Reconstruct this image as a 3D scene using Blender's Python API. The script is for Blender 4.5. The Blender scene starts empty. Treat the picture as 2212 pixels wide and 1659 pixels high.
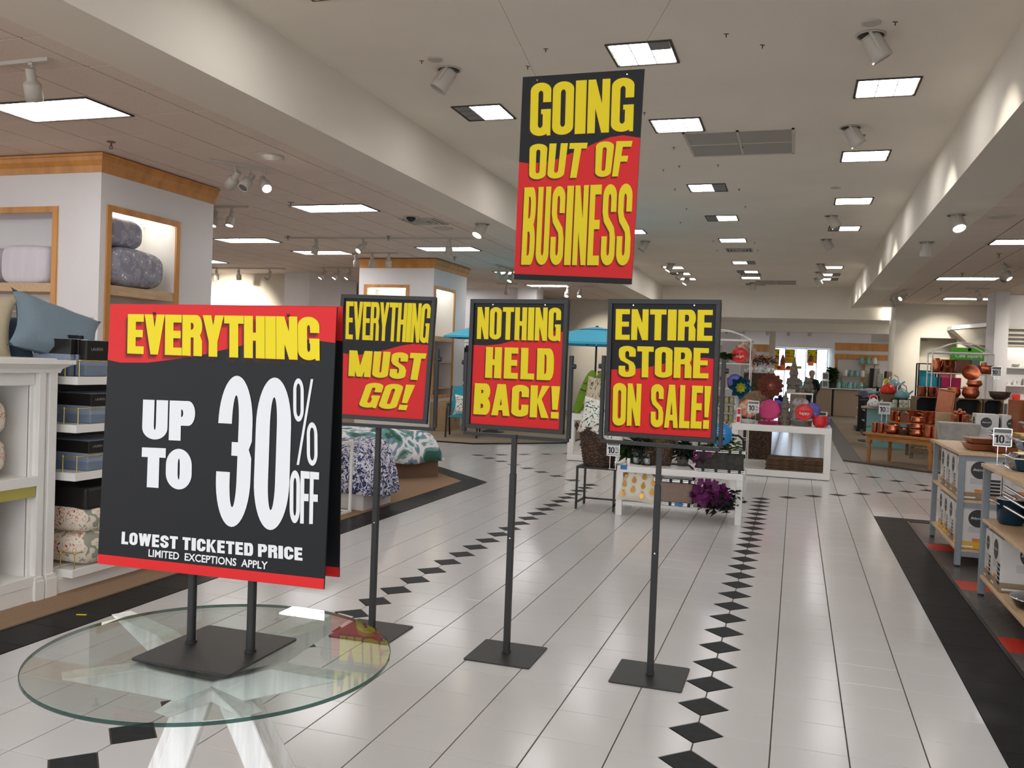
import bpy, bmesh, math, random
from mathutils import Matrix, Vector, Euler
from mathutils.geometry import delaunay_2d_cdt
random.seed(7)
scn = bpy.context.scene
COL = scn.collection
PI = math.pi

# ------------------------------------------------------------------ camera
CAM = Vector((0.34096, -3.48378, 1.54519))
FPX = 1897.97
YAW, PIT, ROL = 0.312537704, -0.0247852995, 0.037905886
def _m3(r): return Matrix(r)
_B = _m3(((1, 0, 0), (0, 0, -1), (0, 1, 0)))
_Rz = _m3(((math.cos(YAW), math.sin(YAW), 0), (-math.sin(YAW), math.cos(YAW), 0), (0, 0, 1)))
_Rx = _m3(((1, 0, 0), (0, math.cos(PIT), math.sin(PIT)), (0, -math.sin(PIT), math.cos(PIT))))
_Ro = _m3(((math.cos(ROL), -math.sin(ROL), 0), (math.sin(ROL), math.cos(ROL), 0), (0, 0, 1)))
M3 = _Ro @ _Rx @ _B @ _Rz          # world -> camera (x right, y down, z forward)
cam_data = bpy.data.cameras.new('camera')
cam = bpy.data.objects.new('camera', cam_data)
COL.objects.link(cam)
cam_data.sensor_width = 36.0
cam_data.lens = 36.0 * FPX / 2212.0
cam_data.clip_end = 300
R = Matrix((M3[0], -M3[1], -M3[2])).transposed()
cam.matrix_world = Matrix.Translation(CAM) @ R.to_4x4()
scn.camera = cam
# ------------------------------------------------------------------ world, exposure
w = bpy.data.worlds.new('world'); scn.world = w; w.use_nodes = True
w.node_tree.nodes['Background'].inputs[0].default_value = (0.93, 0.96, 1.0, 1)
w.node_tree.nodes['Background'].inputs[1].default_value = 2.0
vs = scn.view_settings
vs.view_transform = 'Standard'; vs.look = 'None'; vs.gamma = 1.0; vs.use_curve_mapping = False
vs.exposure = 0.32
scn.cycles.max_bounces = 9
scn.cycles.diffuse_bounces = 6
scn.cycles.glossy_bounces = 4
scn.cycles.transmission_bounces = 8
scn.cycles.transparent_max_bounces = 12
scn.cycles.caustics_reflective = False
scn.cycles.caustics_refractive = False
scn.cycles.sample_clamp_indirect = 4.0
LIT = 12.5      # radiance of the ceiling light lenses

# ------------------------------------------------------------------ measuring helpers (photo pixel -> point of the place)
def _ray(x, y):
    return M3.transposed() @ Vector(((x - 1106) / FPX, (y - 829.5) / FPX, 1))
def atz(x, y, z=0.0):
    d = _ray(x, y); return CAM + d * ((z - CAM.z) / d.z)
def atx(x, y, X):
    d = _ray(x, y); return CAM + d * ((X - CAM.x) / d.x)
def aty(x, y, Y):
    d = _ray(x, y); return CAM + d * ((Y - CAM.y) / d.y)

# ------------------------------------------------------------------ materials
MATS = {}
def mat(name, col, rough=0.6, metal=0.0, emit=0.0, noise=0.0, nscale=30.0, bump=0.0, bscale=200.0, trans=0.0, alpha=1.0, ior=1.45, spec=0.5, coat=0.0, stretch=None, col2=None):
    if name in MATS: return MATS[name]
    m = bpy.data.materials.new(name); m.use_nodes = True
    nt = m.node_tree; b = nt.nodes['Principled BSDF']
    b.inputs['Base Color'].default_value = (*col, 1)
    b.inputs['Roughness'].default_value = rough
    b.inputs['Metallic'].default_value = metal
    b.inputs['IOR'].default_value = ior
    b.inputs['Specular IOR Level'].default_value = spec
    if coat: b.inputs['Coat Weight'].default_value = coat; b.inputs['Coat Roughness'].default_value = 0.08
    if trans: b.inputs['Transmission Weight'].default_value = trans
    if alpha < 1: b.inputs['Alpha'].default_value = alpha
    if emit:
        b.inputs['Emission Color'].default_value = (*col, 1); b.inputs['Emission Strength'].default_value = emit
    if noise or bump or col2:
        tc = nt.nodes.new('ShaderNodeTexCoord'); mp = nt.nodes.new('ShaderNodeMapping')
        nt.links.new(tc.outputs['Object'], mp.inputs[0])
        if stretch: mp.inputs['Scale'].default_value = stretch
    if noise or col2:
        n = nt.nodes.new('ShaderNodeTexNoise'); n.inputs['Scale'].default_value = nscale; n.inputs['Detail'].default_value = 4
        nt.links.new(mp.outputs[0], n.inputs['Vector'])
        cr = nt.nodes.new('ShaderNodeValToRGB')
        c2 = col2 if col2 else tuple(max(0, c * (1 - noise)) for c in col)
        c1 = col if col2 else tuple(min(1, c * (1 + noise * 0.5)) for c in col)
        cr.color_ramp.elements[0].position = 0.35; cr.color_ramp.elements[0].color = (*c2, 1)
        cr.color_ramp.elements[1].position = 0.65; cr.color_ramp.elements[1].color = (*c1, 1)
        nt.links.new(n.outputs['Fac'], cr.inputs[0]); nt.links.new(cr.outputs[0], b.inputs['Base Color'])
    if bump:
        n2 = nt.nodes.new('ShaderNodeTexNoise'); n2.inputs['Scale'].default_value = bscale
        nt.links.new(mp.outputs[0], n2.inputs['Vector'])
        bp = nt.nodes.new('ShaderNodeBump'); bp.inputs['Strength'].default_value = bump; bp.inputs['Distance'].default_value = 0.01
        nt.links.new(n2.outputs['Fac'], bp.inputs['Height']); nt.links.new(bp.outputs[0], b.inputs['Normal'])
    MATS[name] = m
    return m
def ramp_mat(name, kind, scale, stops, rough=0.8, stretch=None, rnd=1.0, const=True, dist=0.0, dims='Object'):
    """printed cloth: voronoi / noise / magic pattern through a colour ramp"""
    m = bpy.data.materials.new(name); m.use_nodes = True
    nt = m.node_tree; b = nt.nodes['Principled BSDF']; b.inputs['Roughness'].default_value = rough
    tc = nt.nodes.new('ShaderNodeTexCoord'); mp = nt.nodes.new('ShaderNodeMapping')
    nt.links.new(tc.outputs[dims], mp.inputs[0])
    if stretch: mp.inputs['Scale'].default_value = stretch
    if kind == 'voronoi':
        t = nt.nodes.new('ShaderNodeTexVoronoi'); t.inputs['Scale'].default_value = scale; out = t.outputs['Distance']; t.inputs['Randomness'].default_value = rnd
    elif kind == 'cells':
        t = nt.nodes.new('ShaderNodeTexVoronoi'); t.inputs['Scale'].default_value = scale; out = t.outputs['Color']
    elif kind == 'wave':
        t = nt.nodes.new('ShaderNodeTexWave'); t.inputs['Scale'].default_value = scale; t.inputs['Distortion'].default_value = dist; out = t.outputs['Fac']
    else:
        t = nt.nodes.new('ShaderNodeTexNoise'); t.inputs['Scale'].default_value = scale; t.inputs['Detail'].default_value = 3; t.inputs['Distortion'].default_value = dist; out = t.outputs['Fac']
    vec = mp.outputs[0]
    if kind == 'voronoi' and dist:
        n = nt.nodes.new('ShaderNodeTexNoise'); n.inputs['Scale'].default_value = scale * 1.5
        nt.links.new(vec, n.inputs['Vector'])
        mx = nt.nodes.new('ShaderNodeMix'); mx.data_type = 'VECTOR'; mx.inputs[0].default_value = dist
        nt.links.new(vec, mx.inputs[4]); nt.links.new(n.outputs['Color'], mx.inputs[5]); vec = mx.outputs[1]
    nt.links.new(vec, t.inputs['Vector'])
    cr = nt.nodes.new('ShaderNodeValToRGB')
    if const: cr.color_ramp.interpolation = 'CONSTANT'
    el = cr.color_ramp.elements
    el[0].position, el[0].color = stops[0][0], (*stops[0][1], 1)
    el[1].position, el[1].color = stops[1][0], (*stops[1][1], 1)
    for p, c in stops[2:]:
        e = el.new(p); e.color = (*c, 1)
    nt.links.new(out, cr.inputs[0]); nt.links.new(cr.outputs[0], b.inputs['Base Color'])
    MATS[name] = m
    return m
def srgb(r, g, b):
    f = lambda c: (c / 255 / 12.92) if c <= 10 else ((c / 255 + 0.055) / 1.055) ** 2.4
    return (f(r), f(g), f(b))

tile_w = mat('white_glazed_tile', srgb(202, 201, 200), 0.17, noise=0.03, nscale=1.2)
tile_k = mat('black_glazed_tile', srgb(48, 50, 51), 0.35, noise=0.15, nscale=20, spec=.03)
tile_b = mat('black_border_tile', srgb(42, 41, 42), 0.3, noise=0.1, nscale=8, spec=.03)
grout = mat('grout', srgb(88, 76, 66), 0.9, noise=0.2, nscale=60)
carpet = mat('tan_carpet', srgb(152, 124, 98), 0.98, noise=0.2, nscale=260, bump=0.4, bscale=600)
carpet2 = mat('beige_carpet', srgb(140, 124, 104), 0.98, noise=0.2, nscale=200)
carpet_dk = mat('dark_band', srgb(84, 80, 76), 0.5, noise=0.1)
grey_tile = mat('grey_tile', srgb(92, 88, 86), 0.25, spec=.3, noise=0.1)
red_tile = mat('red_tile', srgb(196, 52, 40), 0.25, noise=0.05)
ceil_paint = mat('ceiling_paint', srgb(236, 229, 216), 0.95, noise=0.03, nscale=1.0, bump=0.08, bscale=90)
soff_paint = mat('soffit_paint', srgb(226, 220, 208), 0.9, noise=0.02, nscale=1)
acoustic = mat('acoustic_tile', srgb(224, 210, 198), 0.98, noise=0.05, nscale=40, bump=0.3, bscale=300)
tbar = mat('ceiling_grid', srgb(60, 54, 48), 0.8)
wall_p = mat('wall_paint', srgb(212, 206, 192), 0.9, noise=0.02, nscale=2)
wall_w = mat('white_wall', srgb(226, 224, 224), 0.85, noise=0.02, nscale=2)
wood = mat('maple_trim', srgb(206, 146, 80), 0.4, noise=0.18, nscale=6, stretch=(1, 1, 0.15))
wood2 = mat('pale_maple', srgb(206, 176, 138), 0.45, noise=0.15, nscale=8, stretch=(6, 0.6, 6))
oak = mat('orange_oak', srgb(176, 118, 62), 0.45, noise=0.25, nscale=10, stretch=(0.5, 4, 4))
crate_w = mat('weathered_crate', srgb(122, 102, 78), 0.8, noise=0.35, nscale=14, stretch=(1, 1, 6))
white_lac = mat('white_lacquer', srgb(232, 230, 226), 0.3, noise=0.01)
wash = mat('whitewashed_wood', srgb(232, 230, 228), 0.55, noise=0.14, nscale=5, stretch=(9, 9, 0.7), bump=0.15, bscale=30)
blk_metal = mat('black_powder_metal', srgb(38, 38, 38), 0.45, bump=0.1, bscale=500)
gry_metal = mat('grey_blue_metal', srgb(134, 142, 148), 0.4, noise=0.04)
chrome = mat('chrome', (0.8, 0.8, 0.8), 0.15, 1.0)
brass = mat('brass', srgb(214, 190, 110), 0.25, 1.0)
fix_w = mat('fixture_paint', srgb(186, 180, 170), 0.5)
fix_d = mat('fixture_dark', srgb(70, 66, 62), 0.6)
lens = mat('lit_lens', (1.0, 0.965, 0.96), 0.5, emit=LIT)
lens2 = mat('lit_lens_soft', (1.0, 0.97, 0.97), 0.5, emit=LIT * 0.9)
lens_off = mat('unlit_lens', srgb(120, 120, 120), 0.4)
lamp = mat('lamp_face', (1.0, 0.93, 0.8), 0.5, emit=22)
lamp_off = mat('lamp_face_off', srgb(150, 148, 140), 0.3)
sign_k = mat('sign_black', srgb(20, 21, 23), 0.5, spec=.3)
sign_r = mat('sign_red', srgb(202, 30, 32), 0.5, spec=.3)
sign_y = mat('sign_yellow', srgb(220, 198, 18), 0.5, spec=.3)
sign_w = mat('sign_white', srgb(216, 216, 218), 0.5, spec=.3)
paper = mat('white_card', srgb(225, 225, 225), 0.5)
ink = mat('ink', srgb(30, 30, 32), 0.6)
ink2 = mat('ink_grey', srgb(120, 118, 118), 0.6)
def arch_glass(name, tint, ior=1.5, rough=0.0):
    m = bpy.data.materials.new(name); m.use_nodes = True; nt = m.node_tree; nt.nodes.clear()
    N = nt.nodes.new; L = nt.links.new
    o = N('ShaderNodeOutputMaterial'); mx = N('ShaderNodeMixShader'); tr = N('ShaderNodeBsdfTransparent'); gl = N('ShaderNodeBsdfGlossy')
    g = N('ShaderNodeNewGeometry'); dt = N('ShaderNodeVectorMath'); dt.operation = 'DOT_PRODUCT'; L(g.outputs['Normal'], dt.inputs[0]); L(g.outputs['Incoming'], dt.inputs[1])
    src = dt.outputs['Value']
    for op, a, b in (('ABSOLUTE', None, None), ('SUBTRACT', 1.0, 'x'), ('POWER', 'x', 5.0), ('MULTIPLY_ADD', 'x', .94)):
        k = N('ShaderNodeMath'); k.operation = op
        if op == 'ABSOLUTE': L(src, k.inputs[0])
        elif a == 'x': L(src, k.inputs[0]); k.inputs[1].default_value = b
        else: k.inputs[0].default_value = a; L(src, k.inputs[1])
        if op == 'MULTIPLY_ADD': k.inputs[2].default_value = ((ior - 1) / (ior + 1)) ** 2
        src = k.outputs[0]
    tr.inputs[0].default_value = (*tint, 1); gl.inputs['Roughness'].default_value = rough
    L(src, mx.inputs[0]); L(tr.outputs[0], mx.inputs[1]); L(gl.outputs[0], mx.inputs[2]); L(mx.outputs[0], o.inputs[0])
    MATS[name] = m; return m
glassm = arch_glass('table_glass', (.91, .95, .93))
glass_edge = arch_glass('glass_edge', (.30, .44, .42), 1.5, .05)
clear = arch_glass('clear_plastic', (.86, .87, .88), 1.45, .06)
copper = mat('copper', srgb(202, 120, 88), 0.22, 1.0, noise=0.12, nscale=20)
copper_h = mat('hammered_copper', srgb(200, 116, 84), 0.25, 1.0, bump=0.6, bscale=60)
wicker = ramp_mat('wicker', 'voronoi', 30, [(0.0, srgb(132, 100, 70)), (0.28, srgb(98, 70, 48)), (0.5, srgb(52, 36, 26))], 0.8, stretch=(1, 1, 2.2), const=False)
wicker2 = ramp_mat('water_hyacinth', 'voronoi', 36, [(0.0, srgb(150, 112, 70)), (0.3, srgb(112, 80, 46)), (0.55, srgb(60, 42, 26))], 0.8, stretch=(2.2, 2.2, 1), const=False)
kraft = mat('kraft_card', srgb(164, 134, 100), 0.8, noise=0.08, nscale=10)
# printed cloths
floral_red = ramp_mat('red_paisley_cloth', 'voronoi', 10, [(0.0, srgb(176, 52, 52)), (0.17, srgb(226, 214, 196)), (0.36, srgb(190, 96, 84)), (0.41, srgb(226, 214, 196)), (0.7, srgb(150, 150, 136))], 0.75, dist=0.25)
floral_grn = ramp_mat('green_watercolour_cloth', 'noise', 4.2, [(0.0, srgb(52, 96, 84)), (0.40, srgb(98, 150, 140)), (0.46, srgb(140, 156, 190)), (0.50, srgb(232, 232, 232)), (0.60, srgb(200, 214, 216)), (0.63, srgb(110, 150, 150)), (0.69, srgb(84, 110, 90))], 0.85, dist=0.6)
paisley = ramp_mat('navy_paisley_cloth', 'noise', 13, [(0.0, srgb(44, 48, 88)), (0.44, srgb(88, 94, 132)), (0.47, srgb(222, 222, 230)), (0.55, srgb(216, 216, 226)), (0.57, srgb(70, 74, 116))], 0.85, dist=2.2)
grey_flower = ramp_mat('grey_blossom_cloth', 'voronoi', 12, [(0.0, srgb(232, 230, 234)), (0.2, srgb(160, 160, 174)), (0.6, srgb(140, 140, 154))], 0.7, dist=0.12)
tropic = ramp_mat('tropical_cloth', 'noise', 15, [(0.0, srgb(30, 62, 52)), (0.38, srgb(86, 130, 112)), (0.43, srgb(232, 232, 224)), (0.62, srgb(230, 110, 80)), (0.66, srgb(232, 232, 224))], 0.85, dist=2.5)
palmc = ramp_mat('palm_leaf_cloth', 'noise', 9, [(0.0, srgb(70, 84, 62)), (0.43, srgb(206, 192, 166)), (0.9, srgb(206, 192, 166))], 0.85, dist=3, stretch=(1.6, .5, 1))
gold = mat('gold_foil', srgb(206, 160, 80), 0.3, 0.8)
linen = mat('cream_linen', srgb(222, 214, 198), 0.95, noise=0.06, nscale=200, bump=0.1, bscale=300)
linen_b = mat('blue_grey_linen', srgb(120, 136, 148), 0.95, noise=0.08, nscale=150, bump=0.15, bscale=300)
linen_be = mat('beige_linen', srgb(186, 172, 146), 0.95, noise=0.08, nscale=150)
denim = mat('slate_cloth', srgb(70, 86, 104), 0.95)
lav = mat('lavender_white_cloth', srgb(222, 218, 226), 0.8, noise=0.04, nscale=4, stretch=(4, 4, 0.4))
coat_k = mat('black_coat_cloth', srgb(26, 26, 30), 0.95, noise=0.3, nscale=8)
teal_s = mat('turquoise_sling', srgb(40, 150, 172), 0.7)
umb_c = mat('turquoise_canopy', srgb(84, 190, 224), 0.8)
umb_d = mat('turquoise_canopy_vent', srgb(40, 128, 150), 0.8)
lime = mat('lime_cloth', srgb(112, 148, 34), 0.8, noise=0.15, nscale=8)
blue_c = mat('blue_cloth', srgb(56, 104, 150), 0.8)
pan_b = mat('blue_enamel', srgb(24, 58, 78), 0.15, 0.2)
pan_k = mat('brown_black_enamel', srgb(42, 34, 34), 0.2, 0.2)
teal_p = mat('teal_paint', srgb(126, 172, 172), 0.5)
kettle_b = mat('pale_blue_enamel', srgb(120, 164, 170), 0.15)
kettle_r = mat('red_enamel', srgb(206, 50, 28), 0.15)
stone = mat('grey_stone', srgb(112, 104, 94), 0.9, noise=0.35, nscale=40, bump=0.4, bscale=60)
plate_r = mat('red_glaze', srgb(206, 34, 40), 0.15)
plate_p = mat('magenta_glaze', srgb(196, 44, 110), 0.2, noise=0.15, nscale=60, bump=0.5, bscale=80)
plate_b = mat('violet_blue_glaze', srgb(84, 88, 170), 0.2)
terra = mat('terracotta_metal', srgb(128, 72, 56), 0.5, noise=0.2, nscale=10)
petal_b = mat('peacock_metal', srgb(20, 92, 128), 0.25, 0.6)
petal_y = mat('yellow_green_metal', srgb(170, 170, 50), 0.3, 0.4)
purple = mat('orchid_petal', srgb(98, 22, 84), 0.7, noise=0.3, nscale=20)
leaf = mat('leaf_green', srgb(58, 86, 34), 0.7, noise=0.3, nscale=15)
leaf_d = mat('dark_leaf', srgb(40, 44, 34), 0.7, noise=0.3, nscale=15)
skin = mat('skin', srgb(184, 130, 104), 0.6)
hair_g = mat('grey_hair', srgb(160, 138, 112), 0.8, noise=0.2, nscale=30)
jar_g = mat('teal_glass', srgb(120, 176, 166), 0.08)
jar_b = mat('olive_glass', srgb(152, 150, 112), 0.12)
tan_c = mat('tan_counter', srgb(158, 138, 118), 0.7)
gold_band = mat('gold_card', srgb(216, 170, 60), 0.5)
bark = mat('brown_bark_mat', srgb(96, 74, 54), 0.9, noise=0.4, nscale=30, bump=0.4, bscale=60)
green_s = mat('bright_green_sign', srgb(64, 152, 28), 0.5)
magenta = mat('magenta_box', srgb(180, 24, 80), 0.5)
cyan_b = mat('cyan_box', srgb(30, 150, 170), 0.5)
galv = mat('galvanised_tin', srgb(164, 160, 150), 0.5, 0.3, noise=0.15, nscale=12)
tape_b = mat('blue_tape', srgb(60, 120, 190), 0.6)
blue_tag = mat('blue_card', srgb(44, 132, 200), 0.5)

def clone_mat(m, name):
    return m

# ------------------------------------------------------------------ mesh builder
class MB:
    def __init__(s): s.v = []; s.f = []; s.sm = []
    def add(s, vs, fs, smooth=False):
        o = len(s.v); s.v += [tuple(p) for p in vs]
        for f in fs: s.f.append(tuple(i + o for i in f)); s.sm.append(smooth)
        return s
    def box(s, x0, y0, z0, x1, y1, z1):
        vs = [(x0, y0, z0), (x1, y0, z0), (x1, y1, z0), (x0, y1, z0), (x0, y0, z1), (x1, y0, z1), (x1, y1, z1), (x0, y1, z1)]
        return s.add(vs, [(0, 3, 2, 1), (4, 5, 6, 7), (0, 1, 5, 4), (1, 2, 6, 5), (2, 3, 7, 6), (3, 0, 4, 7)])
    def hexa(s, b, t):
        return s.add(list(b) + list(t), [(0, 3, 2, 1), (4, 5, 6, 7), (0, 1, 5, 4), (1, 2, 6, 5), (2, 3, 7, 6), (3, 0, 4, 7)])
    def tube(s, p, q, r, n=8, r2=None, caps=True):
        p = Vector(p); q = Vector(q); d = (q - p)
        if d.length < 1e-9: return s
        d.normalize(); a = d.orthogonal().normalized(); b = d.cross(a)
        r2 = r if r2 is None else r2
        vs = [p + (a * math.cos(2 * PI * i / n) + b * math.sin(2 * PI * i / n)) * r for i in range(n)]
        vs += [q + (a * math.cos(2 * PI * i / n) + b * math.sin(2 * PI * i / n)) * r2 for i in range(n)]
        s.add(vs, [(i, (i + 1) % n, n + (i + 1) % n, n + i) for i in range(n)], True)
        if caps: s.add(vs, [tuple(reversed(range(n))), tuple(range(n, 2 * n))])
        return s
    def path(s, pts, r, n=6):
        for a, b in zip(pts, pts[1:]): s.tube(a, b, r, n)
        return s
    def lathe(s, prof, c=(0, 0, 0), n=16, smooth=True, sx=1, sy=1, rot=0, caps=True):
        vs = []; m = len(prof)
        for i in range(n):
            a = 2 * PI * i / n + rot
            for r, z in prof: vs.append((c[0] + r * math.cos(a) * sx, c[1] + r * math.sin(a) * sy, c[2] + z))
        fs = []
        for i in range(n):
            j = (i + 1) % n
            for k in range(m - 1):
                fs.append((i * m + k, j * m + k, j * m + k + 1, i * m + k + 1))
        s.add(vs, fs, smooth)
        if not caps or prof[0] == prof[-1]: return s
        if prof[0][0] > 1e-3: s.add([vs[i * m] for i in range(n)], [tuple(reversed(range(n)))])
        if prof[-1][0] > 1e-3: s.add([vs[i * m + m - 1] for i in range(n)], [tuple(range(n))])
        return s
    def prism(s, pts, z0, z1):
        n = len(pts)
        vs = [(x, y, z0) for x, y in pts] + [(x, y, z1) for x, y in pts]
        return s.add(vs, [tuple(reversed(range(n))), tuple(range(n, 2 * n))] + [(i, (i + 1) % n, n + (i + 1) % n, n + i) for i in range(n)])
    def grid(s, fn, nu, nv, closed=False, smooth=True):
        vs = [fn(i / nu, j / nv) for i in range(nu + 1) for j in range(nv + 1)]
        fs = [(i * (nv + 1) + j, (i + 1) * (nv + 1) + j, (i + 1) * (nv + 1) + j + 1, i * (nv + 1) + j + 1) for i in range(nu) for j in range(nv)]
        return s.add(vs, fs, smooth)
    def ball(s, c, rx, ry=None, rz=None, n=12, m=8):
        ry = rx if ry is None else ry; rz = rx if rz is None else rz
        return s.lathe([(max(1e-5, math.sin(PI * k / m)), -math.cos(PI * k / m) * rz) for k in range(m + 1)], c, n, True, rx, ry)
    def xf(s, mtx):
        s.v = [tuple(mtx @ Vector(p)) for p in s.v]; return s
    def mesh(s, name, bevel=0.0, seg=1):
        me = bpy.data.meshes.new(name)
        me.from_pydata(s.v, [], s.f)
        me.polygons.foreach_set('use_smooth', s.sm)
        if bevel:
            bm = bmesh.new(); bm.from_mesh(me)
            bmesh.ops.remove_doubles(bm, verts=bm.verts, dist=1e-5)
            es = [e for e in bm.edges if len(e.link_faces) == 2 and e.calc_face_angle(0) > 0.6]
            bmesh.ops.bevel(bm, geom=es, offset=bevel, segments=seg, affect='EDGES', profile=0.6)
            bm.to_mesh(me); bm.free()
        me.update()
        return me
    def build(s, name, m, parent=None, bevel=0.0, seg=1, loc=None, rot=None):
        me = s.mesh(name, bevel, seg); me.materials.append(m)
        o = bpy.data.objects.new(name, me); COL.objects.link(o)
        if parent: o.parent = parent
        if loc is not None: o.location = loc
        if rot is not None: o.rotation_euler = rot
        return o
LABELS = set()
def tag(o, label, cat, group=None):
    if label in LABELS and not group: print('DUPLABEL', label)
    LABELS.add(label)
    o['label'] = label; o['category'] = cat
    if group: o['group'] = group
    return o
def thing(name, label, cat, loc=(0, 0, 0), rot=(0, 0, 0), group=None):
    o = bpy.data.objects.new(name, None); COL.objects.link(o); o.empty_display_size = 0.05
    o.location = loc; o.rotation_euler = rot if isinstance(rot, (tuple, list, Euler)) else (0, 0, rot)
    return tag(o, label, cat, group)
def struct(o): o['kind'] = 'structure'; return o
def inst(me, name, parent=None, loc=None, rot=None, scale=None):
    o = bpy.data.objects.new(name, me); COL.objects.link(o)
    if parent: o.parent = parent
    if loc is not None: o.location = loc
    if rot is not None: o.rotation_euler = rot
    if scale is not None: o.scale = scale
    return o
def copy_tree(o, loc=None, rot=None, label=None, group=None, parent=None):
    c = o.copy(); COL.objects.link(c); c.parent = parent
    for ch in list(o.children): copy_tree(ch, parent=c)
    if loc is not None: c.location = loc
    if rot is not None: c.rotation_euler = rot
    if label: c['label'] = label; LABELS.add(label)
    if group: c['group'] = group
    return c
NTH = ['first', 'second', 'third', 'fourth', 'fifth', 'sixth', 'seventh', 'eighth', 'ninth', 'tenth', 'eleventh', 'twelfth']
def font(text, size, m, name='lettering', parent=None, loc=(0, 0, 0), rot=(PI / 2, 0, 0), align='CENTER', shear=0.0, sx=1.0, off=0.0):
    cu = bpy.data.curves.new(name, 'FONT'); cu.body = text; cu.size = size; cu.align_x = align; cu.align_y = 'CENTER'; cu.shear = shear; cu.offset = off
    cu.resolution_u = 3
    t = bpy.data.objects.new(name, cu); COL.objects.link(t)
    me = bpy.data.meshes.new_from_object(t); COL.objects.unlink(t); bpy.data.objects.remove(t)
    me.materials.clear(); me.materials.append(m)
    if sx != 1:
        for v in me.vertices: v.co.x *= sx
    o = bpy.data.objects.new(name, me); COL.objects.link(o)
    if parent: o.parent = parent
    o.location = loc; o.rotation_euler = rot
    return o

# ------------------------------------------------------------------ heavy condensed lettering
def rr(x0, y0, x1, y1, rx, ry, n=10):
    """four corner arcs, order: bottom right, top right, top left, bottom left"""
    out = []
    for cx, cy, a0 in ((x1 - rx, y0 + ry, -PI / 2), (x1 - rx, y1 - ry, 0), (x0 + rx, y1 - ry, PI / 2), (x0 + rx, y0 + ry, PI)):
        out.append([(cx + rx * math.cos(a0 + PI / 2 * i / n), cy + ry * math.sin(a0 + PI / 2 * i / n)) for i in range(n + 1)])
    return out
def rect(x0, y0, x1, y1): return [(x0, y0), (x1, y0), (x1, y1), (x0, y1)]
def ringparts(w, s, b, r, y0=0.0, y1=1.0, ri=None, x0=0.0):
    ho = rr(x0, y0, w, y1, (w - x0) / 2, r); ri = max(r * 0.45, r - b) if ri is None else ri
    hi = rr(x0 + s, y0 + b, w - s, y1 - b, (w - x0 - 2 * s) / 2, ri)
    cor = []
    for a, c in zip(ho, hi): cor.append([[a[i], a[i + 1], c[i + 1], c[i]] for i in range(len(a) - 1)])
    seg = []
    for k in range(4):
        j = (k + 1) % 4
        seg.append([[ho[k][-1], ho[j][0], hi[j][0], hi[k][-1]]])
    return cor, seg          # seg 0 right, 1 top, 2 left, 3 bottom
def bowl(x0, y0, x1, y1, s, b, r):
    """right half of a D"""
    o = rr(x0, y0, x1, y1, min(r * 0.9, (x1 - x0) / 2), min(r * 0.75, (y1 - y0) / 2)); i_ = rr(x0, y0 + b, x1 - s, y1 - b, min(r * 0.3, (x1 - s - x0) * 0.8), min(r * 0.25, (y1 - y0 - 2 * b) / 2))
    P = []
    for k in (0, 1): P += [[o[k][i], o[k][i + 1], i_[k][i + 1], i_[k][i]] for i in range(len(o[k]) - 1)]
    P.append([o[0][-1], o[1][0], i_[1][0], i_[0][-1]])
    P.append([(x0, y0), o[0][0], i_[0][0], (x0, y0 + b)])
    P.append([(x0, y1 - b), i_[1][-1], o[1][-1], (x0, y1)])
    return P
GW = {'I': 0.5, 'M': 1.42, 'W': 1.5, '!': 0.5, ' ': 0.42, 'T': 0.95, 'L': 0.82, 'F': 0.85, 'E': 0.86, '1': 0.7, 'A': 1.1, 'V': 1.05, 'K': 1.1, 'Y': 1.05, '%': 1.5}
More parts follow.
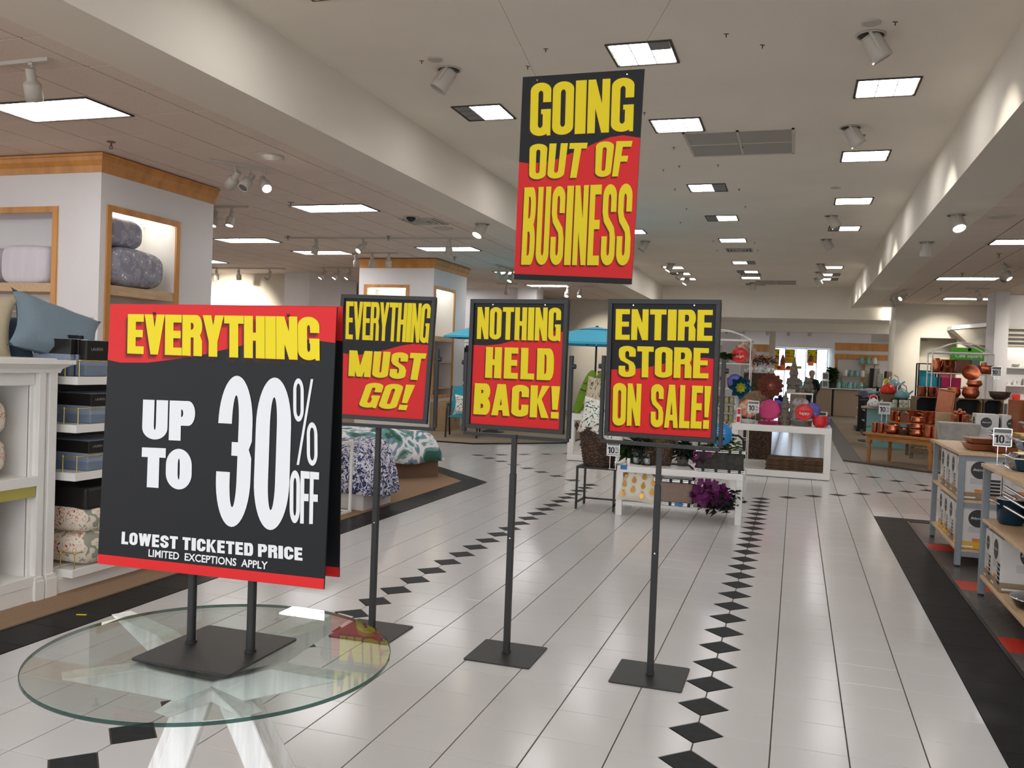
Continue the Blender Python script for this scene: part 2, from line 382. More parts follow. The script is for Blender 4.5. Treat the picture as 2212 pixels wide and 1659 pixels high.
def glyph(c, w, s, b, r):
    if c in ' ': return []
    if c == 'I': return [rect(0, 0, w, 1)]
    if c in 'O0':
        co, sg = ringparts(w, s, b, r); return sum(co, []) + sum(sg, [])
    if c in 'C':
        co, sg = ringparts(w, s, b, r); return sum(co, []) + sg[1] + sg[2] + sg[3] + [rect(w - s, .62, w, 1 - r), rect(w - s, r, w, .38)]
    if c == 'G':
        co, sg = ringparts(w, s, b, r); return sum(co[1:], []) + co[0][:7] + sg[1] + sg[2] + sg[3] + [rect(w - s, .63, w, 1 - r), rect(w - s, 0.05, w, .5), rect(w * .53, .5 - b * .6, w, .5), rect(w - s * .45, 0, w, .2)]
    if c == 'U':
        co, sg = ringparts(w, s, b, r); return co[0] + co[3] + sg[3] + [rect(0, r, s, 1), rect(w - s, r, w, 1)]
    if c == 'S':
        co, sg = ringparts(w, s, b, r)
        P = sum(co, []) + sg[1] + sg[3] + [rect(0, .66, s, 1 - r), rect(w - s, .66, w, 1 - r), rect(0, r, s, .36), rect(w - s, r, w, .34)]
        P += [[(0, .66), (s, .66), (s * 1.15, .60), (s * .3, .54)], [(s * .3, .54), (s * 1.15, .60), (w - s * .3, .47), (w - s * 1.1, .41)], [(w - s * 1.1, .41), (w - s * .3, .47), (w, .34), (w - s, .34)]]
        return P
    if c == '3':
        co, sg = ringparts(w, s, b, r)
        return sum(co, []) + sg[1] + sg[3] + [rect(0, .68, s, 1 - r), rect(0, r, s, .36), rect(w - s, .57, w, 1 - r), rect(w - s, r, w, .46), [(w * .42, .47), (w - s * .3, .47), (w - s * .3, .56), (w * .42, .56)], [(w - s, .46), (w, .46), (w - s * .2, .515), (w - s, .515)], [(w - s, .515), (w - s * .2, .515), (w, .57), (w - s, .57)]]
    if c == 'E': return [rect(0, 0, s, 1), rect(0, 0, w, b), rect(0, 1 - b, w * .98, 1), rect(0, .5 - b * .42, w * .93, .5 + b * .55)]
    if c == 'F': return [rect(0, 0, s, 1), rect(0, 1 - b, w, 1), rect(0, .5 - b * .5, w * .92, .5 + b * .5)]
    if c == 'L': return [rect(0, 0, s, 1), rect(0, 0, w, b)]
    if c == 'T': return [rect(0, 1 - b, w, 1), rect(w / 2 - s / 2, 0, w / 2 + s / 2, 1)]
    if c == 'H': return [rect(0, 0, s, 1), rect(w - s, 0, w, 1), rect(0, .5 - b * .45, w, .5 + b * .55)]
    if c == 'D': return [rect(0, 0, s, 1)] + bowl(s, 0, w, 1, s, b, w * .5)
    if c == 'P': return [rect(0, 0, s, 1)] + bowl(s, .38, w, 1, s, b * .9, w * .45)
    if c == 'B': return [rect(0, 0, s, 1)] + bowl(s, 0, w, .55, s, b, w * .35) + bowl(s, .48, w * .97, 1, s, b, w * .35)
    if c == 'R': return [rect(0, 0, s, 1)] + bowl(s, .45, w, 1, s, b, w * .35) + [[(w - s, 0), (w, 0), (w, .38), (w - s, .45)], [(w - s, .40), (w, .36), (w * .9, .5), (w - s, .52)]]
    if c == 'N': return [rect(0, 0, s * .92, 1), rect(w - s * .92, 0, w, 1), [(0, 1), (s * .9, 1), (w, 0), (w - s * .9, 0)]]
    if c == 'M': return [rect(0, 0, s * .95, 1), rect(w - s * .95, 0, w, 1), [(s * .1, 1), (s * 1.1, 1), (w / 2 + s * .4, 0), (w / 2 - s * .4, 0)], [(w - s * 1.1, 1), (w - s * .1, 1), (w / 2 + s * .4, 0), (w / 2 - s * .4, 0)]]
    if c == 'W': return [[(0, 1), (s, 1), (w * .33 + s * .3, 0), (w * .33 - s * .6, 0)], [(w / 2 - s * .45, 1), (w / 2 + s * .45, 1), (w * .33 + s * .3, 0), (w * .33 - s * .5, 0)], [(w / 2 - s * .45, 1), (w / 2 + s * .45, 1), (w * .67 + s * .5, 0), (w * .67 - s * .3, 0)], [(w - s, 1), (w, 1), (w * .67 + s * .6, 0), (w * .67 - s * .3, 0)]]
    if c == 'V': return [[(0, 1), (s, 1), (w / 2 + s * .45, 0), (w / 2 - s * .45, 0)], [(w - s, 1), (w, 1), (w / 2 + s * .45, 0), (w / 2 - s * .45, 0)]]
    if c == 'A': return [[(w / 2 - s * .6, 1), (w / 2 + s * .3, 1), (s * .95, 0), (0, 0)], [(w / 2 - s * .3, 1), (w / 2 + s * .6, 1), (w, 0), (w - s * .95, 0)], rect(s * .7, .17, w - s * .7, .17 + b * .8)]
    if c == 'Y': return [[(0, 1), (s, 1), (w / 2 + s * .3, .42), (w / 2 - s * .5, .36)], [(w - s, 1), (w, 1), (w / 2 + s * .5, .36), (w / 2 - s * .3, .42)], rect(w / 2 - s / 2, 0, w / 2 + s / 2, .45)]
    if c == 'K': return [rect(0, 0, s, 1), [(w - s * 1.05, 1), (w - s * .02, 1), (s * 1.35, .5), (s * .8, .42)], [(s * .9, .56), (s * 1.5, .62), (w, 0), (w - s * 1.05, 0)]]
    if c == 'X': return [[(0, 1), (s, 1), (w, 0), (w - s, 0)], [(w - s, 1), (w, 1), (s, 0), (0, 0)]]
    if c == '!': return [[(0, 1), (w, 1), (w * .8, .27), (w * .2, .27)], rect(w * .05, 0, w * .95, .2)]
    if c == '1': return [rect(w - s * 1.1, 0, w, 1), [(0, .84), (w - s * 1.1, .84), (w - s * .9, 1), (w - s * 1.1, 1)], [(0, .70), (w - s, .74), (w - s, .84), (0, .84)]]
    if c == '%':
        P = []
        for dx, y0, y1 in ((0, .5, 1), (w * .56, 0, .5)):
            co, sg = ringparts(w * .44, s * .55, b * .5, r * .5, y0, y1, r * .25)
            P += [[(x + dx, y) for x, y in q] for q in sum(co, []) + sum(sg, [])]
        P.append([(w * .74, 1), (w * .84, 1), (w * .24, 0), (w * .14, 0)])
        return P
    return [rect(0, 0, w, 1)]
def lay(text, stem=0.39, b=0.17, r=0.13, gap=0.07):
    P = []; x = 0
    for c in text:
        gw = GW.get(c, 1.0)
        for q in glyph(c, gw, stem, b, r): P.append([(px + x, py) for px, py in q])
        x += gw + (gap if c != ' ' else 0)
    x -= gap
    return [[(px / x, py) for px, py in q] for q in P]
def word(mb, text, quad, W, H, y, dx=0.0, dz=0.0, **k):
    """quad of (u,v) corners TL TR BR BL on a board W x H centred at the origin in the x-z plane, facing -y"""
    (a, b_), (c, d), (e, f), (g, h) = quad
    V2 = []; F2 = []
    for q in lay(text, **k):
        vs = []
        for u, t in q:
            t2 = 1 - t
            U = (a * (1 - u) + c * u) * (1 - t2) + (g * (1 - u) + e * u) * t2
            V = (b_ * (1 - u) + d * u) * (1 - t2) + (h * (1 - u) + f * u) * t2
            vs.append(((U - .5) * W + dx, (.5 - V) * H + dz))
        ar = sum(vs[i][0] * vs[(i + 1) % len(vs)][1] - vs[(i + 1) % len(vs)][0] * vs[i][1] for i in range(len(vs)))
        if abs(ar) < 1e-12: continue
        if ar < 0: vs.reverse()
        F2.append(list(range(len(V2), len(V2) + len(vs)))); V2 += [Vector(p) for p in vs]
    # one clean flat outline: overlapping strokes are merged
    ov, oe, of, _, _, orf = delaunay_2d_cdt(V2, [], F2, 0, 1e-7)
    keep = [t for t, src in zip(of, orf) if src]
    mb.add([(p.x, y, p.y) for p in ov], [tuple(t) for t in keep])
    return mb
def sh_mat():
    if 'print_shadow' in MATS: return MATS['print_shadow']
    m = bpy.data.materials.new('print_shadow'); m.use_nodes = True; b = m.node_tree.nodes['Principled BSDF']
    b.inputs['Base Color'].default_value = (*srgb(60, 8, 8), 1); b.inputs['Alpha'].default_value = 0.22; b.inputs['Roughness'].default_value = 0.5
    MATS['print_shadow'] = m; return m
def art(parent, W, H, wave, words, x0=0.0, x1=1.0, bottom=1.0, invert=False, colour=None, shade=True):
    """red field below (or above) a wavy line, then yellow words over a printed drop shadow"""
    f = MB()
    pts = [(max(x0, min(x1, u)), v) for u, v in wave]
    pts[0] = (x0, pts[0][1]); pts[-1] = (x1, pts[-1][1])
    fine = []
    for a, b_ in zip(pts, pts[1:]):
        for k in range(3): fine.append((a[0] + (b_[0] - a[0]) * k / 3, a[1] + (b_[1] - a[1]) * k / 3))
    fine.append(pts[-1])
    for (u0, v0), (u1, v1) in zip(fine, fine[1:]):
        va, vb = (v0, bottom) if not invert else (0.0, v0); vc, vd = (v1, bottom) if not invert else (0.0, v1)
        f.add([((u0 - .5) * W, -.0023, (.5 - vb) * H), ((u1 - .5) * W, -.0023, (.5 - vd) * H), ((u1 - .5) * W, -.0023, (.5 - vc) * H), ((u0 - .5) * W, -.0023, (.5 - va) * H)], [(0, 1, 2, 3)])
    f.build('printed_field', sign_r, parent)
    if shade:
        for i in range(4):
            sh = MB()
            for t, q, k in words: word(sh, t, q, W, H, -.0025 - i * .0002, dx=-.0025 - i * .0022, dz=-.004 - .003 * i, **k)
            sh.build('printed_shadow', sh_mat(), parent)
    for t, q, k in words:
        word(MB(), t, q, W, H, -.0036, **k).build('lettering', colour or sign_y, parent)
# ================================================================== FLOOR
T = 0.3048
ZC, ZS = 4.35, 3.70            # coffer ceiling, tiled ceiling and soffit
XL, XR = -4.10, 1.90           # coffer sides
nodes = set()
for r in range(-10, 26): nodes.add((0, r)); nodes.add((-7, r))
for r in range(41, 92): nodes.add((0, r)); nodes.add((-7, r))
for k in range(0, 9):
    nodes.add((k, 25 + k)); nodes.add((k, 41 - k)); nodes.add((-7 - k, 25 + k)); nodes.add((-7 - k, 41 - k))
CUT = 0.37 * T
def white(i, j):
    x, y = i + .5, j + .5
    if x < -11:
        if y < 23.2 + min(6.4, (-11 - x)) - .8: return False
        if x < -12.8 and y > 43.4 - min(4.9, (-12.8 - x)) + .8: return False
    if x > 4:
        if y < 22.8 - .5: return False
        if y > 43.6 - min(7.8, (x - 4)) + .8: return False
    return True
floor = MB(); floor.box(-24, -8, -0.06, 14, 46, -0.004)
floor_o = struct(floor.build('floor', grout))
def tile_pts(i, j):
    gx, gy = .0028, .0016
    x0, x1, y0, y1 = i * T + gx, (i + 1) * T - gx, j * T + gy, (j + 1) * T - gy
    c = CUT + .003; P = []
    P += [(x0 + c, y0), (x0, y0 + c)][::-1] if (i, j) in nodes else [(x0, y0)]
    P += [(x1 - c, y0), (x1, y0 + c)] if (i + 1, j) in nodes else [(x1, y0)]
    P += [(x1, y1 - c), (x1 - c, y1)] if (i + 1, j + 1) in nodes else [(x1, y1)]
    P += [(x0 + c, y1), (x0, y1 - c)] if (i, j + 1) in nodes else [(x0, y1)]
    return P
def slab_tile(mb, P, top=0.0, bv=.0015):
    cx = sum(p[0] for p in P) / len(P); cy = sum(p[1] for p in P) / len(P); n = len(P)
    ins = []
    for x, y in P:
        d = math.hypot(x - cx, y - cy); k = 1 - bv * 1.3 / d
        ins.append((cx + (x - cx) * k, cy + (y - cy) * k))
    vs = [(x, y, -.006) for x, y in P] + [(x, y, top - bv * .6) for x, y in P] + [(x, y, top) for x, y in ins]
    fs = [(i, (i + 1) % n, n + (i + 1) % n, n + i) for i in range(n)] + [(n + i, n + (i + 1) % n, 2 * n + (i + 1) % n, 2 * n + i) for i in range(n)] + [tuple(range(2 * n, 3 * n))]
    mb.add(vs, fs)
def pxof(x, y, z=0.0):
    c = M3 @ (Vector((x, y, z)) - CAM)
    return (1106 + FPX * c.x / c.z, 829.5 + FPX * c.y / c.z) if c.z > .3 else (9e9, 9e9)
def seen(x, y, z=0.0, m=60):
    p = pxof(x, y, z); return -m < p[0] < 2212 + m and -m < p[1] < 1659 + m
cells = [(i, j) for i in range(-60, 14) for j in range(-12, 120) if white(i, j)]
cand = [(i, j) for i, j in cells if seen((i + .5) * T, (j + .5) * T) and j < 100]
cand.sort(key=lambda c: (c[0] * T - CAM.x) ** 2 + (c[1] * T - CAM.y) ** 2)
single = set(cand[:300])
for i, j in cand[:300]:
    m = MB(); slab_tile(m, tile_pts(i, j)); m.build('floor_tile', tile_w, floor_o)
rest = MB()
for i, j in cells:
    if (i, j) not in single: slab_tile(rest, tile_pts(i, j))
o = rest.build('floor_tile_far', tile_w, floor_o); o['kind'] = 'stuff'
dm = MB(); d = CUT - .002
slab_tile(dm, [(-d, 0), (0, -d), (d, 0), (0, d)]); dme = dm.mesh('diamond_tile'); dme.materials.append(tile_k)
for (k, r) in sorted(nodes, key=lambda n: n[1]):
    if seen(k * T, r * T, m=120) and r < 45: inst(dme, 'diamond_tile', floor_o, (k * T, r * T, 0))
far = MB()
for (k, r) in nodes:
    if not (seen(k * T, r * T, m=120) and r < 45): slab_tile(far, [(k * T - d, r * T), (k * T, r * T - d), (k * T + d, r * T), (k * T, r * T + d)])
far.build('diamond_tile_far', tile_k, floor_o)['kind'] = 'stuff'
# black borders: tiles one by one
for j in range(-4, 23):
    m = MB(); slab_tile(m, [(-12 * T, j * T + .001), (-11 * T - .001, j * T + .001), (-11 * T - .001, (j + 1) * T - .001), (-12 * T, (j + 1) * T - .001)], .003); m.build('border_tile', tile_b, floor_o)
tip = Vector((-3.357, 7.09)); dg = Vector((-.7071, .7071))
m = MB(); slab_tile(m, [(-12 * T, 23 * T), (-11 * T, 23 * T), (tip.x, tip.y), (-12 * T, tip.y - .13)], .003); m.build('border_tile', tile_b, floor_o)
nrm = Vector((-.7071, -.7071))
for k in range(6):
    a = tip + dg * (k * T); b = tip + dg * ((k + 1) * T - .002)
    m = MB(); slab_tile(m, [(a + nrm * T).to_tuple(), a.to_tuple(), b.to_tuple(), (b + nrm * T).to_tuple()], .0032); m.build('border_tile', tile_b, floor_o)
YR = 22.8 * T
for j in range(-6, 22):
    m = MB(); slab_tile(m, [(4 * T, j * T + .001), (1.527, j * T + .001), (1.527, (j + 1) * T - .001), (4 * T, (j + 1) * T - .001)], .003); m.build('border_tile', tile_b, floor_o)
m = MB(); slab_tile(m, [(4 * T, 22 * T), (1.527, 22 * T), (1.527, YR), (4 * T, YR)], .003); m.build('border_tile', tile_b, floor_o)
for k in range(12):
    x = 1.53 + k * T
    m = MB(); slab_tile(m, [(x, YR - .21), (x + T - .002, YR - .21), (x + T - .002, YR), (x, YR)], .003); m.build('border_tile', tile_b, floor_o)
# raised metal edge strip and grey / red tiled display pad on the right
m = MB(); m.box(1.527, -3, 0, 1.552, 6.745, .009); m.box(1.552, 6.72, 0, 5, 6.745, .009); struct(m.build('trim_1', mat('edge_strip', srgb(52, 52, 52), .25, .5)))
reds = set()
for a, b in ((2001, 1131), (2021, 1186), (2085, 1272), (2135, 1276), (2188, 1395), (2190, 1400)):
    p = atz(a, b); reds.add((int((p.x - 1.552) // T), int(p.y // T)))
for i in range(0, 11):
    for j in range(-6, 22):
        m = MB(); slab_tile(m, [(1.552 + i * T, j * T + .001), (1.552 + (i + 1) * T - .002, j * T + .001), (1.552 + (i + 1) * T - .002, (j + 1) * T - .001), (1.552 + i * T, (j + 1) * T - .001)], .004)
        if i < 3 and j > -4: m.build('pad_tile', red_tile if (i, j) in reds else grey_tile, floor_o)
        else:
            if 'padrest' not in globals(): padrest = MB()
            padrest.add(m.v, m.f)
padrest.build('pad_tile_rest', grey_tile, floor_o)['kind'] = 'stuff'
# carpets
c = MB(); c.prism([(-24, -8), (-12 * T, -8), (-12 * T, tip.y - .13), (-12 * T - .9, tip.y - .13 + .9), (-5.5, 8.8), (-24, 8.8)], 0, .010); struct(c.build('floor', carpet))
c = MB(); c.prism([(-24, 11.78), (-5.3, 11.78), (-3.9, 13.2), (-3.9, 24.8), (-24, 24.8)], 0, .012); struct(c.build('floor', carpet2))
c = MB(); c.prism([(-24, 11.72), (-5.27, 11.72), (-3.84, 13.17), (-3.84, 24.8), (-3.9, 24.8), (-3.9, 13.2), (-5.3, 11.78), (-24, 11.78)], 0, .02); struct(c.build('trim_2', tile_b))
c = MB(); c.prism([(1.53, 13.25), (2.42, 12.36), (14, 12.36), (14, 40), (1.56, 40)], 0, .012); struct(c.build('floor', carpet2))
c = MB(); c.prism([(1.20, 13.30), (1.53, 13.25), (1.56, 40), (1.20, 40)], 0, .008); struct(c.build('floor', carpet_dk))
c = MB(); c.prism([(1.20, 13.30), (2.38, 12.22), (14, 12.22), (14, 12.36), (2.42, 12.36), (1.50, 13.28)], 0, .02); struct(c.build('trim_3', mat('brown_edge', srgb(74, 60, 48), .6)))

# ================================================================== CEILING
def plank(name, b, m): mb = MB(); mb.box(*b); return struct(mb.build(name, m))
plank('ceiling', (XL, -5, ZC, XR, 26.6, ZC + .1), ceil_paint)
m = MB(); m.box(XL - .63, -5, ZS - .012, XL, 26.6, ZS + .03); m.box(XL - .04, -5, ZS + .03, XL, 26.6, ZC); struct(m.build('ceiling_beam', soff_paint))
m = MB(); m.box(XR, -5, ZS - .012, XR + .66, 26.6, ZS + .03); m.box(XR, -5, ZS + .03, XR + .04, 26.6, ZC); struct(m.build('ceiling_beam', soff_paint))
# end of the coffer: stepped fascia
m = MB(); m.box(XL, 26.6, 4.05, XR, 26.75, ZC); m.box(XL - .7, 26.0, 3.32, 2.75, 26.6, 4.05) if False else None
m.box(XL - 3, 26.62, 3.32, 3.4, 26.9, 4.06); m.box(XL - 3, 26.9, 3.32, 3.4, 29.2, 3.40); m.box(XL - 3, 29.2, 3.0, 3.4, 29.3, 3.40); struct(m.build('ceiling_beam', soff_paint))
plank('ceiling', (-10, 29.3, 3.25, 10, 46, 3.35), acoustic)
for side, xa, xb in (('left', -24, XL - .63), ('right', XR + .66, 10)):
    g = plank('ceiling', (xa, -5, ZS + .008, xb, 26.7, ZS + .06), tbar)
    n0 = int(math.floor((xb - xa) / .6096)) + 1
    tl = []
    for a in range(n0):
        for b in range(-11, 44):
            if side == 'left': x1 = xb - .24 - a * .6096 + .6096; x0 = x1 - .6096
            else: x0 = xb * 0 + (XR + .66) + .56 + (a - 1) * .6096; x1 = x0 + .6096
            y0 = 1.99 + b * .6155; y1 = y0 + .6155
            x0 = max(x0, xa); x1 = min(x1, xb)
            if x1 - x0 < .05 or y0 > 26: continue
            tl.append((x0, y0, x1, y1))
    tl.sort(key=lambda q: ((q[0] + q[2]) / 2 - CAM.x) ** 2 + ((q[1] + q[3]) / 2 - CAM.y) ** 2 + (0 if seen((q[0] + q[2]) / 2, (q[1] + q[3]) / 2, ZS, 20) else 1e6))
    rest = MB()
    for k, q in enumerate(tl):
        mb = MB() if k < 150 else rest
        gx, gy = .008, .0075
        b_ = (q[0] + gx, q[1] + gy, q[2] - gx, q[3] - gy)
        e = .0015
        mb.add([(b_[0], b_[1], ZS + .008), (b_[2], b_[1], ZS + .008), (b_[2], b_[3], ZS + .008), (b_[0], b_[3], ZS + .008), (b_[0] + e, b_[1] + e, ZS), (b_[2] - e, b_[1] + e, ZS), (b_[2] - e, b_[3] - e, ZS), (b_[0] + e, b_[3] - e, ZS)],
               [(4, 7, 6, 5), (0, 4, 5, 1), (1, 5, 6, 2), (2, 6, 7, 3), (3, 7, 4, 0)])
        if k < 150: mb.build('ceiling_tile', acoustic, g)
    rest.build('ceiling_tile_far', acoustic, g)['kind'] = 'stuff'

# ================================================================== OUTER WALLS
plank('wall_left', (-16.2, 17.5, 0, -12.7, 17.7, 2.5), wall_w)
m = MB(); m.box(-16.2, 17.3, 2.75, -12.7, 17.6, ZS); struct(m.build('wall_left', wall_p))
plank('wall_left', (-12.7, 16.9, 0, -11.95, 19.5, ZS), wall_w)
plank('wall_left', (-24.2, -8, 0, -24, 26, ZC), wall_p)
plank('wall_left', (-12.0, 21.2, 0, -7.4, 21.4, ZS), wall_w)
plank('trim_4', (-11.95, 20.6, 2.9, -10.2, 21.2, ZS), wall_p)
plank('column', (-7.42, 20.75, 0, -6.85, 21.45, ZS), wall_w)
plank('wall_back', (-7.4, 24.8, 0, -4.15, 25.0, ZS + .3), wall_p)
plank('wall_back', (-24, 24.9, 0, -7.4, 25.1, ZS), wall_p)
plank('wall_right', (3.06, 24.8, 0, 3.75, 25.0, ZS + .3), wall_p)
plank('wall_right', (4.75, 24.8, 0, 6.0, 25.0, ZS + .3), wall_p)
plank('wall_right', (3.75, 24.8, 2.72, 4.75, 25.0, ZS + .3), wall_p)
plank('wall_right', (3.06, 25.0, 0, 3.22, 26.6, ZS + .3), wall_p)
plank('column', (4.82, 20.2, 0, 5.12, 21.2, ZS), wall_w)
plank('wall_right', (10, -8, 0, 10.2, 26, ZC), wall_p)
plank('wall_back', (-24, 26.9, 3.3, XL - .7, 27.1, ZC), wall_p)
plank('wall_back', (3.4, 26.9, 0, 12, 27.1, ZC), wall_p)
# ================================================================== CEILING LIGHTS
def troffer(x, y, z, sx, sy, nx, ny, label, group, off=(), m_on=None, yaw=0):
    t = thing('ceiling_light', label, 'ceiling light', (x, y, z), (0, 0, yaw), group)
    fr = MB(); a, b = sx / 2, sy / 2; e = .02
    for q in ((-a, -b, a, -b + e), (-a, b - e, a, b), (-a, -b + e, -a + e, b - e), (a - e, -b + e, a, b - e)): fr.box(q[0], q[1], -.012, q[2], q[3], .0)
    fr.build('frame', mat('troffer_frame', srgb(60, 54, 48), .6), t)
    lou = MB(); on = MB(); dk = MB(); cw = (sx - .06) / nx; ch = (sy - .04) / ny
    for i in range(nx):
        for j in range(ny):
            x0 = -a + .03 + i * cw; y0 = -b + .02 + j * ch
            (dk if i in off or (i, j) in off else on).box(x0 + .004, y0 + .004, -.006, x0 + cw - .004, y0 + ch - .004, -.002)
    for i in range(1, nx): lou.box(-a + .03 + i * cw - .004, -b + .02, -.010, -a + .03 + i * cw + .004, b - .02, -.002)
    for j in range(1, ny): lou.box(-a + .03, -b + .02 + j * ch - .004, -.0105, a - .03, -b + .02 + j * ch + .004, -.002)
    on.build('lit_lens', m_on or lens, t)
    if dk.v: dk.build('dark_lens', lens_off, t)
    lou.build('louvre', mat('louvre', srgb(120, 120, 126), .4), t)
    return t
G1 = 'recessed square lights of the smooth ceiling'
mid_y = [4.39, 6.78, 10.37, 13.17, 16.03, 20.03, 22.2, 23.86]
offs = [((2, 0),), (), (2,), (0,), (), (2,), (0,), ()]
for k, y in enumerate(mid_y):
    troffer(-1.09, y, ZC, .58, .58, 3, 3, NTH[k] + ' square light, counting from the front, in the middle row of the smooth ceiling', G1, offs[k])
for k, y in enumerate([-1.2, 1.8, 5.79, 8.62, 11.71, 14.53, 21.02, 22.84, 24.12]):
    troffer(1.05 if k < 4 else 1.09, y, ZC, .58, .58, 3, 3, (NTH[k]) + ' square light, counting from the front, in the right row of the smooth ceiling', G1, {5: (0,), 7: (2,), 8: (2,)}.get(k, ()))
for k, y in enumerate([-1.0, 2.4, 5.89, 8.75, 11.7, 14.67, 21.2, 22.8, 24.3]):
    troffer(-3.14 if k < 3 else -3.05, y, ZC, .58, .58, 3, 3, (NTH[k]) + ' square light, counting from the front, in the left row of the smooth ceiling', G1, {2: (0,), 7: (0,)}.get(k, ()))
for k, y in enumerate([-4.2, -1.5]): troffer(-1.09, y, ZC, .58, .58, 3, 3, 'square light over the entrance, ' + ('behind' if k == 0 else 'nearest to') + ' the viewer', G1)
G2 = 'oblong lights of the tiled left ceiling'
left = [((-6.2, 2.93), 'with a spotlight in front of it, nearest'), ((-6.19, 7.98), 'between the near wood crown and the beam'),
        ((-9.85, 11.1), 'beyond the wood crown, above the unlit spotlight row'), ((-9.25, 12.9), 'behind the turned-off spotlight over the entrance sign'),
        ((-6.2, 12.4), 'just in front of the second wood-crowned display')]
for k, ((x, y), l) in enumerate(left):
    troffer(x, y, ZS, 1.19, .59, 4, 2, 'oblong light in the left tiled ceiling ' + l, G2, m_on=lens2 if k > 1 else lens)
for k, (x, y) in enumerate([(-10.5, 6.0), (-10.5, 1.0), (-7.5, -2.0), (-13.5, 10.5), (-13.5, 14.5), (-12, 4), (-8.6, 17.0), (-6.1, 16.7), (-6.3, 20.0), (-9.5, 20.2)]):
    troffer(x, y, ZS, 1.19, .59, 4, 2, 'oblong light deeper in the left tiled ceiling, ' + NTH[k] + ' of that scatter', G2, m_on=lens2)
G3 = 'oblong lights of the tiled right ceiling'
for k, ((x, y), l) in enumerate([((3.73, 11.86), 'cut by the right edge of the photo'), ((3.72, 17.4), 'above the shelf wall, behind a sprinkler'), ((3.9, 7.0), 'over the cookware shelves'), ((3.9, 2.0), 'over the entrance end of the cookware aisle'),
                                 ((6.9, 12), 'far out over the china department'), ((6.9, 18), 'over the lit shelf wall'), ((6.9, 5), 'over the near right corner'), ((4.6, 22.6), 'seen end-on by the leaning spotlight')]):
    troffer(x, y, ZS, 1.19, .59, 4, 2, 'oblong light in the right tiled ceiling ' + l, G3, m_on=lens2)
for k, (x, y) in enumerate([(2.2, 33.0), (-1.5, 34), (-5.0, 33), (1.0, 38), (-3.5, 38)]):
    troffer(x, y, 3.25, 1.19, .3, 4, 1, 'long light in the low ceiling beyond the coffer, ' + NTH[k] + ' of its row', 'lights of the low far ceiling', m_on=lens2)
# tilted recessed cans
def can(x, y, z, label, tilt=(.5, 0), lit=False, s=1.0, group='recessed tilting spotlights', power=0, target=None):
    t = thing('recessed_spotlight', label, 'spotlight', (x, y, z), 0, group)
    m = MB(); m.lathe([(.085, -.002), (.118, -.004), (.12, -.010), (.105, -.012)], n=20, caps=False); m.build('trim_ring', fix_w, t)
    m = MB(); m.lathe([(.0001, -.004), (.1, -.0045)], n=20); m.build('dark_opening', fix_d, t)
    hd = MB(); hd.lathe([(.0001, .03), (.07, .03), (.082, .0), (.088, -.16), (.088, -.20), (.078, -.20), (.076, -.17), (.0001, -.16)], n=18)
    h = hd.build('spot_head', fix_w, t, loc=(0, 0, -.03), rot=(tilt[0], tilt[1], 0))
    f = MB(); f.lathe([(.0001, -.183), (.076, -.184)], n=16); f.build('lamp_face', lamp if lit else lamp_off, h)
    a = MB(); a.box(-.012, -.092, -.13, .012, -.088, .06); a.build('bracket', fix_w, h)
    if power:
        l = bpy.data.lights.new('spot_beam', 'SPOT'); l.energy = power; l.spot_size = 1.0; l.spot_blend = .7; l.color = (1, .93, .82); l.shadow_soft_size = .04
        lo = bpy.data.objects.new('spot_beam', l); COL.objects.link(lo); p = Vector((x, y, z - .25)); lo.location = p
        lo.rotation_euler = (Vector(target) - p).to_track_quat('-Z', 'Y').to_euler()
    return t
for k, y in enumerate([4.34, 7.2, 13.09, 15.98, 20.3, 22.2, 23.9]):
    can(.80, y, ZC, NTH[k] + ' tilted recessed spotlight, from the front, in the right row of the smooth ceiling', (.15, -.55), lit=k in (2, 4, 6), power=80, target=(1.9, y + .35, 3.35))
for k, y in enumerate([4.44, 7.4, 10.4, 16.08, 20.3, 22.4, 24.0]):
    can(-2.98, y, ZC, NTH[k] + ' tilted recessed spotlight, from the front, in the left row of the smooth ceiling', (-.2, .5), lit=k in (4, 6), power=3, target=(-4.1, y + .2, 3.3))
can(-1.09, 25.3, ZC, 'small recessed spotlight in the centre before the end fascia of the smooth ceiling', (.4, 0))
can(-4.43, 9.47, ZS - .012, 'glowing recessed spotlight in the left white beam', (-.5, .3), lit=True)
can(2.23, 9.25, ZS - .012, 'glowing recessed spotlight in the right white beam', (-.55, -.2), lit=True)
can(2.20, 11.74, ZS - .012, 'unlit recessed spotlight in the right white beam behind the glowing one', (.2, 0))
# track heads
def head(parent, x, y, z, lit, pitch, yaw, style=0):
    """one swivelling head hung from a track at x,y,z"""
    h = MB(); h.tube((0, 0, 0), (0, 0, -.06), .012); h.box(-.02, -.02, -.02, .02, .02, .006)
    b = MB(); b.tube((0, 0, .09), (0, 0, 0), .036, 12); b.tube((0, 0, 0), (0, 0, -.02), .036, 14, r2=.058); b.lathe([(.058, -.02), (.064, -.03), (.064, -.15), (.052, -.15), (.05, -.13)], n=14)
    t = h.build('swivel_arm', fix_w, parent, loc=(x, y, z))
    bo = b.build('lamp_head', fix_w, t, loc=(0, 0, -.13), rot=(pitch, 0, yaw))
    f = MB(); f.lathe([(.0001, -.142), (.055, -.142)], n=14)
    fo = f.build('lamp_face', lamp if lit else lamp_off, parent)
    fo.matrix_local = Matrix.Translation((x, y, z - .13)) @ Euler((pitch, 0, yaw)).to_matrix().to_4x4()
    return bo
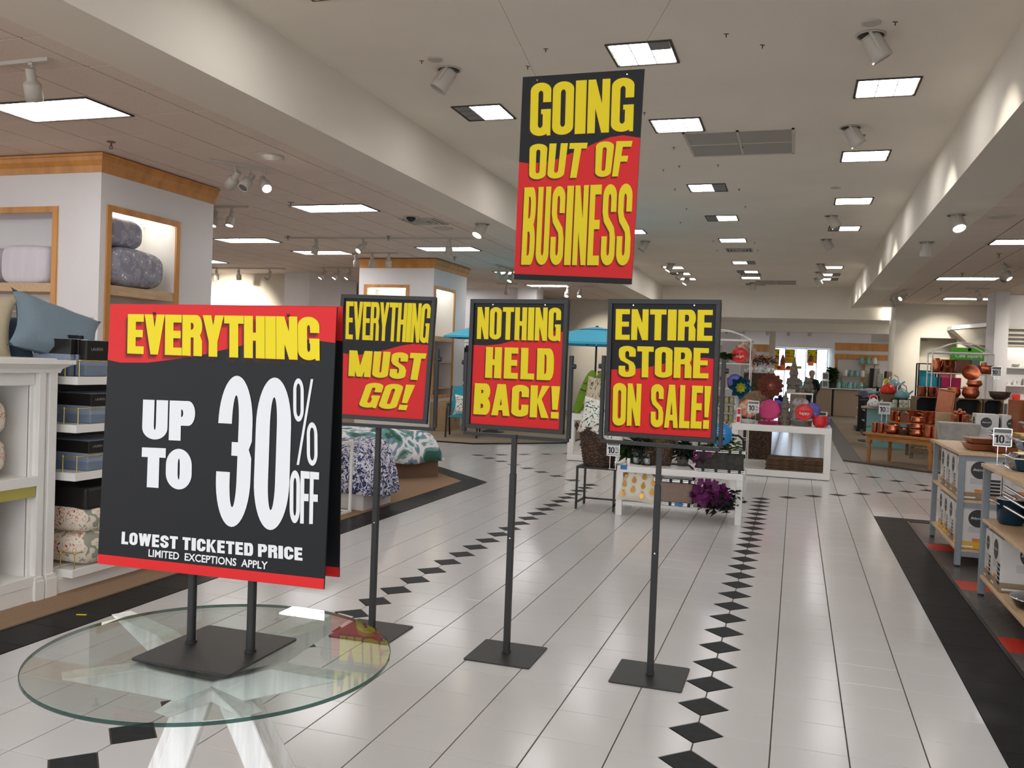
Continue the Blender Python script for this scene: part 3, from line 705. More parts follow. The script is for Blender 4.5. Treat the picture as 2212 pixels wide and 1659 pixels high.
def track(p, q, heads, label, group='ceiling track lights'):
    p = Vector(p); q = Vector(q); L = (q - p).length; a = math.atan2(q.y - p.y, q.x - p.x)
    t = thing('track_light', label, 'track light', (p.x, p.y, p.z), a, group)
    m = MB(); m.box(0, -.02, -.03, L, .02, -.001); m.build('rail', fix_w, t)
    for f, lit, pi, ya in heads: head(t, L * f, 0, -.03, lit, -abs(pi) if lit else pi, ya - (a if lit else 0))
    return t
p = atz(0, 137, ZS); q = atz(107, 124, ZS)
track((p.x - .9, p.y, ZS), (q.x, q.y, ZS), [(.88, False, .45, .5)], 'track with one unlit spotlight in front of the nearest oblong light')
p = atz(452, 343, ZS); q = atz(575, 365, ZS)
track((p.x, p.y, ZS), (q.x, q.y, ZS), [(.45, False, .9, .2), (.7, False, .7, 2.), (.97, True, .9, .9)], 'track with three bunched spotlights beside the left wood crown')
p = atz(450, 445, ZS); q = atz(535, 444, ZS)
track((p.x - .3, p.y, ZS), (q.x, q.y, ZS), [(.42, True, .3, 0.), (.72, True, .3, 0.)], 'short track with two glowing spotlights behind the wood crown corner')
p = atz(615, 512, ZS); q = atz(1032, 513, ZS)
track((p.x, p.y, ZS), (q.x, q.y, ZS), [(.17, False, .35, .9), (.42, True, .8, -.4), (.86, False, .2, .4)], 'long track with three large spotlights across the left ceiling')
p = atz(760, 545, ZS); q = atz(860, 545, ZS)
track((p.x, p.y, ZS), (q.x, q.y, ZS), [(.1, False, .2, 0.), (.45, False, .3, .5), (.8, False, .1, 0.)], 'track with three unlit spotlights before the second wood crown')
p = atz(692, 577, ZS); q = atz(735, 577, ZS)
track((p.x, p.y, ZS), (q.x + .4, q.y, ZS), [(.1, True, .6, -.8), (.5, True, .6, -.8), (.85, True, .6, -.8)], 'far track with three glowing spotlights left of the second display')
p = atz(452, 578, ZS); q = atz(615, 579, ZS)
track((p.x, p.y, ZS), (q.x, q.y, ZS), [(.1, False, .2, .3), (.4, False, .2, .2), (.8, False, .6, 2.8)], 'track with three unlit spotlights along the far left wall')
p = atz(1070, 570, ZS); q = atz(1112, 583, ZS)
track((p.x, p.y, ZS), (q.x, q.y, ZS), [(.2, False, .3, 0.), (.55, False, .5, .5), (.85, True, .5, -.5)], 'track with a bright spotlight beside the hanging sign')
p = atz(1095, 612, ZS)
track((p.x - .3, p.y, ZS), (p.x + .3, p.y, ZS), [(.5, False, 0., 0.)], 'single far spotlight above the middle sign')
p = atz(1250, 618, ZS)
track((p.x - .5, p.y, ZS), (p.x + .4, p.y, ZS), [(.2, True, .5, 0.), (.6, True, .5, 0.)], 'far track of two glowing spotlights under the hanging sign')
p = atz(1925, 640, ZS); q = atz(1950, 622, ZS)
track((p.x, p.y, ZS), (q.x + .1, q.y + .2, ZS), [(.1, False, .9, .8), (.4, False, .9, 1.2), (.9, True, 1., -.9)], 'cluster of three spotlights at the end of the right beam')
p = atz(2108, 622, ZS)
track((p.x - .2, p.y, ZS), (p.x + .3, p.y, ZS), [(.5, False, .6, -.9)], 'white spotlight leaning beside the square column')
p = atz(2168, 572, ZS)
track((p.x - .1, p.y - .4, ZS), (p.x + .2, p.y + .5, ZS), [(.4, True, .7, .8), (.7, False, .6, .8)], 'angled spotlight pair between the two right oblong lights')
p = atz(85, 200, ZS)
# far tracks of the low ceiling
t = thing('track_light', 'long white track with six spotlights across the opening of the far department', 'track light', (-3.2, 29.9, 3.2), 0, 'ceiling track lights')
m = MB(); m.box(0, -.02, -.03, 4.2, .02, -.0); m.build('rail', fix_w, t); m = MB(); m.box(0, -.02, 0, .03, .02, .05); m.build('bracket', fix_w, t)
for f in (.35, 1.05, 1.65, 2.45, 3.2, 3.95): head(t, f, 0, -.03, f == 1.65, .35 * (1 if f < 2 else -1), f)
# vents, sprinklers, camera, speakers, hooks
def vent_panel(corn, label):
    cs = [atz(x, y, ZC) for x, y in corn]
    x0, x1 = min(c.x for c in cs), max(c.x for c in cs); y0, y1 = min(c.y for c in cs), max(c.y for c in cs)
    t = thing('air_return', label, 'vent', ((x0 + x1) / 2, (y0 + y1) / 2, ZC), 0)
    a, b = (x1 - x0) / 2, (y1 - y0) / 2
    m = MB()
    for q in ((-a, -b, a, -b + .03), (-a, b - .03, a, b), (-a, -b, -a + .03, b), (a - .03, -b, a, b), (-.015, -b, .015, b), (-a, -.008, a, .008)): m.box(q[0], q[1], -.012, q[2], q[3], 0)
    m.build('frame', mat('vent_frame', srgb(196, 190, 180), .6), t)
    for i in (0, 1):
        for j in (0, 1):
            m = MB(); x = -a + .03 if i == 0 else .015; y = -b + .03 if j == 0 else .008
            m.box(x, y, -.006, x + a - .045, y + b - .038, -.001); m.build('grille_panel', mat('vent_grille', srgb(166, 163, 156), .7, bump=.5, bscale=300), t)
vent_panel([(1483, 290), (1716, 276), (1712, 330), (1498, 338)], 'large grey square air return with four grilles in the smooth ceiling')
vent_panel([(1632, 606), (1720, 606), (1720, 614), (1640, 614)], 'far grey square air return near the end of the smooth ceiling')
def diffuser(x, y, z, label, s=.6):
    t = thing('air_diffuser', label, 'vent', (x, y, z), 0)
    for k in range(4):
        m = MB(); a = s / 2 * (1 - k * .24); b = a - .03
        for q in ((-a, -a, a, -b), (-a, b, a, a), (-a, -b, -b, b), (b, -b, a, b)): m.box(q[0], q[1], -.012 - k * .004, q[2], q[3], -.002)
        m.build('louvre', fix_w, t)
    m = MB(); m.box(-s / 2, -s / 2, -.003, s / 2, s / 2, -.001); m.build('backing', fix_d, t)
p = atz(915, 478, ZS); diffuser(p.x, p.y, ZS, 'square louvred air vent in the left tiled ceiling, dusty around it')
diffuser(-1.05, 17.6, ZC, 'dusty square air vent right behind the fifth middle light')
diffuser(-1.05, 22.9, ZC, 'dirty square air vent between the last two middle lights')
diffuser(-1.05, 25.9, ZC, 'stained air vent at the end of the smooth ceiling')
def disc(x, y, z, label, r, cat, name, m2=None):
    t = thing(name, label, cat, (x, y, z), 0)
    m = MB(); m.lathe([(r, -.001), (r, -.008), (r * .85, -.014), (r * .6, -.012), (.0001, -.012)], n=24); m.build('cover', fix_w, t)
    if m2: m = MB(); m.ball((0, 0, -.014), r * .55, r * .55, r * .5); m.build('dome', m2, t)
p = atz(888, 468, ZS); disc(p.x, p.y, ZS, 'white ceiling camera with black dome by the left vent', .13, 'camera', 'dome_camera', ink)
p = atz(957, 493, ZS); disc(p.x, p.y, ZS, 'round speaker grille in the left tiled ceiling near the beam', .17, 'speaker', 'ceiling_speaker')
p = atz(580, 337, ZS); disc(p.x, p.y, ZS, 'round speaker grille faint in the left tiled ceiling by the crown', .17, 'speaker', 'ceiling_speaker')
p = atz(2162, 467, ZS); disc(p.x, p.y, ZS, 'round speaker grille in the right tiled ceiling', .17, 'speaker', 'ceiling_speaker')
p = atz(1882, 48, ZC); disc(p.x, p.y, ZC, 'flat round cover plate in front of the right row of the smooth ceiling', .075, 'cover plate', 'cover_plate')
p = atz(940, 127, ZC); disc(p.x, p.y, ZC, 'flat round cover plate beside the first left spotlight', .075, 'cover plate', 'cover_plate')
p = atz(1805, 405, ZC); disc(p.x, p.y, ZC, 'flat round cover plate before the third right light', .075, 'cover plate', 'cover_plate')
spr = MB(); spr.tube((0, 0, 0), (0, 0, -.006), .045, 12); spr.tube((0, 0, -.006), (0, 0, -.05), .01)
spr.box(-.018, -.003, -.07, -.013, .003, -.045); spr.box(.013, -.003, -.07, .018, .003, -.045); spr.tube((0, 0, -.07), (0, 0, -.074), .022, 10)
sme = spr.mesh('sprinkler_body'); sme.materials.append(mat('sprinkler_metal', srgb(110, 100, 92), .4, .5))
for (x, y, z), l in ((atz(240, 306, ZS), 'over the left wood crown'), (atz(628, 437, ZS), 'at the left end of the second oblong light'), (atz(622, 510, ZS), 'above the far left track'), (atz(839, 510, ZS), 'between the long track and the far oblong light'),
                     (atz(982, 555, ZS), 'under the right end of the long track'), (atz(2158, 548, ZS), 'above the angled right spotlights'), (atz(2079, 590, ZS), 'in front of the far right oblong light'), (atz(2033, 622, ZS), 'by the end-on light on the right'), (atz(1166, 618, ZS), 'over the left square column')):
    o = inst(sme, 'sprinkler', None, (x, y, z)); tag(o, 'small metal sprinkler in the tiled ceiling ' + l, 'sprinkler')
hk = MB(); hk.box(-.02, -.006, -.004, .02, .006, 0); hk.tube((0, 0, -.002), (0, 0, -.03), .005, 6); hme = hk.mesh('ceiling_hook'); hme.materials.append(mat('hook_metal', srgb(84, 74, 62), .5, .4))
for x, y in ((911, 131), (1179, 105), (1140, 143), (1569, 73), (1647, 97), (1934, 47), (1604, 315), (1867, 291), (1551, 356), (1467, 358), (1458, 408), (1597, 408), (1483, 450), (1610, 446), (1470, 480), (1520, 410), (1549, 540), (1637, 540), (1630, 524), (1541, 520), (1790, 80 + 600), (1433, 366), (1456, 318), (1392, 243)):
    p = atz(x, y, ZC)
    if p.y > 25: continue
    o = inst(hme, 'ceiling_hook', None, p, (0, 0, random.random())); tag(o, 'tiny dark hook left in the smooth ceiling', 'hook', 'tiny hooks in the smooth ceiling')
# beams of a few real spotlights on walls
def beam(loc, tgt, e, size=1.1, col=(1, .92, .8)):
    l = bpy.data.lights.new('spot_beam', 'SPOT'); l.energy = e; l.spot_size = size; l.spot_blend = .8; l.color = col; l.shadow_soft_size = .05
    lo = bpy.data.objects.new('spot_beam', l); COL.objects.link(lo); lo.location = loc
    lo.rotation_euler = (Vector(tgt) - Vector(loc)).to_track_quat('-Z', 'Y').to_euler()
beam((-14.3, 14.2, 3.4), (-14.6, 17.5, 2.0), 1500)
beam((4.2, 22.6, 3.4), (4.3, 24.8, 2.2), 260)
beam((-5.9, 22.6, 3.4), (-5.6, 24.8, 2.0), 150)
beam((5.6, 17.0, 3.4), (6.5, 21.2, 1.8), 300)
# ================================================================== FRAMED SIGNS ON FLOOR STANDS
K1 = dict(stem=.385, b=.165, r=.15, gap=.09)
def rplate(mb, a, b, z0, z1, r=.012, n=3):
    P = []
    for cx, cy, s in ((a - r, -b + r, -90), (a - r, b - r, 0), (-a + r, b - r, 90), (-a + r, -b + r, 180)):
        for i in range(n + 1):
            t = math.radians(s + 90 * i / n); P.append((cx + r * math.cos(t), cy + r * math.sin(t)))
    return mb.prism(P, z0, z1)
def sign_stand(px, py, fc, frot, wave, words, label, base_rot=0.0, pins=()):
    W, H = .56, .69
    t = thing('sign_stand', label, 'sign', (px, py, 0), 0, None)
    m = MB(); rplate(m, .178, .178, 0, .007); m.build('base_plate', blk_metal, t, .0015, rot=(0, 0, base_rot))
    m = MB(); m.box(-.0155, -.0155, .007, .0155, .0155, .96); m.box(-.019, -.019, .007, .019, .019, .02); m.build('lower_pole', blk_metal, t, .0015)
    m = MB(); m.box(-.0125, -.0125, .94, .0125, .0125, 1.165); m.build('upper_pole', blk_metal, t)
    m = MB(); m.tube((0, -.017, .62), (0, -.015, .62), .004, 8); m.build('pole_pin', chrome, t)
    yaw = frot[2]
    o = Vector(fc) - Vector((px, py, 0))
    yr = Matrix.Rotation(yaw, 4, 'Z')
    m = MB()
    zb = o.z - H / 2 - .022
    m.box(-W / 2 - .022, -.012, zb - .018, W / 2 + .022, .012, zb)
    for s in (-1, 1): m.box(s * (W / 2 + .022) - .009, -.012, zb, s * (W / 2 + .022) + .009, .012, o.z + .06)
    m.build('yoke', blk_metal, t, .001, loc=(o.x, o.y + .02, 0), rot=(0, 0, yaw))
    for s in (-1, 1):
        k = MB(); k.tube((s * (W / 2 + .03), 0, 0), (s * (W / 2 + .046), 0, 0), .013, 10); k.build('knob', blk_metal, t, loc=(o.x, o.y + .02, o.z + .005), rot=(0, 0, yaw))
    fr = MB(); a, b = W / 2, H / 2; e = .022
    for q in ((-a, -b, a, -b + e), (-a, b - e, a, b), (-a, -b + e, -a + e, b - e), (a - e, -b + e, a, b - e)): fr.box(q[0], -.013, q[1], q[2], .013, q[3])
    e = math
    rm = Euler((frot[0], frot[1], frot[2]), 'XYZ')
    # euler built as yaw*pitch*roll like the measured pose
    mm = Matrix.Rotation(frot[2], 3, 'Z') @ Matrix.Rotation(frot[0], 3, 'X') @ Matrix.Rotation(frot[1], 3, 'Y')
    eu = mm.to_euler('XYZ')
    fr.build('frame', blk_metal, t, .0015, loc=o, rot=eu)
    b_ = MB(); b_.box(-a + .01, -.002, -b + .01, a - .01, .004, b - .01)
    po = b_.build('poster', sign_k, t, loc=o, rot=eu)
    art(po, W, H, wave, words, .044, .956, .966)
    for u, v in pins:
        k = MB(); k.tube(((u - .5) * W, -.002, (.5 - v) * H), ((u - .5) * W, -.0055, (.5 - v) * H), .0035, 8); k.build('pin', chrome, po)
    return t
sign_stand(-.292, .905, (-.295, .872, 1.537), (.031, 0, -.10),
    [(0.044, 0.513), (0.144, 0.513), (0.279, 0.501), (0.393, 0.485), (0.515, 0.459), (0.617, 0.438), (0.71, 0.42), (0.794, 0.41), (0.878, 0.406), (0.952, 0.411)],
    [('ENTIRE', [(0.069, 0.072), (0.936, 0.071), (0.938, 0.287), (0.072, 0.295)], K1), ('STORE', [(0.108, 0.338), (0.915, 0.338), (0.916, 0.549), (0.113, 0.566)], K1),
     ('ON', [(0.064, 0.61), (0.328, 0.609), (0.326, 0.913), (0.07, 0.925)], K1), ('SALE!', [(0.416, 0.606), (0.944, 0.603), (0.938, 0.903), (0.423, 0.918)], K1)],
    'framed floor sign reading ENTIRE STORE ON SALE on a black pole stand', pins=((.23, .043), (.773, .04)))
sign_stand(-1.055, .915, (-1.057, .905, 1.530), (-.007, 0, -.115),
    [(0.045, 0.355), (0.182, 0.357), (0.331, 0.342), (0.476, 0.311), (0.619, 0.276), (0.76, 0.246), (0.863, 0.234), (0.949, 0.24)],
    [('NOTHING', [(0.074, 0.061), (0.93, 0.06), (0.934, 0.309), (0.077, 0.308)], dict(K1, stem=.40, b=.14)), ('HELD', [(0.181, 0.368), (0.877, 0.365), (0.882, 0.602), (0.181, 0.605)], dict(K1, gap=.16, b=.19, stem=.44)),
     ('BACK!', [(0.076, 0.651), (0.95, 0.644), (0.953, 0.884), (0.072, 0.892)], dict(K1, stem=.42, b=.2))],
    'framed floor sign reading NOTHING HELD BACK on a black pole stand', pins=((.236, .042), (.77, .041)))
sign_stand(-1.867, .957, (-1.815, .885, 1.541), (-.083, .011, .055),
    [(0.008, 0.468), (0.092, 0.48), (0.252, 0.483), (0.374, 0.462), (0.514, 0.435), (0.67, 0.395), (0.808, 0.373), (0.949, 0.378)],
    [('EVERYTHING', [(0.055, 0.056), (0.953, 0.053), (0.951, 0.366), (0.079, 0.362)], dict(K1, b=.125, stem=.37, gap=.03)), ('MUST', [(0.132, 0.451), (0.943, 0.447), (0.912, 0.66), (0.142, 0.658)], dict(K1, b=.2, stem=.44)),
     ('GO!', [(0.346, 0.701), (0.85, 0.7), (0.783, 0.901), (0.271, 0.901)], dict(K1, b=.19, stem=.4, gap=.1))],
    'framed floor sign reading EVERYTHING MUST GO on a black pole stand')
# ================================================================== HANGING SIGN
W, H = .71, 1.127
hs = thing('hanging_sign', 'large hanging banner reading GOING OUT OF BUSINESS', 'sign', (-.859, 1.242, 2.567))
hs.rotation_euler = (Matrix.Rotation(-.145, 3, 'Z') @ Matrix.Rotation(.08, 3, 'X') @ Matrix.Rotation(.047, 3, 'Y')).to_euler('XYZ')
def curl(x, z):
    t = (.5 - z / H)
    return -.03 * math.sin(min(1, max(0, t)) * PI) + .02 * t * t
m = MB(); m.box(-W / 2, -.002, -H / 2, W / 2, .003, H / 2); po = m.build('board', sign_k, hs)
art(po, W, H, [(0.003, 0.414), (0.09, 0.422), (0.207, 0.418), (0.321, 0.405), (0.432, 0.38), (0.542, 0.357), (0.65, 0.33), (0.756, 0.307), (0.862, 0.299), (1.0, 0.314)],
    [('GOING', [(0.075, 0.033), (0.929, 0.035), (0.94, 0.282), (0.085, 0.29)], dict(K1, gap=.08, b=.15)), ('OUT', [(0.088, 0.327), (0.581, 0.329), (0.543, 0.494), (0.097, 0.501)], dict(K1, gap=.1)),
     ('OF', [(0.649, 0.325), (0.941, 0.327), (0.9, 0.49), (0.656, 0.493)], dict(K1, gap=.1)), ('BUSINESS', [(0.06, 0.54), (0.965, 0.524), (0.975, 0.91), (0.06, 0.925)], dict(K1, b=.12, gap=.12, stem=.4))], 0, 1, .972)
for u, X in ((.129, -1.75), (.868, .12)):
    k = MB(); k.tube(((u - .5) * W, -.003, (.5 - .02) * H), ((u - .5) * W, -.006, (.5 - .02) * H), .004, 8); k.build('eyelet', chrome, po)
    mw = hs.matrix_basis if False else (Matrix.Translation(hs.location) @ hs.rotation_euler.to_matrix().to_4x4())
    loc = Vector(((u - .5) * W, .0, (.5 - .02) * H)); top = mw.inverted() @ Vector((X, 1.2, ZC))
    k = MB(); k.tube(loc, top, .0011, 5); k.build('string', mat('string', srgb(110, 100, 84), .8), hs)
# ================================================================== GLASS TABLE WITH THE BIG SIGN
TZ = .712
gt = thing('glass_table', 'round glass table on whitewashed crossed wooden beams in the left foreground', 'table', (-1.155, -1.428, 0))
m = MB(); m.lathe([(.0001, TZ - .010), (.4755, TZ - .010), (.478, TZ - .0085), (.478, TZ - .0015), (.4755, TZ), (.0001, TZ)], n=96, smooth=False)
g = m.build('glass_top', glassm, gt)
rim = MB(); rim.lathe([(.4775, TZ - .0095), (.4795, TZ - .0095), (.4795, TZ - .0005), (.4775, TZ - .0005), (.4775, TZ - .0095)], n=96, smooth=False); rim.build('glass_rim', glass_edge, gt)
hub = Vector((0.0, 0.0, .60))
def beam_leg(a, b, w1):
    d = (b - a).normalized(); s = d.cross(Vector((0, 0, 1))).normalized(); u = s.cross(d).normalized()
    def end(p, z):
        out = []
        for i, j in ((-1, -1), (1, -1), (1, 1), (-1, 1)):
            q = p + s * (w1 * i) + u * (w1 * j); k = (z - q.z) / d.z; out.append(tuple(q + d * k))
        return out
    m = MB()
    if a.z > b.z: a, b = b, a
    m.hexa(end(a, a.z), end(b, b.z))
    return m
for tx, ty in ((-.385, .16), (-.19, -.21), (.30, .00), (.10, .37)):
    top = Vector((tx, ty, TZ - .0105)); d = (hub - top); k = (top.z) / (top.z - hub.z)
    beam_leg(hub + (top - hub) * -.10, top, .034).build('beam', wash, gt, .003)
for fx, fy in ((-.215, -.085), (.30, .10), (-.405, .167), (.166, .339)):
    ft = Vector((fx, fy, 0)); a_ = Vector((fx * .16, fy * .16, .60)); beam_leg(ft, a_ + (a_ - ft) * .04, .036).build('leg', wash, gt, .003)
st = thing('tabletop_sign', 'big double sign reading EVERYTHING UP TO 30% OFF on the glass table', 'sign', (-1.160, -1.415, TZ + .0005))
m = MB(); rplate(m, .155, .165, 0, .006); m.build('base_plate', blk_metal, st, .0015)
for x in (-.098, .098):
    m = MB(); m.tube((x, .012, .006), (x, .012, .95), .0125, 16); m.tube((x, .012, .006), (x, .012, .012), .016, 16); m.build('pole', blk_metal, st)
W, H = .71, .735
wv = [(0.011, 0.216), (0.062, 0.225), (0.192, 0.221), (0.318, 0.204), (0.44, 0.184), (0.56, 0.157), (0.678, 0.131), (0.794, 0.12), (0.893, 0.118), (1.0, 0.127)]
F1 = dict(stem=.42, b=.2, r=.22, gap=.03)
for nm, c, rot, full in (('front_board', (-1.160, -1.463, 1.302), (-.04, -.006, .03), True), ('back_board', (-1.176, -1.385, 1.307), (.02, -.01, .05), False)):
    m = MB(); m.box(-W / 2, -.002, -H / 2, W / 2, .003, H / 2)
    o = Vector(c) - Vector(st.location)
    eu = (Matrix.Rotation(rot[2], 3, 'Z') @ Matrix.Rotation(rot[0], 3, 'X') @ Matrix.Rotation(rot[1], 3, 'Y')).to_euler('XYZ')
    bd = m.build(nm, sign_k, st, loc=o, rot=eu)
    art(bd, W, H, wv, [('EVERYTHING', [(0.087, 0.038), (0.931, 0.036), (0.941, 0.192), (0.093, 0.189)], dict(F1, stem=.43, b=.19, gap=.02))] if full else [], 0, 1, invert=True)
    k = MB(); k.add([(-W / 2, -.0025, -.463 * H), (-W / 2, -.0025, -.5 * H), (W / 2, -.0025, -.5 * H), (W / 2, -.0025, -.463 * H)], [(0, 1, 2, 3)]); k.build('printed_band', sign_r, bd)
    if full:
        for t_, q, kk in (('UP', [(0.178, 0.362), (0.417, 0.359), (0.422, 0.508), (0.181, 0.511)], dict(stem=.46, b=.24, r=.3, gap=.06)), ('TO', [(0.184, 0.543), (0.412, 0.538), (0.419, 0.69), (0.186, 0.692)], dict(stem=.46, b=.24, r=.4, gap=.02)),
                          ('30', [(0.522, 0.257), (0.832, 0.259), (0.843, 0.808), (0.526, 0.812)], dict(stem=.40, b=.13, r=.32, gap=.1)), ('%', [(0.835, 0.258), (0.934, 0.259), (0.953, 0.567), (0.852, 0.568)], dict(stem=.36, b=.12, r=.3)),
                          ('OFF', [(0.839, 0.588), (0.96, 0.589), (0.965, 0.773), (0.848, 0.777)], dict(stem=.36, b=.14, r=.28, gap=.03)),
                          ('LOWEST TICKETED PRICE', [(0.11, 0.868), (0.906, 0.861), (0.909, 0.907), (0.11, 0.915)], dict(stem=.40, b=.22, r=.3, gap=.12))):
            word(MB(), t_, q, W, H, -.0036, **kk).build('lettering', sign_w, bd)
        font('LIMITED  EXCEPTIONS  APPLY', .028, sign_w, 'lettering', bd, (0, -.0040, -.439 * H), sx=1.0, off=.0006)
        for u, v in ((.209, .034), (.801, .033)):
            k = MB(); k.tube(((u - .5) * W, -.002, (.5 - v) * H), ((u - .5) * W, -.0052, (.5 - v) * H), .0045, 8); k.build('pin', ink, bd)
# ================================================================== small percent signs
def pct_sign(x, y, z, s=1.0, label='', rz=0.0, two=True, h=.11):
    """white card 10 percent off in a chrome holder"""
    t = thing('percent_sign', label, 'sign', (x, y, z), rz)
    a, b = .055 * s, .055 * s * 1.1
    c0 = h * s
    m = MB(); m.box(-a, -.0015, c0, a, .0015, c0 + 2 * b); m.build('card', paper, t)
    m = MB()
    for q in ((-a, c0, a, c0 + .004), (-a, c0 + 2 * b - .004, a, c0 + 2 * b), (-a, c0, -a + .004, c0 + 2 * b), (a - .004, c0, a, c0 + 2 * b)): m.box(q[0], -.004, q[1], q[2], .004, q[3])
    if two:
        for sx in (-.45, .45): m.box(sx * a - .002, -.002, 0, sx * a + .002, .002, c0)
        m.box(-a * .6, -.012, 0, a * .6, .012, .003)
    m.build('holder', chrome, t)
    m = MB(); m.box(-a * .9, -.0025, c0 + 2 * b * .74, a * .9, -.0016, c0 + 2 * b * .93); m.box(-a * .9, -.0025, c0 + 2 * b * .06, a * .9, -.0016, c0 + 2 * b * .1)
    m.build('printed_bar', ink2, t)
    mm = MB()
    word(mm, '10', [(.08, .38), (.60, .38), (.60, .82), (.08, .82)], 2 * a, 2 * b, -.003, dz=c0 + b, stem=.34, b=.16, r=.3, gap=.12)
    word(mm, '%', [(.66, .36), (.94, .36), (.94, .62), (.66, .62)], 2 * a, 2 * b, -.003, dz=c0 + b, stem=.3, b=.14, r=.3)
    word(mm, 'OFF', [(.66, .69), (.94, .69), (.94, .80), (.66, .80)], 2 * a, 2 * b, -.003, dz=c0 + b, stem=.3, b=.16, r=.3)
    mm.build('lettering', ink, t)
    return t
# scrap of yellow on the floor
m = MB(); p = atz(176, 1330); m.box(-.028, -.006, 0, .028, .006, .004); o = m.build('paper_scrap', mat('yellow_scrap', srgb(220, 200, 40), .7), None, loc=(p.x, p.y, .004), rot=(0, 0, .35)); tag(o, 'small yellow scrap lying on the black floor border', 'scrap')
# ================================================================== WOOD-CROWNED DISPLAYS (left)
def crown_prof(mb, pts, z0, z1, out):
    """moulding swept along a horizontal polyline; profile grows outwards towards the top. pts listed so that outside lies to the right"""
    prof = [(.0, z0), (.015, z0), (.02, z0 + .02), (out * .35, z0 + (z1 - z0) * .35), (out * .8, z0 + (z1 - z0) * .62), (out * .85, z1 - .03), (out, z1 - .025), (out, z1), (0, z1)]
    rows = []
    n = len(pts)
    for i, p in enumerate(pts):
        p = Vector(p)
        d1 = (Vector(pts[i]) - Vector(pts[i - 1])).normalized() if i > 0 else None
        d2 = (Vector(pts[i + 1]) - Vector(pts[i])).normalized() if i < n - 1 else None
        n1 = Vector((d1.y, -d1.x)) if d1 else None; n2 = Vector((d2.y, -d2.x)) if d2 else None
        if n1 and n2: nn = (n1 + n2); nn = nn / (nn.dot(n1))
        else: nn = n1 or n2
        rows.append([(p.x + nn.x * o, p.y + nn.y * o, z) for o, z in prof])
    k = len(prof); vs = sum(rows, []); fs = []
    for i in range(n - 1):
        for j in range(k): fs.append((i * k + j, (i + 1) * k + j, (i + 1) * k + (j + 1) % k, i * k + (j + 1) % k))
    fs += [tuple(range(k)), tuple(reversed(range((n - 1) * k, n * k)))]
    mb.add(vs, fs); return mb
def rail(mb, ax, x, a0, a1, z0, z1, w=.07, d=.022):
    """frame around an opening; ax x: plane X=x spanning y; ax y: plane Y=x spanning x"""
    def bx(a, b, c, e):
        if ax == 'x': mb.box(x, a, c, x + d, b, e)
        else: mb.box(a, x - d, c, b, x, e)
    bx(a0, a0 + w, z0, z1); bx(a1 - w, a1, z0, z1); bx(a0 + w, a1 - w, z1 - w, z1); bx(a0 + w, a1 - w, z0, z0 + w)
def wood_display(X, Y, depth, xfar, label, side_op, front_op, shelves_s, shelves_f, lit_s=True, lit_f=False):
    """white display block with corner at X,Y (nearest, right), maple crown and framed lit niches"""
    t = thing('display_tower', label, 'display', (X, Y, 0))
    D = .5; a0, a1, z0, z1 = side_op; f0, f1, g0, g1 = front_op
    m = MB()
    YE = depth
    m.box(-D, 0, 0, 0, a0, 3.55); m.box(-D, a1, 0, 0, YE, 3.55); m.box(-D, a0, 0, 0, a1, z0); m.box(-D, a0, z1, 0, a1, 3.55)
    m.box(f1, 0, 0, -D, D, 3.55) if f1 < -D else None
    m.box(f0, 0, 0, f1, D, g0); m.box(f0, 0, g1, f1, D, 3.55)
    m.box(xfar, 0, 0, f0, D, 3.55)
    m.box(xfar, D, 0, -D, YE, 3.55)
    m.build('body', wall_w, t)
    c = MB(); crown_prof(c, [(xfar, 0), (0, 0), (0, YE)], 3.49, 3.685, .09); c.build('crown_moulding', wood, t)
    f = MB(); rail(f, 'x', 0, a0 - .045, a1 + .045, z0 - .045, z1 + .045); f.build('niche_frame', wood, t, .002)
    f = MB(); rail(f, 'y', 0, f0 - .05, f1 + .05, g0 - .05, g1 + .05); f.build('niche_frame', wood, t, .002)
    for z in shelves_s:
        f = MB(); f.box(-D, a0, z - .10 if z > 2 else z - .03, -.01, a1, z); f.build('shelf', wood if z < 2 else wood2, t)
        f = MB(); f.box(-.012, a0, z - .11 if z > 2 else z - .03, .008, a1, z); f.build('shelf_lip', wood2, t)
    for z in shelves_f:
        f = MB(); f.box(f0, .01, z - .10, f1, D, z); f.build('shelf', wood2, t)
    li = MB()
    if lit_s: li.box(-D + .04, a0 + .03, z1 - .02, -.06, a1 - .03, z1 - .004)
    if lit_f: li.box(f0 + .05, .08, g1 - .02, f1 - .05, D - .05, g1 - .004)
    if li.v: li.build('niche_light', mat('niche_lamp', (1, .95, .80), .5, emit=2.6), t)
    return t
d1 = wood_display(-7.12, 4.45, 1.98, -5.2, 'tall white display tower with a maple crown at the left, its corner facing the aisle', (.13, 1.27, .8, 3.10), (-2.9, -.64, .8, 3.07), [2.25, 1.3], [2.25])
m = MB()
for z in (1.95, 1.85, 1.75, 1.65, 1.55): m.box(-2.9, .47, z, -.66, .498, z + .085)
m.build('slat_wall', mat('slat_wall', srgb(150, 142, 134), .7), d1)
d2 = wood_display(-7.12, 13.9, 1.95, -1.78, 'second white display tower with a maple crown, behind the signs', (.09, 1.2, .75, 3.08), (-1.6, -.62, .8, 3.08), [2.05, 1.5, .93], [1.5], lit_f=True)
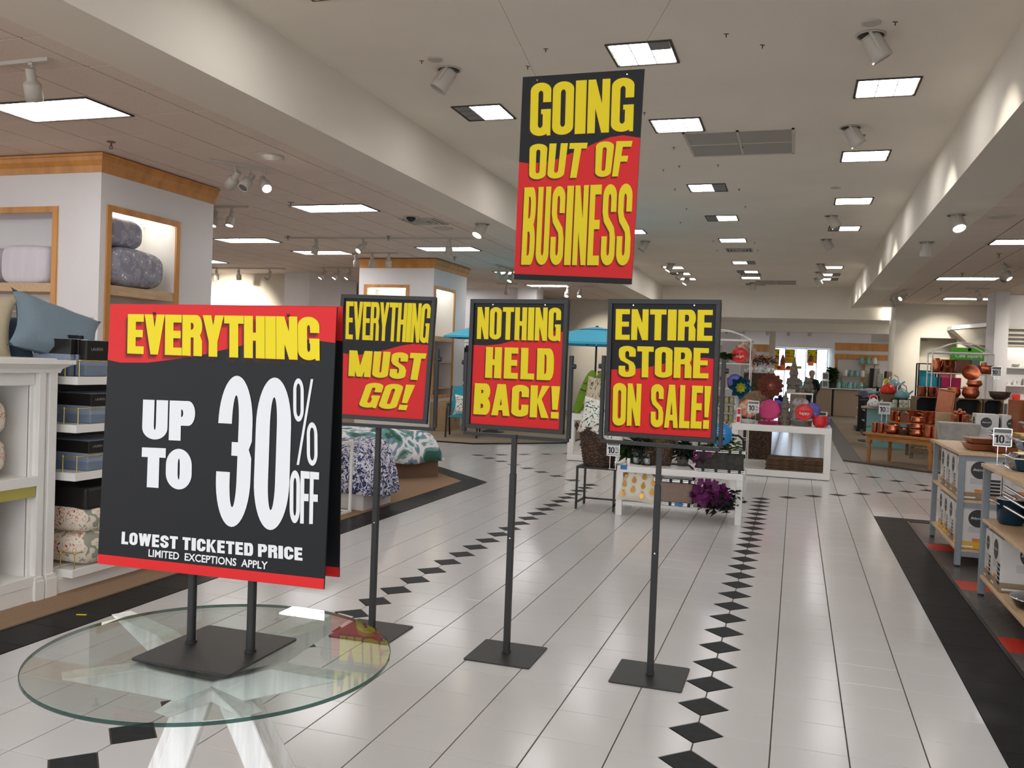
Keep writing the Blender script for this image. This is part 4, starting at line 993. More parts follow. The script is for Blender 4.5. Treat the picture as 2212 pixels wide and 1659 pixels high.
# bedding in the niches
def pillow_mesh(w, d, h, seed=0, pinch=.12, n=14):
    rnd = random.Random(seed)
    ph = [rnd.uniform(0, 6) for _ in range(6)]
    mb = MB()
    def f(sgn):
        def g(u, v):
            x = (u * 2 - 1); y = (v * 2 - 1)
            e = max(0, (1 - x ** 4)) * max(0, (1 - y ** 4))
            px = x * w / 2 * (1 - pinch * (1 - y * y) * abs(x) * .6); py = y * d / 2 * (1 - pinch * (1 - x * x) * abs(y) * .6)
            z = sgn * h / 2 * (e ** .45) * (1 + .08 * math.sin(5 * x + ph[0]) * math.cos(4 * y + ph[1]) + .04 * math.sin(11 * x + 7 * y + ph[2]))
            return (px, py, z)
        return g
    o = len(mb.v)
    mb.grid(f(1), n, n); k = len(mb.f)
    g2 = MB(); g2.grid(f(-1), n, n)
    mb.add(g2.v, [tuple(reversed(q)) for q in g2.f], True)
    return mb
def pillow(name, w, d, h, m, loc, rot, label, cat='pillow', seed=0, group=None, parent=None, pinch=.12):
    mb = pillow_mesh(w, d, h, seed, pinch)
    o = mb.build(name, m, parent, loc=loc, rot=rot)
    if label: tag(o, label, cat, group)
    return o
def soft_block(w, d, h, seed=0, p=5.0, nu=26, nv=14, fold=.03):
    """a rounded bulging folded textile: superellipsoid with vertical folds"""
    rnd = random.Random(seed); ph = [rnd.uniform(0, 6) for _ in range(8)]
    mb = MB(); vs = []
    def f(u, v):
        a = u * 2 * PI; b = (v - .5) * PI
        ca, sa = math.cos(a), math.sin(a); cb, sb = math.cos(b), math.sin(b)
        s = lambda t, e: math.copysign(abs(t) ** e, t)
        e = 2 / p
        r = 1 + fold * (math.sin(9 * a + ph[0]) + .6 * math.sin(17 * a + ph[1])) * cb
        return (w / 2 * s(ca, e) * s(cb, e) * r, d / 2 * s(sa, e) * s(cb, e) * r, h / 2 * s(sb, .6) * (1 + .03 * math.sin(3 * a + ph[2])) + h / 2)
    return mb.grid(f, nu, nv)
o = soft_block(.50, 1.08, .47, 3, 3.2, 40, 16, .045).build('comforter', grey_flower, None, loc=(-7.33, 5.05, 2.25)); tag(o, 'large bulging grey comforter with white blossoms on the lit tower shelf, the lower one', 'comforter')
o = soft_block(.46, .76, .36, 5, 3.2, 40, 16, .035).build('comforter', grey_flower, None, loc=(-7.36, 4.86, 2.70)); tag(o, 'grey comforter with white blossoms on the lit tower shelf, stacked on top', 'comforter')
o = soft_block(.46, .6, .26, 8, 3.4, 30, 12, .03).build('comforter', clear, None, loc=(-7.35, 4.95, 1.3)); tag(o, 'bedding in shiny clear plastic on the second shelf of the near tower', 'comforter')
p = soft_block(.7, .42, .44, 9, 9, 30, 12, .006).build('folded_blanket', lav, None, loc=(-8.27, 4.70, 2.25)); tag(p, 'pale lavender white blanket with hanging front in the near tower front niche', 'blanket')
p = soft_block(.7, .4, .44, 11, 7, 30, 12, .006).build('folded_blanket', lav, None, loc=(-9.1, 4.70, 2.25)); tag(p, 'pale lavender white blanket at the left edge of the near tower front niche', 'blanket')
m = MB(); m.box(-.12, -.12, 0, .12, .12, .03)
# glass bag and carton in the second tower
t = thing('clear_handbag', 'clear plastic handbag with hoop handle on the second tower shelf', 'bag', (-7.3, 14.35, .93))
soft_block(.2, .42, .34, 4, 3.5).build('body', clear, t)
m = MB(); m.path([(0, -.12 + .24 * (1 - math.cos(k / 10 * PI)) / 2, .33 + .16 * math.sin(k / 10 * PI)) for k in range(11)], .012); m.build('handle', clear, t)
t = thing('carton', 'brown cardboard carton under the second tower shelf', 'box', (-6.93, 14.4, .01))
m = MB(); m.box(-.18, -.45, 0, .18, .4, .62); m.build('box', kraft, t, .004)
m = MB(); m.box(.1805, .05, .18, .182, .17, .5); m.build('printed_picture', ink2, t)
m = MB(); m.box(.1805, .22, .48, .182, .3, .58); m.build('sticker', paper, t)
m = MB(); m.box(-.19, -.46, -.0, .19, .41, .02); 
# ================================================================== WHITE BEDDING CABINET (near left)
cb = thing('bedding_cabinet', 'white panelled bedding cabinet with pilasters and brass-railed shelves at the left', 'cabinet', (-3.95, 0, 0))
m = MB()
m.box(-.62, -1.6, 0, -.58, 2.2, 1.36)                                 # core back
m.box(-1.25, -1.6, 0, -.62, -1.56, 1.36)
m.box(-.58, -1.6, .0, -.02, .62, .13); m.box(-.62, -1.6, 1.30, -.02, .62, 1.40)
m.box(-.05, .60, .13, -.03, .64, 1.40)
m.box(-.6, .60, 0, -.04, .80, 1.36); m.box(-.6, .80, 0, -.06, 2.2, .16)
m.build('carcass', white_lac, cb, .003)
m = MB()
for y0, y1 in ((.625, .672), (.70, .76)): m.box(-.06, y0, .13, .012, y1, 1.38)
m.box(-.06, .672, .13, -.012, .70, 1.38); m.build('pilaster', white_lac, cb, .002)
m = MB()
for y0, y1, o_ in ((.61, .68, .03), (.69, .775, .03)): m.box(-.06, y0, 0, o_, y1, .125); m.box(-.06, y0 + .005, .125, o_ - .008, y1 - .005, .15)
m.box(-.06, -1.6, 0, .012, .61, .11); m.box(-.06, -1.6, .11, .004, .61, .135); m.box(-.06, .775, 0, .012, 2.2, .10); m.box(-.06, .775, .1, .004, 2.2, .125)
m.build('plinth', white_lac, cb, .002)
c = MB(); crown_prof(c, [(-1.25, -1.6), (0.0, -1.6), (0.0, .76), (-.6, .76)], 1.375, 1.455, .075)
c.box(-1.25, -1.55, 1.44, 0, .76, 1.463); c.build('cornice', white_lac, cb)
m = MB(); m.box(-1.25, -1.6, 0, -1.21, .76, 1.44); m.box(-1.25, .72, 0, -.6, .76, 1.44); m.build('rear_panel', white_lac, cb)
for z in (.755, .155):
    m = MB(); m.box(-.58, -1.6, z - .045, .0, .625, z); m.box(-.02, -1.6, z - .055, .016, .625, z + .004); m.build('shelf', white_lac, cb, .002)
m = MB(); m.box(-.02, -1.6, .635, .006, .618, .70); m.build('brass_strip', mat('brass_strip', srgb(206, 196, 110), .35, .6), cb)
m = MB(); m.box(-.56, .80, .16, -.54, 2.2, 1.30); m.build('black_backing', ink, cb)
for z in (1.353, 1.055, .756, .154):
    m = MB(); m.box(-.54, .835, z - .05, .085, 2.2, z); s = m.build('railed_shelf', white_lac, cb, .002)
    m = MB(); pz = z + .10
    pts = [(-.02, .845, pz), (.075, .86, pz), (.08, 1.0, pz), (.08, 2.15, pz)]
    m.path(pts, .004, 8)
    for q in ((-.02, .845), (.075, .86), (.08, 1.5), (.08, 2.1)):
        m.tube((q[0], q[1], z), (q[0], q[1], pz), .0035, 8); m.ball((q[0], q[1], pz), .008)
    m.build('gallery_rail', brass, s)
# bedding on the railed shelves
def sheet_pack(loc, w, d, h, m_cl, label, rz=0., writing=True, group=None, band=.42):
    """folded sheets in a pack: cloth block with a dark header card. front faces +x"""
    t = thing('sheet_pack', label, 'bedding pack', loc, rz, group)
    b = MB(); b.box(-d, -w / 2, 0, 0, w / 2, h); b.build('folded_cloth', m_cl, t, .008, 2)
    c = MB(); c.box(-d * .98, -w / 2 - .001, h * (1 - band), .003, w / 2 + .003, h * .99); c.build('header_card', mat('header_black', srgb(32, 30, 28), .25), t, .002)
    if writing:
        font('LAUREN', h * .115, mat('silver_print', srgb(150, 146, 140), .4), 'lettering', t, (.0075, -.13 if w > .3 else -.01, h * (1 - band * .45)), (PI / 2, 0, PI / 2))
    c = MB(); c.box(-d * .9, -w / 2 - .004, 0.001, .0045, w / 2 + .005, h * .3); c.build('plastic_sleeve', clear, t)
    return t
cl_b = mat('blue_grey_percale', srgb(138, 152, 172), .35, noise=.06, nscale=9)
sheet_pack((-3.885, 1.17, 1.055), .40, .3, .19, cl_b, 'blue-grey sheet set with black header on the second railed shelf')
sheet_pack((-3.885, 1.16, .756), .40, .3, .19, cl_b, 'blue-grey sheet set with black header on the third railed shelf')
for k, (y, x, rz, l) in enumerate(((.90, -3.97, .0, 'leftmost, thin, pressed against the post'), (.945, -3.955, .02, 'second from the cabinet post'), (1.0, -3.94, -.03, 'third, with a wide black cover edge'), (1.03, -3.90, .0, 'with its printed black front turned to the aisle'), (1.32, -3.93, .12, 'leaning at the right end'))):
    if k < 3: sheet_pack((x, y, 1.353), .035, .3, .235, cl_b, 'upright blue sheet pack on the top railed shelf, ' + l, rz, False)
    else: sheet_pack((x, y, 1.353), .18 if k == 3 else .2, .06, .23, cl_b, 'sheet pack on the top railed shelf, ' + l, rz, k == 3, band=.55)
sheet_pack((-4.0, 1.0, 1.353), .03, .22, .26, mat('black_pack', srgb(24, 24, 24), .3), 'black pack standing highest behind the top railed shelf row', 0., False)
t = thing('comforter_bag', 'red paisley comforter set in a clear bag with black header on the bottom railed shelf', 'bedding pack', (-4.05, 1.25, .154))
soft_block(.42, .72, .22, 21, 6, 30, 10, .01).build('comforter', floral_red, t)
b = soft_block(.42, .70, .2, 22, 6, 30, 10, .01).build('comforter', floral_red, t, loc=(0, 0, .2))
m = MB(); m.box(-.2, -.33, .36, .2, .33, .50); m.build('header_card', mat('header_black', srgb(32, 30, 28), .25), t, .02, 2)
font('LAUREN', .04, MATS['silver_print'] if 'silver_print' in MATS else paper, 'lettering', t, (.206, -.12, .44), (PI / 2, 0, PI / 2))
for k, (y, z, l) in enumerate(((.25, .758, 'upper, on the middle shelf'), (.20, .158, 'lower, on the bottom shelf'))):
    t = thing('comforter_bag', 'red flowered comforter set in zipped bag at left edge, ' + l, 'bedding pack', (-4.22, y, z))
    soft_block(.42, .55, .25, 30 + k, 4.5, 30, 10, .012).build('comforter', floral_red, t)
    soft_block(.42, .55, .23, 34 + k, 4.5, 30, 10, .012).build('comforter', floral_red, t, loc=(0, 0, .235))
    m = MB(); m.lathe([(.19, .455), (.25, .46), (.25, .475), (.19, .48)], n=24, sx=.9, sy=1.08); m.build('zip_edge', ink, t)
# pillows on the cabinet
pillow('pillow', .62, .44, .17, linen_b, (-4.20, 1.0, 1.625), (1.05, .30, 1.25), 'large blue-grey pillow with turned piping leaning on the white cabinet top', seed=3, pinch=.3)
pillow('pillow', .40, .42, .12, linen_be, (-4.42, .62, 1.66), (1.35, .1, .95), 'beige fringed pillow standing left of the blue-grey one', seed=5, pinch=.3)
pillow('pillow', .50, .34, .12, linen, (-4.75, 1.5, 1.66), (1.25, .25, .3), 'cream pillow whose corner peeks out behind the blue-grey one', seed=6, pinch=.35)
pillow('pillow', .45, .30, .12, denim, (-4.5, .80, 1.58), (1.2, 0, .9), 'slate blue cushion wedged between beige and blue-grey pillows', seed=7)
pillow('pillow', .45, .40, .14, denim, (-4.75, -.12, 1.63), (1.2, 0, .6), 'slate blue cushion at the left edge of the photo', seed=8)
pillow('pillow', .45, .34, .12, linen_be, (-4.95, .0, 1.70), (1.2, 0, .4), 'beige pillow behind the left slate blue cushion', seed=9)
m = MB(); m.box(-.1, -.15, 0, .1, .15, .05); o = m.build('white_tray', white_lac, None, .004, loc=(-4.1, .12, 1.463)); tag(o, 'small white tray block on the cabinet top at the left edge', 'tray')
# ================================================================== BEDS
def bed(corner, dirL, dirD, L, D, base_h, top_h, cloth, label, base_m, drape=.16, seed=0, over=.05):
    t = thing('display_bed', label, 'bed', (corner[0], corner[1], 0))
    u = Vector((*dirL, 0)).normalized(); v = Vector((*dirD, 0)).normalized()
    m = MB(); q = lambda a, b, z: tuple(u * a + v * b + Vector((0, 0, z)))
    m.hexa([q(.04, .04, 0), q(L, .04, 0), q(L, D, 0), q(.04, D, 0)], [q(.04, .04, base_h), q(L, .04, base_h), q(L, D, base_h), q(.04, D, base_h)])
    if u.cross(v).z < 0: m.f = [tuple(reversed(f)) for f in m.f]
    m.build('box_base', base_m, t)
    rnd = random.Random(seed); ph = [rnd.uniform(0, 6.28) for _ in range(10)]
    c = MB()
    def f(s, r):
        a = -over - drape * .3 + (L + 2 * over + drape * .6) * s; b = -over - drape * .3 + (D + 2 * over + drape * .6) * r
        ea = min(s, 1 - s) / .16; eb = min(r, 1 - r) / .2
        k = min(1, ea) ; k2 = min(1, eb)
        xs, ys = 2 * s - 1, 2 * r - 1; a += (.5 * L - a) * .10 * ys ** 4; b += (.5 * D - b) * .12 * xs ** 4
        e = (1 - (1 - k) ** 2.6) * (1 - (1 - k2) ** 2.6)
        z = drape + (top_h - drape) * e ** .75
        z += .028 * math.sin(7 * s + ph[0]) * math.sin(5 * r + ph[1]) + .014 * math.sin(19 * s + ph[2] + 4 * r) + .012 * math.sin(17 * r + ph[3]) * (1 - e)
        w1 = .02 * math.sin(26 * s + ph[4]) * (1 - e); w2 = .02 * math.sin(24 * r + ph[5]) * (1 - e)
        return tuple(u * (a + w2) + v * (b + w1) + Vector((0, 0, z)))
    c.grid(f, 60, 50)
    if u.cross(v).z < 0: c.f = [tuple(reversed(ff)) for ff in c.f]
    o = c.build('comforter', cloth, t)
    sm = o.modifiers.new('s', 'SOLIDIFY'); sm.thickness = .02; sm.offset = -1
    return t
bed((-4.0, 7.12), (-1, -.98), (-1, 1), 2.1, 1.5, .24, .60, floral_grn, 'display bed with a white comforter of green and blue watercolour flowers', mat('tan_base', srgb(120, 92, 72), .8), .22, 2)
bed((-3.66, 5.02), (0, -1), (-1, .12), .66, 1.6, .22, .66, paisley, 'display bed with a navy and white paisley comforter behind the big sign', mat('pale_base', srgb(196, 190, 184), .8), .16, 5)
t = thing('white_stand', 'slim white metal stand with a dark glass top beside the paisley bed', 'table', (-3.783, 4.24, 0))
m = MB()
for x, y in ((0, 0), (-.65, 0), (-.65, -.45), (0, -.45)): m.box(x - .0125, y - .0125, 0.01, x + .0125, y + .0125, .70)
m.box(-.66, -.46, .69, .012, .012, .72); m.box(-.66, -.0125, .01, .012, .0125, .03); m.box(-.0125, -.46, .01, .012, .012, .03)
m.build('frame', white_lac, t, .002)
m = MB(); m.box(-.63, -.43, .72, -.02, -.02, .726); m.build('glass_top', mat('smoked_glass', srgb(50, 56, 62), .08), t)
# ================================================================== OUTDOOR DEPARTMENT BEHIND THE SIGNS
t = thing('sling_chair', 'turquoise sling patio chair with dark arms beside the second tower', 'chair', (-6.0, 13.05, .012), .25)
m = MB(); m.hexa([(-.28, -.25, .40), (.28, -.25, .40), (.28, .2, .38), (-.28, .2, .38)], [(-.28, -.25, .42), (.28, -.25, .42), (.28, .2, .40), (-.28, .2, .40)]); m.build('seat', teal_s, t)
m = MB(); m.hexa([(-.28, .18, .38), (.28, .18, .38), (.28, .22, .38), (-.28, .22, .38)], [(-.27, .38, 1.0), (.27, .38, 1.0), (.27, .41, 1.0), (-.27, .41, 1.0)]); m.build('backrest', teal_s, t)
for s in (-1, 1):
    x = s * .31
    m = MB(); m.path([(x, -.34, 0), (x, -.26, .56), (x, -.2, .63), (x, .1, .64), (x, .22, .60)], .018, 8); m.build('arm', blk_metal, t)
    m = MB(); m.path([(x, .30, 0), (x, .16, .40), (x, .40, 1.0)], .018, 8); m.build('leg', blk_metal, t)
pillow('cushion', .46, .44, .16, tropic, (-5.93, 12.92, .66), (1.25, 0, .2), 'white tropical print cushion on the turquoise sling chair', 'cushion', 12, pinch=.3)
def umbrella(x, y, z, r, label, tilt=0.):
    t = thing('patio_umbrella', label, 'umbrella', (x, y, 0))
    m = MB(); m.lathe([(.25, .012), (.25, .03), (.06, .07), (.03, .12)], n=20); m.build('base', blk_metal, t)
    m = MB(); m.tube((0, 0, .05), (0, 0, z + .02), .019, 10); m.build('pole', blk_metal, t)
    m = MB(); m.tube((0, 0, z - .34), (0, 0, z - .26), .028, 10); m.build('hub', chrome, t)
    m = MB(); n = 8; m.lathe([(r, -.30), (r, -.335)], (0, 0, z), n=n, smooth=False); m.v = m.v
    m = MB(); m.lathe([(r, -.335), (r * 1.0, -.295), (r * .78, -.19), (r * .5, -.095), (r * .22, -.03)], (0, 0, z), n=n, smooth=False, rot=PI / 8)
    m.f = m.f[:-2]; m.sm = m.sm[:-2]
    o = m.build('canopy', umb_c, t)
    m = MB(); m.lathe([(r * .30, -.035), (r * .12, .0), (.02, .02)], (0, 0, z), n=n, smooth=False, rot=PI / 8); m.build('vent', umb_c, t)
    m = MB(); m.lathe([(.03, .018), (.03, .035), (.0001, .045)], (0, 0, z), n=10); m.build('finial', blk_metal, t)
    for k in range(8):
        a = PI / 8 + k * PI / 4; m = MB(); m.tube((.02 * math.cos(a), .02 * math.sin(a), z - .02), (r * .99 * math.cos(a), r * .99 * math.sin(a), z - .315), .006, 5); m.build('rib', blk_metal, t)
    return t
umbrella(-3.32, 13.0, 2.26, 1.2, 'turquoise patio umbrella open between the middle and right signs')
umbrella(-5.9, 14.6, 2.36, 1.15, 'turquoise patio umbrella whose tip shows left of the middle sign')
# coats
t0 = thing('coat_rack', 'wall rail with wire hangers and black coats beside the second tower', 'rack', (-7.2, 16.35, 0))
m = MB()
for z in (1.98, 1.05):
    m.tube((-.4, 0, z), (.9, 0, z), .012); 
for x in (-.4, .9): m.tube((x, 0, .01), (x, 0, 2.0), .014)
m.build('rail', chrome, t0)
for k in range(7):
    for z, l in ((1.93, 'upper'), (1.02, 'lower')):
        x = -7.56 + k * .18
        t = thing('coat', 'black coat on the %s rail beside the second tower, %s from the tower' % (l, NTH[k]), 'coat', (x, 16.35, 0), 1.47, 'black coats on the wall rails')
        m = MB(); hh = .86
        prof = lambda f: (.09 + .16 * min(1, f * 5) + .02 * math.sin(f * 20), .042 + .012 * f)
        def g(u, v, z=z):
            a = u * 2 * PI; w_, d_ = prof(v); return (w_ * math.cos(a) * (1 + .1 * math.sin(5 * a) * v), d_ * math.sin(a) * (1.1 + .2 * math.sin(3 * a)), z - .02 - hh * v)
        m.grid(g, 16, 8); m.build('body', coat_k, t)
        m = MB(); m.tube((0, 0, z + .04), (0, 0, z - .03), .004, 5); m.path([(-.17, 0, z - .12), (0, 0, z - .03), (.17, 0, z - .12)], .004, 5); m.build('hanger', chrome, t)
# ================================================================== CENTRE TABLES
def parsons(x0, y0, x1, y1, top, leg, label, base=0.0, lip=None):
    t = thing('display_table', label, 'table', ((x0 + x1) / 2, (y0 + y1) / 2, 0))
    a, b = (x1 - x0) / 2, (y1 - y0) / 2
    m = MB(); m.box(-a, -b, top - leg, a, b, top); m.build('table_top', white_lac, t, .006, 2)
    for s in (-1, 1):
        xs = sorted((s * a, s * (a - leg)))
        for yy, k, ya, yb in ((-b + leg, 1, -b, -b + leg), (b - leg, -1, b - leg, b)):
            m = MB(); m.box(xs[0], ya, base, xs[1], yb, top - leg)
            for z0, z1 in [(top - leg, top - leg - .05)] + ([(base, base + .05)] if base else []):
                P = [(yy, z0)] + [(yy + k * .05 * (1 - math.sin(i / 4 * PI / 2)), z0 + (z1 - z0) * (1 - math.cos(i / 4 * PI / 2))) for i in range(5)]
                vs = [(xs[0], p, z) for p, z in P] + [(xs[1], p, z) for p, z in P]; n = len(P)
                m.add(vs, [tuple(range(n)), tuple(reversed(range(n, 2 * n)))] + [(i, (i + 1) % n, n + (i + 1) % n, n + i) for i in range(n)])
            m.build('leg', white_lac, t, 0)
    if base:
        m = MB(); m.box(-a, -b, .006, a, b, base); m.build('plinth', white_lac, t, .006, 2)
        m = MB(); m.box(-a + .01, -b + .01, 0, a - .01, b - .01, .008); m.build('foot_strip', ink, t)
    return t
parsons(-.545, 10.02, .862, 11.45, .76, .095, 'large white lacquered display table loaded with garden gifts', .10)
t = parsons(-3.12, 10.24, -2.0, 11.4, .755, .10, 'white lacquered display table half hidden behind the right sign stand', .10)
# low white bench
t = thing('low_bench', 'low white bench table with a bottom shelf under the right framed sign', 'table', (-.755, 5.84, 0))
a, b = .635, .31
m = MB(); m.box(-a, -b, .45, a, b, .515); m.build('table_top', white_lac, t, .004)
for x in (-1, 1):
    for y in (-1, 1):
        m = MB(); xs = sorted((x * a, x * (a - .065))); ys = sorted((y * b, y * (b - .065))); m.box(xs[0], ys[0], 0, xs[1], ys[1], .45); m.build('leg', white_lac, t, .003)
m = MB(); m.box(-a + .04, -b + .03, .105, a - .04, b - .03, .145); m.build('lower_shelf', white_lac, t, .003)
m = MB(); m.box(-.60, -.311, .478, -.53, -.309, .52); m.box(-.6, -.31, .515, -.53, -.25, .517); m.build('tape', tape_b, t)
BX, BY = -.755, 5.84
# black end table
t = thing('end_table', 'small black metal end table carrying the wicker basket', 'table', (-1.645, 5.875, 0))
a, b = .215, .2
m = MB(); m.box(-a, -b, .44, a, b, .463); m.build('table_top', blk_metal, t, .002)
for x in (-1, 1):
    for y in (-1, 1): m = MB(); m.box(*sorted((x * a, x * (a - .022)))[:1], *sorted((y * b, y * (b - .022)))[:1], 0, sorted((x * a, x * (a - .022)))[1], sorted((y * b, y * (b - .022)))[1], .44); m.build('leg', blk_metal, t)
m = MB()
m.box(-a, -b, .06, -a + .018, b, .078); m.box(a - .018, -b, .06, a, b, .078); m.box(-a, b - .018, .06, a, b, .078); m.build('stretcher', blk_metal, t)
# baskets
def basket(name, x, y, z, r0, r1, h, m_, label, sx=1., sy=1., handle=True, rows=14):
    t = thing(name, label, 'basket', (x, y, z))
    m = MB(); prof = [(r0 * .9, 0)]
    for k in range(rows + 1):
        f = k / rows; r = r0 + (r1 - r0) * (f ** .8); prof += [(r + .006, h * f), (r - .003, h * min(1, f + .45 / rows))]
    prof += [(r1 - .02, h * 1.0), (r0 - .02, .02), (.0001, .02)]
    m.lathe(prof, n=26, sx=sx, sy=sy); m.build('woven_body', m_, t)
    if handle:
        for s in (-1, 1):
            m = MB(); m.path([(s * r1 * sx * .98, -.07, h * .86), (s * (r1 * sx + .03), -.05, h * 1.0), (s * (r1 * sx + .035), 0, h * 1.06), (s * (r1 * sx + .03), .05, h), (s * r1 * sx * .98, .07, h * .86)], .012, 6); m.build('handle', m_, t)
    return t
basket('wicker_basket', -1.66, 5.87, .463, .155, .22, .42, wicker, 'tall dark wicker basket with tropical cushions on the black end table', 1.05, .9)
pillow('cushion', .42, .40, .16, tropic, (-1.65, 5.80, .985), (1.35, .15, .05), 'white tropical leaf cushion standing in the tall wicker basket', 'cushion', 14)
pillow('cushion', .36, .30, .13, tropic, (-1.50, 5.72, .89), (1.2, .5, .0), 'printed white cushion with a lemon sunk in the wicker basket', 'cushion', 15)
pillow('cushion', .46, .46, .15, palmc, (-2.60, 10.15, 1.13), (1.3, .1, .05), 'beige cushion with green palm leaves on the rear white table', 'cushion', 16)
m = MB(); m.lathe([(.19, 0), (.15, .30), (.0001, .30)], n=24); o = m.build('lamp_shade_pack', mat('pale_shade', srgb(206, 206, 204), .8), None, loc=(-2.30, 10.7, 1.42)); o.rotation_euler = (PI, 0, 0); o.location = (-2.30, 10.75, 1.62); tag(o, 'pale tapered lamp shade above the palm cushion', 'lamp shade')
t = thing('shade_rack', 'narrow dark wire stand holding the pale shade', 'rack', (-2.30, 10.75, .755)); m = MB(); m.tube((0, 0, 0), (0, 0, .56), .008); m.lathe([(.1, 0), (.1, .01), (.0001, .01)], n=16); m.build('pole', blk_metal, t)
# lime green folded beach items leaning
for k, (x, y, rx, ry, l) in enumerate(((-3.06, 10.5, -.1, .34, 'leftmost, half hidden'), (-2.95, 10.66, -.1, .38, 'middle one'), (-2.83, 10.5, -.1, .44, 'rightmost, with printed card'))):
    t = thing('beach_mat', 'lime green rolled beach mat on the rear white table, ' + l, 'beach mat', (x, y, .757), (rx, ry, 0), 'lime rolled beach mats')
    soft_block(.17, .10, .74, 40 + k, 3.5, 20, 12, .02).build('roll', lime, t)
    m = MB(); m.box(-.075, -.056, .38, .075, -.046, .395); m.box(-.075, -.058, .50, .075, -.046, .51); m.build('strap', leaf_d, t)
    if k == 2: m = MB(); m.box(-.045, -.064, .18, .06, -.052, .46); m.build('card', mat('sea_card', srgb(120, 150, 170), .5, noise=.5, nscale=20), t)
for k, (x, y, l) in enumerate(((-2.92, 10.9, 'behind the lime mats at left'), (-2.72, 10.8, 'behind the lime mats at right'), (-2.6, 10.9, 'next to the palm cushion'))):
    o = soft_block(.15, .12, .66, 50 + k, 3.5, 18, 10, .02).build('beach_mat', blue_c, None, loc=(x, y, .757), rot=(0, .25, 0)); tag(o, 'blue rolled beach mat ' + l, 'beach mat')
o = soft_block(.16, .16, .2, 60, 2.6, 18, 10, .03).build('net_bag', mat('net_bag', srgb(96, 92, 88), .7, noise=.4, nscale=20), None, loc=(-2.72, 10.32, .757)); tag(o, 'small grey net bag at the foot of the lime beach mats', 'bag')
t = thing('console', 'dark wood console with framed pictures under the umbrella', 'console', (-3.2, 15.6, .012))
m = MB(); m.box(-.6, -.2, 1.36, .9, .2, 1.41); m.build('console_top', mat('walnut', srgb(96, 70, 52), .5, noise=.2, nscale=8), t)
for x in (-.56, .84): m = MB(); m.box(x, -.18, 0, x + .05, .18, 1.36); m.build('leg', MATS['walnut'], t)
m = MB(); m.box(-.55, -.15, .5, .85, .17, .54); m.box(-.55, -.15, .95, .85, .17, .98); m.build('shelf', MATS['walnut'], t)
for k, (x, w_, h_) in enumerate(((-.05, .18, .22), (.35, .22, .2), (.62, .16, .2))):
    o = MB().box(-w_ / 2, -.01, 0, w_ / 2, .01, h_).build('picture_frame', mat('sepia_picture', srgb(132, 114, 86), .5, noise=.4, nscale=12), None, .003, loc=(-3.2 + x, 15.5, 1.422)); tag(o, 'small sepia framed picture on the dark console, ' + NTH[k] + ' from the umbrella pole', 'picture', 'sepia pictures on the console')
for k in range(9):
    o = soft_block(.28, .2, .16 + .05 * (k % 2), 70 + k, 4, 14, 8, .01).build('folded_textile', (blue_c, mat('wine_cloth', srgb(110, 34, 40), .8), terra, mat('wine_cloth', (0, 0, 0)), palmc)[k % 5], None, loc=(-3.66 + (k % 4) * .32, 15.6, (.992, .552, .992)[k // 4] if k < 8 else .552)); tag(o, 'folded cloth bundle on the dark console shelves, %s of them' % NTH[k], 'folded cloth', 'cloth bundles on the dark console')
# ---- low bench: top
def blob_flowers(t, pts, r, m_, name, seed=0, petals=5):
    rnd = random.Random(seed); m = MB()
    for (x, y, z) in pts:
        ax = Vector((rnd.uniform(-1, 1), rnd.uniform(-1.6, .2), rnd.uniform(-.3, 1))).normalized(); u = ax.orthogonal().normalized(); v = ax.cross(u); a0 = rnd.random() * 6
        c = Vector((x, y, z))
        for k in range(petals):
            a = a0 + k * 2 * PI / petals; d = u * math.cos(a) + v * math.sin(a); s = ax.cross(d)
            p = [c, c + d * r * .6 + s * r * .42 + ax * r * .12, c + d * r + ax * r * .25, c + d * r * .6 - s * r * .42 + ax * r * .12]
            m.add(p, [(0, 1, 2, 3)], False)
    o = m.build(name, m_, t); o['kind'] = 'stuff'; return o
def leaves(t, pts, L, m_, name='leaves', seed=0, droop=.3):
    rnd = random.Random(seed); m = MB()
    for (x, y, z) in pts:
        a = rnd.random() * 2 * PI; d = Vector((math.cos(a), math.sin(a), rnd.uniform(-.2, .9))).normalized(); s = d.cross(Vector((0, 0, 1))).normalized(); l = L * rnd.uniform(.6, 1.1); c = Vector((x, y, z)); w_ = l * .22
        e = c + d * l - Vector((0, 0, droop * l))
        mid = c + d * l * .5
        m.add([c, mid + s * w_, e, mid - s * w_], [(0, 1, 2, 3)], False)
    o = m.build(name, m_, t); o['kind'] = 'stuff'; return o
rnd = random.Random(5)
def rpts(n, cx, cy, cz, ax, ay, az, seed=0):
    r = random.Random(seed); out = []
    while len(out) < n:
        x, y, z = r.uniform(-1, 1), r.uniform(-1, 1), r.uniform(-1, 1)
        if x * x + y * y + z * z < 1: out.append((cx + x * ax, cy + y * ay, cz + z * az))
    return out
TOPZ = .515
basket('hyacinth_basket', -1.02, 5.88, TOPZ, .12, .165, .30, wicker2, 'brown water hyacinth basket on the white bench behind the right sign pole', 1.1, .8)
